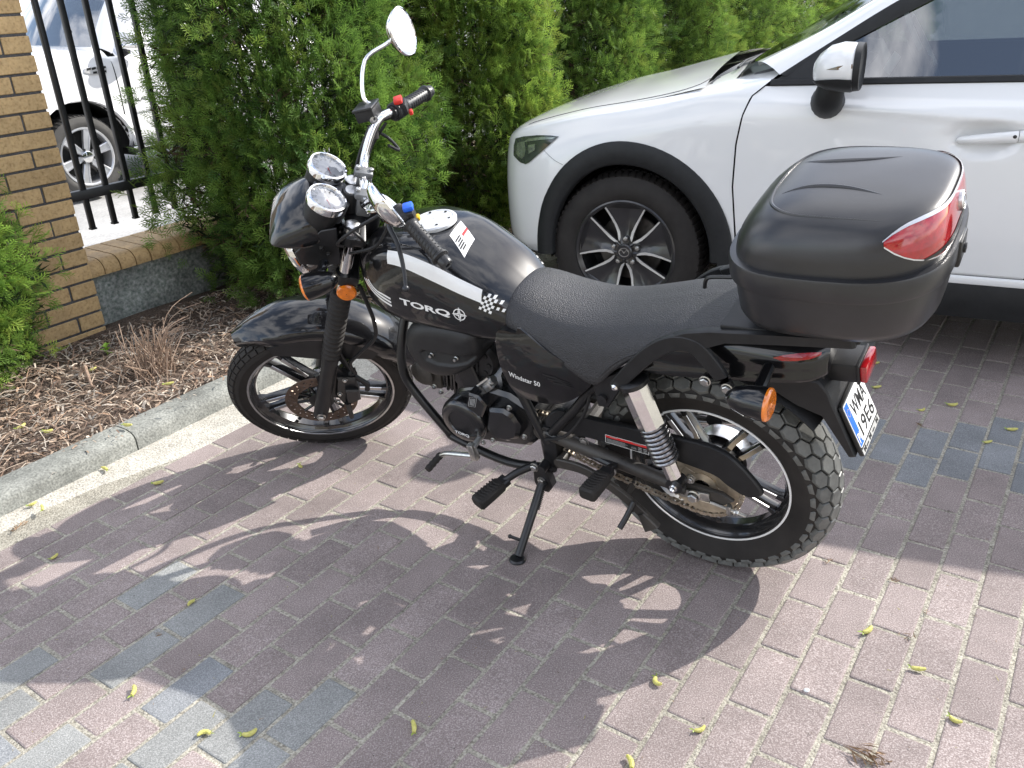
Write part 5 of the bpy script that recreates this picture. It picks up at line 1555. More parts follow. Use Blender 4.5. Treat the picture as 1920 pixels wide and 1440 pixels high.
bd = [sup(.181, .200, cxc, z=.9275), sup(.1865, .206, cxc, z=.929), sup(.188, .2085, cxc, z=.935), sup(.188, .2085, cxc, z=.967), sup(.1865, .207, cxc, z=.9705), sup(.177, .197, cxc, z=.9715)]
part(lofts(bd), 'case_rim', CASE, parent=tc, ang=35)
ld = [sup(.177, .1965, cxc, z=.970), sup(.1765, .1955, cxc - .001, z=.985), sup(.174, .194, cxc - .004, z=1.005), sup(.167, .188, cxc - .009, z=1.028), sup(.157, .178, cxc - .016, z=1.048), sup(.145, .164, cxc - .024, z=1.064), sup(.128, .142, cxc - .033, z=1.075), sup(.10, .110, cxc - .038, z=1.0825), sup(.05, .05, cxc - .040, z=1.087), sup(.004, .004, cxc - .040, z=1.088)]
ld = [[(p[0], p[1], p[2]) for p in r_] for r_ in [list(map(tuple, q)) for q in np.swapaxes(crn(np.array(ld), 3), 0, 0)]]
ld = [[(p[0], p[1], .97 + (p[2] - .97) * .87) for p in r_] for r_ in ld]
lid = part(lofts(ld), 'case_lid', CASE, parent=tc, ang=60)
lb_ = bvh_of(lid)
def lid_pt(x, y, off=0.0):
    h, hn, _, _ = lb_.ray_cast(Vector((x, y, 1.3)), Vector((0, 0, -1)))
    return h + hn * off if h is not None else None
# raised panel pressed into the lid
g = G()
edge = [(-.36, .150), (-.27, .150), (-.21, .140), (-.172, .105), (-.158, .05), (-.155, 0), (-.158, -.05), (-.172, -.105), (-.21, -.140), (-.27, -.150), (-.36, -.150)]
for pts_, r_ in ((edge, .0035),):
    P = [lid_pt(p.x, p.y, -.0006) for p in cr([(a, b, 0) for a, b in pts_], 5)[0]]; P = [p for p in P if p is not None]
    n_ = len(P); g.tube(P, [r_ * (.25 + .75 * min(1, 4 * min(k, n_ - 1 - k) / n_)) for k in range(n_)], 8)
for sg in (1, -1):
    P = [lid_pt(p.x, p.y, -.0025) for p in cr([(-.165, .075 * sg, 0), (-.22, .055 * sg, 0), (-.29, .060 * sg, 0), (-.36, .085 * sg, 0)], 6)[0]]; P = [p for p in P if p is not None]
    n_ = len(P); g.tube(P, [.006 * (.2 + .8 * math.sin(PI * min(.98, max(.02, k / (n_ - 1))))) for k in range(n_)], 8)
part(g, 'lid_ridge', CASE, parent=tc)
# red rear reflector wrapped round the lid
def lid_side(th, z, off):
    o_ = Vector((cxc - .01, 0, z)); d_ = Vector((math.cos(th), math.sin(th), 0))
    h, hn, _, _ = lb_.ray_cast(o_ + d_ * .4, -d_)
    return (h + hn * off) if h is not None else o_ + d_ * .1
def band(t0, t1, zl, zh, off, n=30, m=8):
    g = G(); rows = []
    for i in range(n + 1):
        u = i / n; th = PI + (t0 + (t1 - t0) * u); rows.append([lid_side(th, zl(u) + (zh(u) - zl(u)) * j / m, off) for j in range(m + 1)])
    g.loft(rows, False); return g
h_ = lambda u: abs(2 * u - 1)
part(band(-1.12, 1.12, lambda u: .986 + .043 * h_(u) ** 4, lambda u: 1.058 - .023 * h_(u) ** 7, .0026), 'case_reflector', RED, parent=tc, ang=60)
part(band(-1.12, 1.12, lambda u: .9835 + .043 * h_(u) ** 4, lambda u: .986 + .043 * h_(u) ** 4, .0030, m=2), 'reflector_trim', MATS.get('bright_trim') or mat('bright_trim', (.65, .65, .67), .25, metal=.6, var=.05, vscale=20), parent=tc, ang=60)
part(band(-1.13, 1.13, lambda u: 1.0575 - .023 * h_(u) ** 7, lambda u: 1.0615 - .0255 * h_(u) ** 7, .0032, m=2), 'reflector_trim', mat('bright_trim', (.65, .65, .67), .25, metal=.6, var=.05, vscale=20), parent=tc, ang=60)
part(band(-.80, .80, lambda u: .988 + .006 * h_(u), lambda u: 1.010 - .012 * h_(u), .0034, m=4), 'reflector_insert', SATIN, parent=tc, ang=60)
g = G(); p0_ = lid_side(PI, 1.034, .004); ax_ = (p0_ - lid_side(PI, 1.034, 0)).normalized()
g.lathe([(.0175, -.003), (.0175, .003), (.015, .0045), (.0145, .003), (.001, .0035)], p0_, ax_, 28); g.torus(p0_ + ax_ * .0042, ax_, .011, .0012, 28, 6)
u_ = Vector((0, -1, 0)); w_ = ax_.cross(u_)
g.ribbon([p0_ + ax_ * .005 + u_ * -.006 - w_ * .006, p0_ + ax_ * .005 + u_ * .002 + w_ * .006, p0_ + ax_ * .005 + u_ * .007 - w_ * .003], .0025, .0015, up=tuple(ax_.cross(Vector((0, 1, 0)))))
part(g, 'round_emblem', ALU, parent=tc)
g = G(); g.box((cxc - .186, 0, .948), (.012, .06, .05), None, .004); g.lathe([(.009, 0), (.009, .006), (.001, .007)], Vector((cxc - .190, 0, .948)), (-1, 0, 0), 16); part(g, 'case_lock', SATIN, parent=tc)
# exhaust on the far side
g = G(); g.tube([(.75, -.05, .37), (.70, -.08, .26), (.60, -.11, .235), (.40, -.14, .25), (.28, -.16, .28)], .016, 12, sm=5)
exh = part(g, 'exhaust_pipe', CHROME)
g = G(); g.tube([(.30, -.160, .275), (.27, -.163, .282), (-.14, -.185, .375), (-.16, -.186, .38)], [.022, .042, .046, .035], 24); part(g, 'silencer', CHROME, parent=exh)
# ================================================================== cars
CARW = mat('pearl_white_paint', (0.74, 0.745, 0.74), 0.28, coat=1.0, cr=0.03, var=0.015, vscale=2)
CLAD = mat('grey_black_cladding', (0.016, 0.017, 0.018), 0.5, spec=0.3, var=0.2, vscale=25, bump=0.12, bscale=500)
DARK = mat('dark_cavity', (0.006, 0.006, 0.006), 0.8, var=0.2, vscale=10)
CABIN = mat('charcoal_cabin_trim', (0.07, 0.07, 0.074), 0.65, var=0.2, vscale=12, bump=0.1, bscale=200)
AUTOG = glassmat('car_glass', (.36, .40, .40), .76, .005, 1.52)
WSG = glassmat('windscreen_glass', (.45, .52, .48), .95, .005, 1.52)
PAPER = mat('paper', (.75, .76, .76), .7, var=.04, vscale=30)
def arch_cut(rows, hub, rad, mirror_y, squash=False):
    """rows: grid of points; returns verts, faces without those inside the wheel arch"""
    n = len(rows[0]); V = [p for r_ in rows for p in r_]; F = []
    for i in range(len(rows) - 1):
        for j in range(n - 1):
            q = (i * n + j, i * n + j + 1, (i + 1) * n + j + 1, (i + 1) * n + j)
            c = sum((V[k] for k in q), Vector()) / 4
            if ((c.x - hub[0]) / (.86 if c.x > hub[0] and squash else 1)) ** 2 + (c.z - hub[1]) ** 2 < rad * rad and (c.y > -.3 or c.y < mirror_y + .3): continue
            F.append(q)
    return V, F
def full(sec, ym):
    """mirror a half section about the car's middle plane"""
    return sec + [(2 * ym - y, z) for y, z in sec[::-1][1:]]
def car_frame(o, ang):
    cy_ = Vector((math.sin(ang), -math.cos(ang), 0)); cx_ = Vector((cy_.y, -cy_.x, 0))
    m = Matrix((cx_, cy_, Vector((0, 0, 1)))).transposed().to_4x4(); m.translation = o
    return m
def tyre(g, c, R_, hw, rr, n=72, lugs=60):
    prof = [(rr - .01, hw - .02), (rr + .005, hw - .008), (rr + .03, hw), (R_ - .05, hw - .002), (R_ - .018, hw - .016), (R_ - .007, hw - .035)]
    g.lathe(prof + [(R_ - .004, hw * .4), (R_ - .004, -hw * .4)] + [(a, -b) for a, b in prof[::-1]], c, Y, n)
    for k in range(lugs):
        a = 2 * PI * k / lugs; d = 2 * PI / lugs
        for sg in (1, -1):
            def P(th, y, r_): return c + Vector((math.cos(th) * r_, y * sg, math.sin(th) * r_))
            q = [(a, hw * .42, R_ - .005), (a + d * .62, hw * .42, R_ - .005), (a + d * .82, hw - .036, R_ - .006), (a + d * .9, hw - .017, R_ - .019), (a + d * .28, hw - .017, R_ - .019), (a + d * .2, hw - .036, R_ - .006)]
            g.loft([[P(*p) for p in q], [P(p[0], p[1] + .003, p[2] + .0055) for p in q]])
        g.loft([[c + Vector((math.cos(t_) * r_, y_, math.sin(t_) * r_)) for t_, y_ in ((a, -hw * .3), (a + d * .7, -hw * .3), (a + d * .9, hw * .3), (a + d * .2, hw * .3))] for r_ in (R_ - .006, R_)])
# ---------------------------------------------------------------- white crossover
CO = Vector((.496, 3.48, 0))
car = empty('parked_car', label='white hatchback-style crossover with black wheel arch trim, parked right behind the motorcycle', cat='car', mw=car_frame(CO, R(-27)))
YM = -.88
HUB = (0, .336)
def xg(z): return float(np.interp(z, [.2, .36, .46, .64, .80, .90, .967, 1.007, 1.04, 1.09], [-.475, -.468, -.462, -.443, -.447, -.463, -.488, -.536, -.575, -.60]))
cst = [(.800, [(-.80, .30), (-.80, .36), (-.80, .50), (-.80, .58), (-.81, .635), (-.82, .655), (-.85, .665), (-.88, .668)]),
       (.760, [(-.62, .30), (-.60, .36), (-.59, .50), (-.60, .59), (-.62, .65), (-.66, .685), (-.78, .70), (-.88, .705)]),
       (.700, [(-.42, .30), (-.40, .36), (-.385, .50), (-.395, .60), (-.42, .68), (-.47, .725), (-.66, .745), (-.88, .752)]),
       (.625, [(-.24, .30), (-.21, .36), (-.195, .50), (-.20, .62), (-.225, .72), (-.275, .768), (-.50, .792), (-.88, .80)]),
       (.545, [(-.125, .30), (-.10, .36), (-.085, .50), (-.09, .64), (-.115, .75), (-.165, .805), (-.42, .83), (-.88, .84)]),
       (.46, [(-.06, .30), (-.035, .36), (-.025, .50), (-.03, .66), (-.06, .775), (-.115, .832), (-.40, .86), (-.88, .87)]),
       (.34, [(-.02, .30), (.004, .36), (.014, .50), (.010, .68), (-.028, .80), (-.090, .862), (-.40, .892), (-.88, .905)]),
       (.18, [(-.01, .30), (.012, .36), (.020, .52), (.022, .71), (-.006, .835), (-.078, .898), (-.40, .932), (-.88, .948)]),
       (.02, [(-.01, .30), (.012, .36), (.022, .54), (.026, .73), (.004, .86), (-.074, .925), (-.40, .962), (-.88, .98)]),
       (-.14, [(-.01, .30), (.012, .36), (.022, .54), (.027, .75), (.010, .885), (-.070, .955), (-.40, .998), (-.88, 1.018)]),
       (-.30, [(-.01, .30), (.012, .36), (.022, .54), (.027, .76), (.014, .91), (-.060, .992), (-.40, 1.034), (-.88, 1.056)])]
lastc = (-.45, [(-.01, .30), (.012, .36), (.022, .54), (.027, .77), (.018, .925), (-.036, 1.012), (-.12, 1.052), (-.19, 1.066)])
def rowsof(st, ku, kv, warp=None):
    A = np.array([[(x, y, z) for y, z in hs] for x, hs in st], float)
    A = crn(A, ku); A = np.swapaxes(crn(np.swapaxes(A, 0, 1), kv), 0, 1)
    rows = []
    for r_ in A:
        row = [Vector(p) for p in r_]
        if warp: row = [warp(p) for p in row]
        rows.append(row)
    return rows
def mirrored(rows): return [[Vector((p.x, 2 * YM - p.y, p.z)) for p in r_] for r_ in rows]
# wings: front sides up to the door gap; nose and bonnet in one skin
def warpf(p):
    w = max(0, min(1, (.05 - p.x) / .5)); w = w * w * (3 - 2 * w)
    return Vector((p.x + w * (xg(p.z) + .0035 + .45), p.y, p.z))
wing = rowsof(cst + [lastc], 6, 7)
nside = 5 * 7 + 1
nwing = 5 * 7 + 5
for i, nm in enumerate(('wing', 'wing')):
    rows = [[warpf(p) for p in (r_[:nside] if k < len(wing) - 9 else r_[:nside + min(14, (k - len(wing) + 10) * 3)] )] for k, r_ in enumerate(wing)]
    mx_ = max(len(r_) for r_ in rows); rows = [r_ + [r_[-1].copy() for _ in range(mx_ - len(r_))] for r_ in rows]
    if i: rows = mirrored(rows)
    g = G(); V, F = arch_cut(rows, HUB, .425, 2 * YM, True); g.add(V, F)
    fw = g.build(nm, CARW, parent=car, ang=50)
    if i == 0: wing_b = bvh_of(fw)
rows = rowsof(cst, 6, 7); rows = [[p for p in r_[nside - 1:]] for r_ in rows]
rows = [r_ + [Vector((p.x, 2 * YM - p.y, p.z)) for p in r_[::-1][1:]] for r_ in rows]
rows = [[Vector((p.x + .05 * max(0, 1 - abs(p.y - YM) / .8) * (k / len(rows)), p.y, p.z)) for p in r_] for k, r_ in enumerate(rows)]
g = G(); g.loft(rows, False)
bonnet = g.build('bonnet', CARW, parent=car, ang=50)
bon_b = bvh_of(bonnet)
g = G()   # front face closing the nose with a dark grille
g.loft([[Vector((.797, -.80, z)), Vector((.797, 2 * YM + .80, z))] for z in (.30, .45, .655)], False); g.build('grille', DARK, parent=car)
g = G(); 
for sx_ in (1, -1):
    fy = lambda y: y if sx_ > 0 else 2 * YM - y
    pts = [(.40, .035), (.47, -.03), (.545, -.10), (.625, -.21), (.70, -.40), (.76, -.60), (.80, -.80)]
    g.loft([[Vector((x + .004, fy(y) , .305)), Vector((x + .012, fy(y), .27)), Vector((x - .02, fy(y - .01), .20)), Vector((x - .08, fy(y - .04), .19))] for x, y in pts], False)
g.loft([[Vector((.804, -.80, z)), Vector((.804, 2 * YM + .80, z))] for z in (.305, .20)], False)
g.build('lower_bumper', CLAD, parent=car)
# panel gap lines along the bonnet shut line
def seam(pts, bvh, d, w=.0045, name='shut_line'):
    g = G(); P = []
    for p in cr(pts, 8)[0]:
        h, hn, _, _ = bvh.ray_cast(p + Vector(d) * -.3, Vector(d))
        if h is not None: P.append(h + hn * (.0006 if hn.dot(Vector(d)) < 0 else -.0006))
    if len(P) > 1:
        g.ribbon(P, w, .001, up=(0, 1, .5)); g.build(name, DARK, parent=car)
seam([(.475, -.13, .82), (.37, -.125, .855), (.08, -.105, .905), (-.13, -.095, .94), (-.215, -.095, .955), (-.27, -.115, .985), (-.295, -.16, .995)], bon_b, (0, 0, -1), .004)
seam([(.352, .2, .745), (.300, .2, .712), (.258, .2, .695)], wing_b, (0, -1, 0), .003)
# wheel arch cladding and liner
def bodyY(x): return float(np.interp(x, [-.6, .1, .25, .36, .43, .5, .62], [.022, .024, .019, .006, -.022, -.060, -.19]))
for sd in (1, -1):
    fy = lambda y: y if sd > 0 else 2 * YM - y
    g = G(); rings = []
    for k in range(41):
        a = R(-4 + 184 * k / 40) if True else 0
        ca_, sa_ = math.cos(a), math.sin(a)
        ro = .462 if a < PI / 2 else .462
        sc_ = 1.0
        def P(r_, off): 
            x = ca_ * r_ * (.86 if ca_ > 0 else 1.0) + (0 if ca_ > 0 else 0); z = HUB[1] + sa_ * r_
            return Vector((x, fy(bodyY(x) + off), z))
        rings.append([P(.415, -.05), P(ro, -.002), P(ro, .006), P(ro - .006, .0105), P(ro - .05, .0125), P(ro - .085, .009), P(ro - .092, .002), P(ro - .094, -.04)])
    g.loft(rings, False)
    g.build('arch_trim', CLAD, parent=car, ang=50)
    g = G(); rings = []
    for k in range(25):
        a = R(-8 + 196 * k / 24); ca_, sa_ = math.cos(a) * (.9 if math.cos(a) > 0 else 1), math.sin(a)
        rings.append([Vector((ca_ * r_, fy(y), HUB[1] + sa_ * r_)) for r_, y in ((.385, -.03), (.385, -.30), (.05, -.30))])
    g.loft(rings, False); g.build('wheel_well', DARK, parent=car)
# doors and rear quarter: one skin per side cut at the shut lines
dst = [(x, [(-.012 - b, .355), (.010 - b, .372), (.022 - b, .50), (.029 - b, .68), (.031 - b, .84), (.024 - b, .925 - .0 * i), (-.004 - b, .962), (-.030 - b, .998 + .035 * i / 6)]) for i, (x, b) in enumerate([(-.45, 0), (-.75, 0), (-1.05, 0), (-1.45, 0), (-1.9, .0), (-2.4, .0), (-2.9, .02), (-3.2, .08), (-3.35, .2)])]
def char(z, x): return z
def warpd(p, x0=-.45):
    w = max(0, min(1, (p.x + 1.05) / .6)); w = w * w * (3 - 2 * w)
    q = Vector((p.x + w * (xg(p.z) - .0035 + .45), p.y, p.z))
    ws = max(0, 1 - abs(q.x - XS) / .62); q.x += ws * (-1.46 - (q.z - .36) * .72 - XS)
    d = ((q.x + 1.262) / .112) ** 2 + ((q.z - .838) / .060) ** 2
    if d < 1: q.y -= .040 * (1 - d) ** .9
    # character line dropping towards the rear
    cl = .960 - .070 * min(1, max(0, (-.5 - q.x) / .9)); q.y += .006 * math.exp(-((q.z - cl) / .016) ** 2)
    return q
rows = rowsof(dst, 14, 9)
ns = next(k for k, r_ in enumerate(rows) if r_[0].x < -1.62); XS = rows[ns][0].x
door_rows = [[warpd(p) for p in r_] for r_ in rows]
for sd in (1, -1):
    for nm, rr_ in (('front_door', door_rows[:ns] + [[p + Vector((.0035, 0, 0)) for p in door_rows[ns]]]), ('rear_side', [[p - Vector((.0035, 0, 0)) for p in door_rows[ns]]] + door_rows[ns + 1:])):
        q = rr_ if sd > 0 else mirrored(rr_)
        g = G()
        if nm == 'rear_side': V, F = arch_cut(q, (-2.57, .336), .425, 2 * YM); g.add(V, F)
        else: g.loft(q, False)
        do = g.build(nm, CARW, parent=car, ang=50)
        if sd > 0 and nm == 'front_door': fdoor = do; fd_b = bvh_of(do)
g = G(); g.prism([(-.40, .32), (-.40, .98), (-.56, 1.02), (-3.2, 1.02), (-3.2, .32)], pm(-.045), pm(-.055)); g.prism([(-.40, .32), (-.40, .98), (-.56, 1.02), (-3.2, 1.02), (-3.2, .32)], pm(2 * YM + .045), pm(2 * YM + .055))
g.box((-1.6, YM, .30), (3.9, 1.5, .04)); g.box((-3.3, YM, .65), (.08, 1.4, .75)); g.box((-.52, YM, .65), (.06, 1.5, .66)); g.box((.25, YM, .45), (.9, .95, .3)); g.build('inner_shell', DARK, parent=car)
g = G(); g.box((-3.38, YM, .75), (.10, 1.40, .62), None, .04); g.build('tailgate', CARW, parent=car)
for sd in (1, -1):
    fy = lambda y: y if sd > 0 else 2 * YM - y
    g = G(); g.loft([[Vector((x, fy(y), z)) for y, z in ((-.02, .365), (.016, .362), (.028, .345), (.024, .26), (.008, .205), (-.06, .19))] for x in (-.40, -.9, -1.6, -2.2)], False); g.build('sill_trim', CLAD, parent=car, ang=50)
    g = G(); g.loft([[Vector((x, fy(y), z)) for y, z in ((.016, .3635), (.0295, .3585), (.0315, .343), (.029, .3375))] for x in (-.95, -1.5, -2.1)], False); g.build('sill_strip', CARW, parent=car, ang=50)
# glasshouse
PU = [(-.468, -.170, 1.072), (-.68, -.222, 1.172), (-.87, -.262, 1.283), (-1.10, -.300, 1.400), (-1.40, -.335, 1.490), (-2.1, -.35, 1.53), (-2.8, -.36, 1.49), (-3.2, -.37, 1.40)]
PD = [(-.572, -.052, 1.036), (-.735, -.118, 1.142), (-.945, -.170, 1.272), (-1.16, -.205, 1.372), (-1.42, -.225, 1.435), (-2.1, -.235, 1.455), (-2.8, -.25, 1.41), (-3.2, -.27, 1.33)]
for sd in (1, -1):
    fy = lambda p: Vector(p) if sd > 0 else Vector((p[0], 2 * YM - p[1], p[2]))
    U = cr(PU, 6)[0]; D = cr(PD, 6)[0]
    g = G(); rings = []
    for a, b in zip(U, D):
        m_ = (a + b) / 2 + Vector((0, .012, .012)); rings.append([fy(p) for p in (a + Vector((0, -.03, -.02)), a, a.lerp(m_, .5) + Vector((0, .003, .004)), m_, m_.lerp(b, .5) + Vector((0, .003, .003)), b, b + Vector((0, -.025, -.004)))])
    g.loft(rings, False); g.build('roof_pillar', CARW, parent=car, ang=50)
    # black window frame below the pillar and along the waist
    T_ = [(-.60, -.052, 1.030), (-.75, -.112, 1.112), (-1.0, -.168, 1.242), (-1.2, -.200, 1.338), (-1.45, -.225, 1.408), (-2.1, -.24, 1.43), (-2.8, -.255, 1.385), (-3.2, -.275, 1.30)]
    T2 = cr(T_, 6)[0]
    g = G(); g.loft([[fy(b + Vector((0, -.002, .002))), fy(b.lerp(t, .5) + Vector((0, .004, 0))), fy(t), fy(t + Vector((0, -.02, 0)))] for b, t in zip(D, T2)], False)
    g.prism([(-.556, 1.016), (-.735, 1.126), (-.80, 1.018)], lambda a, b: fy((a, -.046 - (b - 1.02) * .60, b)), lambda a, b: fy((a, -.060 - (b - 1.02) * .60, b)))
    g.loft([[fy((x, y, z + .030 * max(0, -x - .55) / 2.0)) for y, z in ((-.027, .999), (-.024, 1.004), (-.030, 1.019), (-.045, 1.021))] for x in (-.546, -.9, -1.4, -2.0, -2.6, -3.1)], False)
    g.box(fy((-1.72, -.16, 1.23)), (.10, .02, .46), Matrix.Rotation(R(26 * sd), 3, 'X')); g.box(fy((-2.75, -.16, 1.2)), (.16, .02, .42), Matrix.Rotation(R(26 * sd), 3, 'X'))
    g.build('window_frame', CLAD, parent=car, ang=50)
    g = G()
    gl = []
    for t in T2:
        zb = 1.018 + .030 * max(0, -t.x - .55) / 2.0
        gl.append([fy((t.x, -.046, zb)), fy((t.x, -.046 + (t.y + .046) * .55, zb + (t.z - zb) * .5)), fy((t.x, t.y - .006, t.z))])
    g.loft(gl[2:], False); g.build('side_window', AUTOG, parent=car)
rf = []
for (a, zc) in zip(cr(PU, 6)[0][18:], np.linspace(0, 1, 40)):
    rf.append([Vector((a.x, a.y - .0, a.z))] + [Vector((a.x + .05 * math.sin(PI * t), a.y + (2 * YM - 2 * a.y) * t, a.z + .035 * math.sin(PI * t))) for t in (.1, .25, .5, .75, .9)] + [Vector((a.x, 2 * YM - a.y, a.z))])
g = G(); g.loft(rf, False); g.build('roof', CARW, parent=car, ang=50)
U = cr(PU, 6)[0][:19]
g = G(); rings = []
for k, a in enumerate(U):
    t_ = k / 18; bow = .135 * (1 - .35 * t_)
    rings.append([Vector((a.x + bow * math.sin(PI * s) ** .8, a.y + (2 * YM - 2 * a.y) * s, a.z + (-.045 * (1 - t_) ** 3 + .02 * t_) * math.sin(PI * s) ** .6)) for s in np.linspace(0, 1, 13)])
g.loft(rings, False); g.build('windscreen', WSG, parent=car)
g = G(); base = rings[0]
hr_ = [Vector((-.300 + .0 * math.sin(PI * s), -.12 + (2 * YM + .24) * s, .996 + .030 * math.sin(PI * s) ** .5)) for s in np.linspace(0, 1, 13)]
g.loft([[p + Vector((0, 0, .002)) for p in base], [a.lerp(b, .5) + Vector((0, 0, -.030)) for a, b in zip(base, hr_)], hr_], False); g.build('scuttle_panel', CLAD, parent=car)
g = G(); g.ribbon([base[1] + Vector((.05, 0, -.012)), base[4] + Vector((.02, 0, .006)), base[8] + Vector((.02, 0, .006))], .010, .008); g.build('wiper', CLAD, parent=car)
# rear window
g = G(); g.loft([[Vector((-3.2, -.37, 1.40)), Vector((-3.2, 2 * YM + .37, 1.40))], [Vector((-3.38, -.24, 1.06)), Vector((-3.38, 2 * YM + .24, 1.06))]], False); g.build('rear_window', AUTOG, parent=car)
# cabin
g = G(); g.prism([(-.46, 1.03), (-.62, 1.07), (-.80, 1.05), (-.86, .95), (-.80, .70), (-.50, .70)], pm(-.14), pm(2 * YM + .14), .02); g.build('dashboard', CABIN, parent=car)
for yc in (-.50, -1.26):
    g = G(); g.box((-1.62, yc, .86), (.14, .46, .62), Matrix.Rotation(-.25, 3, 'Y'), .05); g.box((-1.74, yc, 1.27), (.09, .25, .17), Matrix.Rotation(-.2, 3, 'Y'), .035); g.box((-1.35, yc, .58), (.5, .48, .14), None, .05); g.build('car_seat', CABIN, parent=car)
g = G(); ax_ = Vector((-.86, 0, .5)).normalized(); g.torus((-1.02, -.50, 1.07), ax_, .182, .016, 40, 10); g.lathe([(.06, -.02), (.06, .02), (.001, .028)], (-1.01, -.50, 1.065), ax_, 20)
for a in (R(200), R(-20), R(270)):
    g.ribbon([Vector((-1.01, -.50, 1.065)), Vector((-1.02 + math.sin(a) * .5 * .17, -.50 + math.cos(a) * .18, 1.07 + math.sin(a) * .86 * .17))], .03, .012, up=tuple(ax_))
swh = g.build('steering_wheel', CABIN, parent=car)
g = G(); u_ = ax_.orthogonal().normalized(); w_ = ax_.cross(u_)
for a_ in (.4, 2.6): g.tube([Vector((-1.02, -.50, 1.07)) + (u_ * math.cos(a_ + t * 1.3) + w_ * math.sin(a_ + t * 1.3)) * .182 + Vector((-.010, .012, .008)) for t in (0, .25, .5, .75, 1)], .010, 8, sm=3)
g.build('wheel_trim', PAPER, parent=swh)
g = G(); g.box((-.84, -.20, 1.055), (.10, .09, .002), Matrix.Rotation(.9, 3, 'Y') @ Matrix.Rotation(.3, 3, 'X')); g.build('paper_sheet', PAPER, parent=car)
g = G(); g.box((-.93, -.30, 1.05), (.07, .08, .002), Matrix.Rotation(1.1, 3, 'Y') @ Matrix.Rotation(-.4, 3, 'X')); g.build('paper_sheet', PAPER, parent=car)
# head lamp
g = G()
hp = [(.285, .802), (.33, .8035), (.40, .800), (.47, .790), (.525, .775), (.535, .745), (.530, .705), (.48, .685), (.448, .682), (.425, .692), (.352, .748)]
V, F = flatdecal([(-a, b) for a, b in hp], [tuple(range(len(hp)))], .03)
allb = wing_b
decal(g, V, F, (0, .2, 0), (-1, 0, 0), (0, 0, 1), wing_b, .004, .02)
hlm = g.build('headlamp', mat('smoked_lamp_cover', (.045, .055, .045), .05, coat=1, cr=.01, var=.4, vscale=14), parent=car, ang=60)
g = G()
for pts_ in ([(.300, .797), (.37, .795), (.44, .783), (.47, .765), (.44, .772), (.37, .784), (.315, .790)], [(.462, .770), (.505, .760), (.508, .715), (.470, .700), (.455, .712), (.448, .74)], [(.400, .765), (.438, .758), (.430, .725), (.398, .742)]):
    V, F = [(-a, b) for a, b in pts_], [tuple(range(len(pts_)))]
    decal(g, V, F, (0, .2, 0), (-1, 0, 0), (0, 0, 1), wing_b, .0055, .02)
g.build('lamp_element', mat('lamp_silver', (.42, .45, .40), .18, metal=.8, var=.3, vscale=60), parent=hlm, ang=60)
# door mirror
g = G(); rings = []
mc_ = Vector((-.785, .135, 1.078))
def mring(x, sy, sz, dz=0, n=20, z0=-1):
    return [mc_ + Vector((x, math.copysign(abs(math.cos(2 * PI * k / n)) ** .75, math.cos(2 * PI * k / n)) * sy, dz + math.copysign(abs(math.sin(2 * PI * k / n)) ** .8, math.sin(2 * PI * k / n)) * sz)) for k in range(n)]
prof = [(.072, .012, .012, -.012), (.066, .050, .030, -.010), (.050, .082, .050, -.005), (.020, .102, .068, 0), (-.02, .110, .076, .002), (-.055, .110, .076, .0), (-.062, .107, .073, 0)]
rings = [mring(x, a, b, d) for x, a, b, d in prof]
g.loft(rings); mir = g.build('door_mirror', CARW, parent=car, ang=60)
g = G(); g.loft([mring(-.0625, .1105, .0765), mring(-.082, .108, .074), mring(-.083, .10, .066), mring(-.078, .096, .062)])
lowr = []
for x, a, b, d in prof[1:]:
    n = 11; lowr.append([mc_ + Vector((x, math.cos(PI + PI * k / (n - 1)) * (a + .002), d - .030 - abs(math.sin(PI * k / (n - 1))) ** .8 * (b - .026))) for k in range(n)])
g.loft(lowr, False); g.build('mirror_base', CLAD, parent=mir, ang=60)
g = G(); g.tube([mc_ + Vector((.01, -.035, -.055)), Vector((-.765, .085, .978)), Vector((-.757, .045, .958)), Vector((-.755, .012, .950))], [.042, .050, .056, .058], 18, sm=3); g.build('mirror_foot', CLAD, parent=mir, ang=60)
mb = bvh_of(mir); g = G(); q = [(.765, 1.078), (.80, 1.089), (.845, 1.095), (.846, 1.082), (.80, 1.078)]
decal(g, [(a, b) for a, b in q], [tuple(range(5))], (0, .4, 0), (-1, 0, 0), (0, 0, 1), None)
P = []
for a, b in cr([(a_, 0, b_) for a_, b_ in q], 1, None, True)[0] and q:
    h, hn, _, _ = mb.ray_cast(Vector((-a, .4, b)), -Y); P.append((h + Y * .0015) if h is not None else Vector((-a, .245, b)))
g = G(); g.add(P, [tuple(range(len(P)))]); g.build('mirror_indicator', mat('smoked_amber', (.10, .06, .03), .15, coat=1, var=.2, vscale=40), parent=mir, smooth=False)
# door handle
g = G(); rings = []
for x, w, y in ((-1.180, .006, .028), (-1.19, .012, .036), (-1.23, .0155, .043), (-1.30, .018, .046), (-1.358, .0195, .046), (-1.3595, .018, .045)):
    z = .831 + (-1.18 - x) * .10
    rings.append([Vector((x, y - .012 + math.cos(t) * .012, z + math.sin(t) * w)) for t in [2 * PI * k / 14 for k in range(14)]])
g.loft(rings); hd = g.build('door_handle', CARW, parent=car, ang=50)
g = G(); rings = []
for x, w in ((-1.3615, .018), (-1.363, .0195), (-1.405, .0185), (-1.412, .012)):
    z = .831 + (-1.18 - x) * .10
    rings.append([Vector((x, .034 + math.cos(t) * .012, z + math.sin(t) * w)) for t in [2 * PI * k / 14 for k in range(14)]])
g.loft(rings); g.build('handle_end', CARW, parent=hd, ang=50)
g = G(); g.lathe([(.0058, 0), (.005, .001), (.001, .0012)], (-1.349, .0462, .850), Y, 14); g.build('key_button', BLKPR, parent=hd)
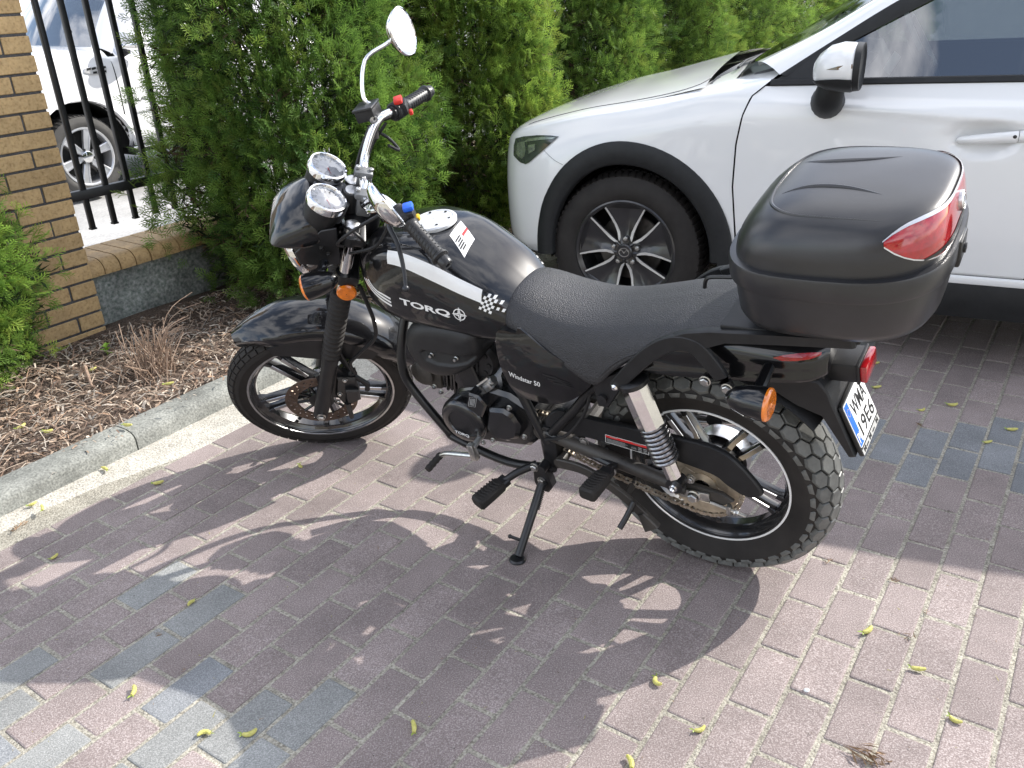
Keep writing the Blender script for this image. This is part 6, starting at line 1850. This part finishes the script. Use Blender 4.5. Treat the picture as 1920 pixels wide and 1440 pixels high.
# wheels
MACH = mat('machined_alloy', (.62, .61, .58), .35, metal=.35, var=.08, vscale=30)
BLKW = mat('black_alloy', (.02, .02, .022), .3, coat=.6, cr=.1, var=.2, vscale=12)
def crosswheel(x, sd):
    w = empty('wheel'); w.parent = car
    yo = 0 if sd > 0 else 2 * YM
    w.matrix_basis = Matrix.Translation((x, yo, HUB[1])) @ (Matrix.Identity(4) if sd > 0 else Matrix.Rotation(PI, 4, 'Z'))
    c = Vector((0, -.108, 0))
    g = G(); tyre(g, c, .332, .108, .218, lugs=70); g.build('tyre', RUBBER, parent=w)
    g = G(); g.lathe([(.205, -.012), (.214, -.006), (.220, -.009), (.222, -.016), (.214, -.022), (.202, -.03), (.198, -.15), (.10, -.15)], (0, 0, 0), Y, 72)
    g.build('rim', BLKW, parent=w, ang=30)
    g = G(); g.lathe([(.03, -.10), (.14, -.10), (.145, -.105)], (0, 0, 0), Y, 40); g.lathe([(.001, -.03), (.05, -.03), (.055, -.09)], (0, 0, 0), Y, 30); g.build('brake_rotor', mat('dull_brake_steel', (.12, .11, .10), .45, metal=.7, var=.3, vscale=30), parent=w)
    for k in range(5):
        a0_ = R(90 + 72 * k)
        def P(r_, da, y): return Vector((math.cos(a0_ + da) * r_, y, math.sin(a0_ + da) * r_))
        g = G()
        prof = [(.030, 40, -.022), (.058, 30, -.026), (.085, 24.5, -.032), (.12, 23.8, -.032), (.16, 24.6, -.026), (.205, 25.5, -.016)]
        top, bot = [], []
        for r_, d, y in prof:
            row = [P(r_, R(d) * s, y + dy) for s, dy in ((-1, -.022), (-1, -.001), (-.82, .0), (-.35, -.010), (0, -.013), (.35, -.010), (.82, .0), (1, -.001), (1, -.022))]
            top.append(row)
        g.loft(top, True); g.build('spoke', BLKW, parent=w, ang=30)
        for sg in (1, -1):
            g = G(); rings = []
            for (r_, d, y), wd in zip([(.052, 33, -.0245), (.062, 29.5, -.0245), (.085, 24.5, -.0295), (.12, 23.8, -.0295), (.16, 24.6, -.0235), (.203, 25.5, -.0135)], [.005, .011, .0115, .0098, .008, .006]):
                e = P(r_, R(d) * sg, y); q = Vector((-math.sin(a0_ + R(d) * sg), 0, math.cos(a0_ + R(d) * sg)))
                rings.append([e + q * (s * wd / 2 - sg * wd * .45) + Y * h for s, h in ((-1, -.003), (1, -.003), (1, .0005), (-1, .0005))])
            g.loft(rings); g.build('spoke_edge', MACH, parent=w, ang=40)
        g = G(); p = P(.054, 0, -.024); g.lathe([(.0115, -.01), (.0115, .002), (.008, .006), (.001, .007)], p, Y, 6); g.build('wheel_nut', STEEL, parent=w)
    g = G(); g.lathe([(.034, -.03), (.034, -.012), (.030, -.008), (.001, -.007)], (0, 0, 0), Y, 30); cc_ = g.build('centre_cap', BLKW, parent=w)
    g = G()
    P_ = [Vector((math.cos(t) * .022, -.0065, math.sin(t) * .018)) for t in [2 * PI * k / 28 for k in range(28)]]
    g.tube(P_, .0018, 6, cyc=True)
    wg = [(-.020, .004), (-.012, .010), (-.004, .003), (0, -.003), (.004, .003), (.012, .010), (.020, .004)]
    g.tube([Vector((a, -.0062, b)) for a, b in wg], .0017, 6, sm=4)
    g.build('winged_emblem', STEEL, parent=cc_)
for x in (0, -2.57):
    for sd in (1, -1): crosswheel(x, sd)

# ---------------------------------------------------------------- large white SUV behind the fence
SUVW = mat('bright_white_paint', (.80, .80, .80), .25, coat=1, cr=.03, var=.01, vscale=2)
suv = empty('parked_suv', label='large white off-road car with silver six-spoke wheels, parked beyond the steel fence', cat='car', mw=car_frame(Vector((-3.24, 6.95, 0)), R(234.65 - 180)))
YM2 = -.86; HB2 = (0, .317)
sst_ = [(.95, [(-.45, .35), (-.43, .45), (-.42, .60), (-.43, .80), (-.45, .93), (-.50, 1.0), (-.66, 1.03), (YM2, 1.04)]),
        (.85, [(-.16, .33), (-.13, .45), (-.12, .60), (-.13, .80), (-.16, .95), (-.22, 1.035), (-.5, 1.07), (YM2, 1.08)]),
        (.65, [(-.05, .32), (-.01, .45), (0, .60), (0, .80), (-.02, .98), (-.09, 1.06), (-.45, 1.10), (YM2, 1.11)]),
        (.30, [(-.02, .32), (.01, .45), (.025, .60), (.025, .80), (.005, .985), (-.06, 1.07), (-.42, 1.115), (YM2, 1.13)]),
        (.0, [(-.02, .32), (.01, .45), (.03, .60), (.03, .80), (.01, .99), (-.055, 1.07), (-.42, 1.115), (YM2, 1.13)]),
        (-.22, [(-.02, .32), (.01, .45), (.025, .60), (.025, .80), (.008, .99), (-.05, 1.07), (-.40, 1.11), (YM2, 1.125)]),
        (-.37, [(-.02, .32), (.01, .45), (.022, .60), (.025, .80), (.01, .97), (-.03, 1.03), (-.22, 1.10), (YM2, 1.12)])]
rows = rowsof(sst_, 6, 6); ns2 = 5 * 6 + 1
for i in (0, 1):
    q = [r_[:ns2] for r_ in rows]
    if i: q = [[Vector((p.x, 2 * YM2 - p.y, p.z)) for p in r_] for r_ in q]
    g = G(); V, F = arch_cut(q, HB2, .425, 2 * YM2); g.add(V, F); g.build('wing', SUVW, parent=suv, ang=50)
q = [r_[ns2 - 1:] + [Vector((p.x, 2 * YM2 - p.y, p.z)) for p in r_[ns2 - 1:][::-1][1:]] for r_ in rows]
g = G(); g.loft(q, False); g.build('bonnet', SUVW, parent=suv, ang=50)
g = G(); g.box((.94, YM2, .70), (.06, 1.1, .62), None, .02); g.build('grille', DARK, parent=suv)
drows = rowsof([(x, [(-.02, .34), (.006, .40), (.022, .52), (.028, .70), (.026, .85), (.012, .96), (-.02, 1.01), (-.045, 1.025)]) for x in (-.378, -.7, -1.1, -1.6, -2.4, -3.4)], 4, 5)
for i in (0, 1):
    q = drows if not i else [[Vector((p.x, 2 * YM2 - p.y, p.z)) for p in r_] for r_ in drows]
    g = G(); g.loft(q, False); g.build('front_door', SUVW, parent=suv, ang=50)
g = G(); g.box((-1.6, YM2, .45), (3.4, 1.55, .25)); g.box((-1.9, YM2, .8), (3.0, 1.52, .45)); g.box((.35, YM2, .6), (1.0, .95, .6)); g.build('inner_shell', DARK, parent=suv)
for i in (0, 1):
    fy = lambda y: y if not i else 2 * YM2 - y
    g = G(); rings = []
    for k in range(31):
        a = R(-5 + 190 * k / 30); rings.append([Vector((math.cos(a) * r_, fy(y), HB2[1] + math.sin(a) * r_)) for r_, y in ((.46, .026), (.448, .036), (.424, .036), (.418, .02), (.415, -.05))])
    g.loft(rings, False); g.build('arch_lip', SUVW, parent=suv, ang=50)
    g = G(); rings = []
    for k in range(25):
        a = R(-8 + 196 * k / 24); rings.append([Vector((math.cos(a) * r_, fy(y), HB2[1] + math.sin(a) * r_)) for r_, y in ((.416, .0), (.416, -.32), (.05, -.32))])
    g.loft(rings, False); g.build('wheel_well', DARK, parent=suv)
    g = G(); g.box((-1.3, fy(.03), .315), (1.9, .10, .05), None, .012); g.build('running_board', CLAD, parent=suv)
    g = G(); g.box((-1.3, fy(.082), .332), (1.9, .006, .016), None, .002); g.build('board_strip', CHROME, parent=suv)
# glass, pillar, roof
PU2 = [(-.365, -.215, 1.10), (-.47, -.24, 1.25), (-.60, -.275, 1.41), (-.74, -.30, 1.53), (-1.1, -.31, 1.60), (-2.2, -.31, 1.62), (-3.3, -.31, 1.55)]
PD2 = [(-.44, -.06, 1.045), (-.545, -.11, 1.20), (-.64, -.16, 1.345), (-.78, -.20, 1.47), (-1.1, -.22, 1.535), (-2.2, -.22, 1.55), (-3.3, -.22, 1.48)]
U = cr(PU2, 5)[0]; D = cr(PD2, 5)[0]
for i in (0, 1):
    fy = lambda p: Vector(p) if not i else Vector((p[0], 2 * YM2 - p[1], p[2]))
    g = G(); g.loft([[fy(a + Vector((0, -.04, -.01))), fy(a), fy((a + b) / 2 + Vector((0, .012, .01))), fy(b), fy(b + Vector((0, -.03, 0)))] for a, b in zip(U, D)], False); g.build('roof_pillar', SUVW, parent=suv, ang=50)
    g = G(); g.loft([[fy((b.x - .01, -.05, 1.025)), fy(b + Vector((-.01, -.012, .004)))] for b in D], False); g.build('side_window', glassmat('suv_side_glass', (.30, .34, .36), .40, .01, 1.52), parent=suv)
g = G(); g.loft([[Vector((a.x + .10 * math.sin(PI * s), a.y + (2 * YM2 - 2 * a.y) * s, a.z + .01 * math.sin(PI * s))) for s in np.linspace(0, 1, 11)] for a in U[:16]], False); wsc = g.build('windscreen', glassmat('suv_glass', (.30, .34, .36), .62, .01, 1.52), parent=suv)
wsb = bvh_of(wsc)
g = G(); g.loft([[Vector((a.x, a.y + (2 * YM2 - 2 * a.y) * s, a.z + .03 * math.sin(PI * s))) for s in np.linspace(0, 1, 7)] for a in U[15:]], False); g.build('roof', SUVW, parent=suv, ang=50)
g = G(); V, F = [(x * 1.25, y) for x, y in circle2(0, 0, .028, 18)], [tuple(range(18))]
h, hn, _, _ = wsb.ray_cast(Vector((.6, -.50, 1.21)), Vector((-1, 0, 0)))
if h is not None:
    u_ = hn.cross(Vector((0, 0, 1))).normalized(); w_ = u_.cross(hn); hn = hn if hn.x > 0 else -hn
    g.add([h + u_ * x + w_ * y + hn * .004 for x, y in V], F); g.build('window_sticker', WHITE, parent=suv, smooth=False)
g = G(); g.box((-.66, YM2, 1.0), (.35, 1.5, .14), None, .03); g.box((-1.35, -.50, 1.05), (.14, .5, .75), None, .05); g.box((-1.35, -1.22, 1.05), (.14, .5, .75), None, .05); g.build('cabin_trim', CABIN, parent=suv)
# side vent, badge, moulding, mirror
g = G(); q = [(-.115, .935), (-.128, .963), (-.235, .972), (-.312, .955), (-.30, .910), (-.17, .912)]
g.prism(q, pm(.018), pm(.030), .003); vt = g.build('side_vent', mat('vent_silver', (.6, .6, .6), .35, metal=.3, var=.05, vscale=30), parent=suv)
g = G()
for k in range(4):
    x = -.140 - .042 * k; g.prism([(x, .946), (x - .034, .950), (x - .034, .966), (x, .962)], pm(.028), pm(.0325))
for k in range(3):
    x = -.185 - .040 * k; g.prism([(x, .918), (x - .032, .918), (x - .032, .934), (x, .934)], pm(.028), pm(.0325))
g.build('vent_opening', DARK, parent=vt)
g = G(); V, F = fit_text('ESCALADE', .245, .026, .025); decal(g, V, F, (-.395, .0302, .672), (-1, 0, .04), (-.04, 0, 1)); g.build('badge_lettering', STEEL, parent=suv)
g = G(); g.box((-1.0, .030, .625), (1.1, .014, .040), Matrix.Rotation(.03, 3, 'Y'), .004); g.build('door_moulding', SUVW, parent=suv)
g = G(); g.ell((-.535, .135, 1.155), (.14, .085, .085), None, 20, 12); sm_ = g.build('door_mirror', SUVW, parent=suv)
g = G(); g.ell((-.535, .135, 1.105), (.155, .095, .040), None, 24, 10); g.build('mirror_band', CHROME, parent=sm_)
g = G(); g.tube([(-.50, .06, 1.07), (-.47, .0, 1.04)], .035, 12); g.build('mirror_foot', CLAD, parent=sm_)
# wheels with six broad spokes
SILV = mat('silver_alloy', (.62, .63, .65), .3, metal=.75, var=.08, vscale=12)
def suvwheel(x, sd):
    w = empty('wheel'); w.parent = suv
    w.matrix_basis = Matrix.Translation((x, (0.0 if sd > 0 else 2 * YM2), HB2[1])) @ (Matrix.Identity(4) if sd > 0 else Matrix.Rotation(PI, 4, 'Z'))
    g = G(); tyre(g, Vector((0, -.12, 0)), .319, .118, .222, lugs=56); g.build('tyre', mat('dusty_tyre_rubber', (.055, .053, .05), .75, var=.3, vscale=10), parent=w)
    g = G(); g.lathe([(.206, -.012), (.214, -.004), (.224, -.006), (.226, -.016), (.21, -.024), (.20, -.05), (.197, -.17), (.08, -.17)], (0, 0, 0), Y, 60); g.build('rim', SILV, parent=w, ang=30)
    g = G(); g.lathe([(.001, -.08), (.17, -.08), (.17, -.1)], (0, 0, 0), Y, 30); g.build('brake_rotor', DARK, parent=w)
    for k in range(6):
        a = R(45 + 60 * k); e = Vector((math.cos(a), 0, math.sin(a))); q = Vector((-math.sin(a), 0, math.cos(a)))
        g = G(); rings = []
        for r_, wd, y in ((.03, .035, -.022), (.07, .048, -.020), (.13, .056, -.022), (.19, .068, -.014), (.21, .074, -.010)):
            rings.append([e * r_ + q * s * wd / 2 + Y * (y + h) for s, h in ((-1, -.03), (-1, -.004), (-.85, 0), (-.52, 0), (-.48, -.004), (.48, -.004), (.52, 0), (.85, 0), (1, -.004), (1, -.03))])
        g.loft(rings); g.build('spoke', SILV, parent=w, ang=30)
        g = G(); g.lathe([(.010, -.018), (.010, -.010), (.001, -.009)], e * 0 + Vector((math.cos(a + R(30)) * .056, 0, math.sin(a + R(30)) * .056)), Y, 10); g.build('wheel_nut', CLAD, parent=w)
    g = G(); g.lathe([(.046, -.03), (.044, -.008), (.034, -.003), (.001, -.002)], (0, 0, 0), Y, 30); g.build('centre_cap', CHROME, parent=w)
for x in (0, -2.6):
    for sd in (1, -1): suvwheel(x, sd)
# ================================================================== small things on the ground
def ground_at(x, y, z=0.0):
    d = _fw + _r2 * ((x - 960) / 1603.5) - _u2 * ((y - 720) / 1603.5)
    t = (z - CAMH) / d.z
    return Vector((0, 0, CAMH)) + d * t
CATK = mat('yellow_catkin', (.42, .40, .09), .7, col2=(.60, .56, .20), vscale=120, bump=.4, bscale=300)
BRACT = mat('green_bract', (.22, .30, .04), .5, var=.2, vscale=60)
def catkin_mesh(seed, bend, L_=.034):
    r = random.Random(seed); g = G(); pts, rad = [], []
    for k in range(9):
        t = k / 8; a = bend * (t - .5)
        pts.append(Vector((math.sin(a) * L_ / max(abs(bend), .3) if abs(bend) > .05 else (t - .5) * L_, (1 - math.cos(a)) * L_ / max(abs(bend), .3) * 1.1, .0052 + .004 * t * t)))
        rad.append(.0018 + .0040 * math.sin(PI * min(1, .12 + t * .86)) ** .6)
    g.tube(pts, rad, 9, sm=2)
    for k in range(90):
        i = r.uniform(.2, 7.6); a = pts[int(i)].lerp(pts[int(i) + 1], i % 1); rr = rad[int(i)]
        d = Vector((r.gauss(0, 1), r.gauss(0, 1), abs(r.gauss(0, .8)))).normalized(); q = d.orthogonal().normalized() * .0005
        g.add([a + d * rr * .8 + q, a + d * rr * .8 - q, a + d * (rr + r.uniform(.0012, .0028))], [(0, 1, 2)])
    g.m = 1
    p = pts[0]
    for s in (1, -1):
        d = Vector((-.8, .6 * s, .15)).normalized(); w = Vector((0, 0, 1)).cross(d) * .0022
        g.add([p, p + d * .006 + w, p + d * r.uniform(.010, .016), p + d * .006 - w + Vector((0, 0, .002))], [(0, 1, 2, 3)])
    o = g.build('catkin', [CATK, BRACT]); me = o.data; bpy.data.objects.remove(o); return me
CM = [catkin_mesh(1, 2.2), catkin_mesh(2, 1.6), catkin_mesh(3, .5), catkin_mesh(4, .9, .03)]
cats = [(383, 1376, 0, 200, 'curled yellow catkin on the pinkish paver edge, left one of the pair at lower left'),
        (470, 1380, 1, 20, 'curled yellow catkin, right one of the pair at lower left'),
        (253, 1298, 3, 100, 'small yellow catkin in the sunlit grey paver patch at lower left'),
        (357, 1133, 1, 250, 'dull yellow catkin on a cross joint in the shade left of centre'),
        (104, 1046, 3, 60, 'yellow catkin near the left edge beside the shadow of the handlebar'),
        (83, 962, 2, 120, 'yellow catkin on the sand by the kerb, right one of the close pair'),
        (65, 955, 3, 40, 'yellow catkin on the sand by the kerb, left one of the close pair'),
        (298, 908, 2, 10, 'slim catkin on the first courses, in the shadow edge of the front wheel'),
        (200, 888, 3, 150, 'greenish catkin lying against the foot of the kerb'),
        (563, 877, 3, 300, 'bright yellow catkin just below the front tyre'),
        (777, 1366, 2, 100, 'upright-lying straight catkin in the large shadow at the bottom centre'),
        (1229, 1283, 0, 290, 'large curled catkin with a green bract below the rear wheel shadow'),
        (1314, 1372, 1, 20, 'catkin at the end of a paver near the bottom, right of centre'),
        (1722, 1258, 2, -20, 'straight green-yellow catkin lying across a joint at lower right'),
        (1790, 1355, 1, -50, 'bent catkin with pale bracts in the lower right corner'),
        (1628, 1186, 3, 30, 'tiny bright green catkin between two pavers right of the rear wheel'),
        (1730, 771, 0, 15, 'crumpled catkin on the blue-grey pavers beside the number plate'),
        (1787, 762, 1, -10, 'crumpled catkin right of the others on the blue-grey pavers'),
        (1853, 831, 2, 5, 'slim catkin on a cross joint below the blue-grey pavers'),
        (1898, 808, 2, -15, 'catkin at the right edge below the white car sill'),
        (1642, 683, 2, -5, 'catkin just right of the red tail lamp'),
        (1645, 728, 2, 0, 'slim catkin beside the top corner of the number plate'),
        (1183, 1432, 3, 100, 'catkin cut by the bottom edge of the view')]
r_ = random.Random(12)
for x, y, k, a, lb in cats:
    p = ground_at(x, y, .0)
    o = bpy.data.objects.new('catkin', CM[k]); C.objects.link(o)
    s = r_.uniform(.72, 1.0)
    o.matrix_basis = Matrix.Translation(p + Vector((0, 0, .0005 + (.014 if (x < 100 or x == 200) else 0)))) @ Matrix.Rotation(R(a), 4, 'Z') @ Matrix.Scale(s, 4)
    tag(o, lb, 'catkin', 'fallen catkins on the paving')
for x, y, k, a, lb in [(175, 695, 3, 40, 'yellow catkin on the mulch below the green sprout'), (318, 722, 2, 10, 'yellow catkin on the mulch near the kerb, right of the pruned shrub'), (240, 800, 2, -20, 'yellow catkin at the edge of the mulch above the kerb'), (42, 802, 3, 60, 'yellow catkin on the mulch at the left edge'), (90, 812, 1, 0, 'curled catkin on the mulch just behind the left kerb stone')]:
    o = bpy.data.objects.new('catkin', CM[k]); C.objects.link(o)
    o.matrix_basis = Matrix.Translation(ground_at(x, y, .092)) @ Matrix.Rotation(R(a), 4, 'Z')
    tag(o, lb, 'catkin', 'fallen catkins on the mulch')
# fine litter: needles, seed scales, grit
n = 1500
lx = nrg.uniform(-1.9, 2.2, n); ly = nrg.uniform(.75, 3.2, n)
pp_ = np.c_[lx, ly, np.full(n, .0012)]
dk = (pp_ - np.array(K0)) @ np.array(DB)
pp_ = pp_[dk > .02]; n = len(pp_)
th = nrg.uniform(0, 2 * PI, n); L_ = nrg.uniform(.002, .009, n) * np.where(nrg.uniform(0, 1, n) < .12, 2.2, 1); w_ = nrg.uniform(.0008, .0024, n)
d_ = np.c_[np.cos(th), np.sin(th), nrg.uniform(0, .25, n)]; s_ = np.c_[-np.sin(th), np.cos(th), nrg.normal(0, .2, n)]
V = np.stack([pp_ - s_ * w_[:, None] / 2, pp_ + s_ * w_[:, None] / 2, pp_ + d_ * L_[:, None]], 1).reshape(-1, 3)
pal = np.array([(.10, .065, .04), (.28, .19, .11), (.06, .05, .04), (.36, .32, .24), (.34, .31, .08)])
cc = np.repeat(pal[nrg.choice(5, n, p=[.3, .25, .25, .12, .08])], 3, 0)
mesh_np('paving_litter', V, np.arange(3 * n).reshape(-1, 3), cc, CHIP, kind='stuff')
# brown dry conifer sprigs and twigs
SPRIG = mat('dry_brown_sprig', (.26, .17, .10), .8, var=.3, vscale=60)
def sprig(x, y, L_, a, lb, seed, n=1):
    rg = np.random.default_rng(seed); g = G()
    for k in range(n):
        V = SPL.copy() * np.array([1, 1, .5]); V[:, 2] += .05 + .18 * rg.random(len(V)); V *= L_ * rg.uniform(.7, 1)
        t = rg.normal(0, .3); c_, s_ = math.cos(t), math.sin(t)
        V = np.c_[V[:, 0] * c_ - V[:, 1] * s_ + rg.normal(0, .1) * L_ * (k > 0), V[:, 0] * s_ + V[:, 1] * c_ + rg.normal(0, .3) * L_ * (k > 0), V[:, 2]]
        g.add(V, [(i, i + 1, i + 2) for i in range(0, len(V), 3)])
    o = g.build('dry_sprig', SPRIG, smooth=False, fixn=False)
    o.matrix_basis = Matrix.Translation(ground_at(x, y, .002)) @ Matrix.Rotation(R(a), 4, 'Z')
    tag(o, lb, 'twig', 'dry conifer sprigs on the paving')
sprig(1600, 1408, .075, -125, 'largest dry brown conifer sprig, at the bottom right of the paving', 1, 3)
sprig(1548, 1060, .040, -60, 'dry sprig right of the rear tyre', 2)
sprig(1738, 1155, .032, 30, 'tan dry sprig on a joint at the right, upper of two close together', 3)
sprig(1712, 1185, .045, 150, 'thin forked sprig just below another one at the right', 4)
sprig(1690, 1092, .03, 80, 'small dry sprig on the paver joint near the shade edge at right', 5)
sprig(308, 1192, .03, 70, 'small forked brown sprig in the shade left of centre', 6)
sprig(1715, 793, .04, 200, 'dry forked sprig below the blue-grey pavers', 7)
sprig(345, 1262, .022, 40, 'tiny brown sprig on the edge of the sunlit patch at lower left', 8)
sprig(30, 1000, .055, 20, 'reddish sprig on the sand by the left kerb', 9, 2)
g = G(); g.ell((0, 0, .003), (.0065, .0055, .004), None, 10, 6)
o = g.build('pebble', WHITE); o.location = ground_at(1512, 1296); tag(o, 'small white pebble on a paver joint at lower right', 'pebble')
# pruned shrub: bare stems
STEM = mat('bare_brown_stem', (.20, .125, .085), .75, col2=(.36, .27, .20), vscale=50, bump=.3, bscale=200)
sb = ground_at(292, 700, .065)
sh_ = empty('pruned_shrub', sb, 'low pruned shrub of bare brown twigs on the mulch in front of the pillar', 'shrub')
r_ = random.Random(31)
for k in range(95):
    a = r_.uniform(0, 2 * PI); t = abs(r_.gauss(0, .5)); h = r_.uniform(.08, .21)
    b0 = Vector((r_.gauss(0, .045), r_.gauss(0, .055), -.01)); d = Vector((math.cos(a) * math.sin(t), math.sin(a) * math.sin(t), math.cos(t)))
    m_ = b0 + d * h * .5 + Vector((r_.gauss(0, .012), r_.gauss(0, .012), 0)); e = b0 + d * h + Vector((r_.gauss(0, .02), r_.gauss(0, .02), .01))
    w = r_.uniform(.0014, .0030)
    g = G(); g.tube([b0, m_, e], [w, w * .85, w * .6], 5); g.build('stem', STEM, parent=sh_)
for k in range(14):
    a = r_.uniform(-.5, 1.6); L_ = r_.uniform(.15, .30)
    g = G(); g.tube([(0, 0, .0), (math.cos(a) * L_ * .35, math.sin(a) * L_ * .35, L_ * .75), (math.cos(a) * L_ * .8, math.sin(a) * L_ * .8, L_ * .95)], [.0022, .0016, .0008], 5, sm=4); g.build('stem', STEM, parent=sh_)
# green sprout
LEAFG = mat('fresh_green_leaf', (.20, .36, .03), .4, var=.25, vscale=40, spec=.4)
sp_ = empty('leafy_sprout', ground_at(203, 672, .075), 'bright green leafy sprout coming up beside the pruned shrub', 'plant')
for k in range(9):
    a = k * 2.4; el = .3 + .5 * r_.random(); L_ = r_.uniform(.022, .036); w = L_ * .30
    d = Vector((math.cos(a) * math.cos(el), math.sin(a) * math.cos(el), math.sin(el))); s = d.cross(Vector((0, 0, 1))).normalized(); u = s.cross(d)
    b0 = Vector((0, 0, .02 + .004 * k))
    g = G(); g.add([b0, b0 + d * L_ * .35 + s * w + u * .003, b0 + d * L_ * .35, b0 + d * L_ * .35 - s * w + u * .003, b0 + d * L_ * .75 + s * w * .7, b0 + d * L_ * .75 - u * .001, b0 + d * L_ * .75 - s * w * .7, b0 + d * L_ - u * .004], [(0, 2, 1), (0, 3, 2), (1, 2, 5, 4), (2, 3, 6, 5), (4, 5, 7), (5, 6, 7)])
    g.build('leaf', LEAFG, parent=sp_)
g = G(); g.tube([(0, 0, 0), (.004, 0, .05)], .002, 6); g.build('stem', LEAFG, parent=sp_)
# dead stick
g = G(); p0_, p1_, p2_ = ground_at(148, 705, .10), ground_at(158, 688, .13), ground_at(172, 724, .09)
g.tube([p0_, p1_, p1_.lerp(p2_, .4) + Vector((0, 0, .012)), p2_], [.006, .008, .007, .005], 8, sm=4)
tag(g.build('dead_branch', STEM), 'pale crooked dead branch lying on the mulch left of the pruned shrub', 'branch')

# ================================================================== behind the camera, seen only in reflections
HW_ = mat('cream_render', (.55, .47, .30), .85, var=.06, vscale=1.5, bump=.2, bscale=30)
HR_ = mat('red_roof_tiles', (.24, .09, .06), .7, var=.2, vscale=3)
hs = empty('house', (-3, -15, 0), 'cream rendered house across the car park, behind the viewer', 'house')
hs.rotation_euler = (0, 0, R(12))
g = G(); g.box((0, -3, 1.9), (16, 6, 3.8)); g.build('wall', HW_, parent=hs, smooth=False)
g = G(); g.loft([[(-8.3, .4, 3.7), (-8.3, -3, 5.4), (-8.3, -6.4, 3.7)], [(8.3, .4, 3.7), (8.3, -3, 5.4), (8.3, -6.4, 3.7)]]); g.build('roof', HR_, parent=hs, smooth=False)
for x in (-6, -3, 3, 6):
    g = G(); g.box((x, .02, 1.9), (1.3, .06, 1.4)); wf_ = g.build('window', WHITE, parent=hs, smooth=False)
    g = G(); g.box((x, .055, 1.9), (1.12, .02, 1.22)); g.build('pane', DARK, parent=wf_, smooth=False)
g = G(); g.box((0, .03, 1.05), (1.0, .06, 2.1)); g.build('door', BARK, parent=hs, smooth=False)
tr_ = empty('bare_tree', (-.9, -3.9, 0), 'leafless spreading tree standing behind the viewer', 'tree')
TBK = mat('grey_bark', (.08, .065, .05), .85, var=.35, vscale=20, bump=.6, bscale=40)
r_ = random.Random(77)
gt, gb = G(), G()
def grow(p, d, L_, w, lev):
    n = 4; pts = [p]; q = p.copy(); dd = d.copy()
    for k in range(n):
        dd = (dd + Vector((r_.gauss(0, .16), r_.gauss(0, .16), r_.gauss(.03, .1)))).normalized(); q = q + dd * L_ / n; pts.append(q.copy())
    (gt if lev == 0 else gb).tube(pts, [w * (1 - .5 * k / n) for k in range(n + 1)], 7 if lev < 2 else 4)
    if lev >= 5: return
    for k in range(3 if lev < 5 else 2):
        t = r_.uniform(.45, 1); b = pts[min(n, int(t * n + .5))]
        ax_ = Vector((r_.gauss(0, 1), r_.gauss(0, 1), r_.gauss(0, .5))).normalized()
        nd = (dd + ax_ * r_.uniform(.5, .95)).normalized()
        grow(b, nd, L_ * r_.uniform(.58, .8), w * .52, lev + 1)
grow(Vector((0, 0, 0)), Vector((.05, .05, 1)).normalized(), 3.4, .19, 0)
for a in (.3, 1.4, 2.5, 4.0, 5.2): grow(Vector((0.15, 0.15, 3.0)), Vector((math.cos(a) * .8, math.sin(a) * .8, .70)).normalized(), 2.9, .10, 1)
gt.build('trunk', TBK, parent=tr_); gb.build('branches', TBK, parent=tr_)
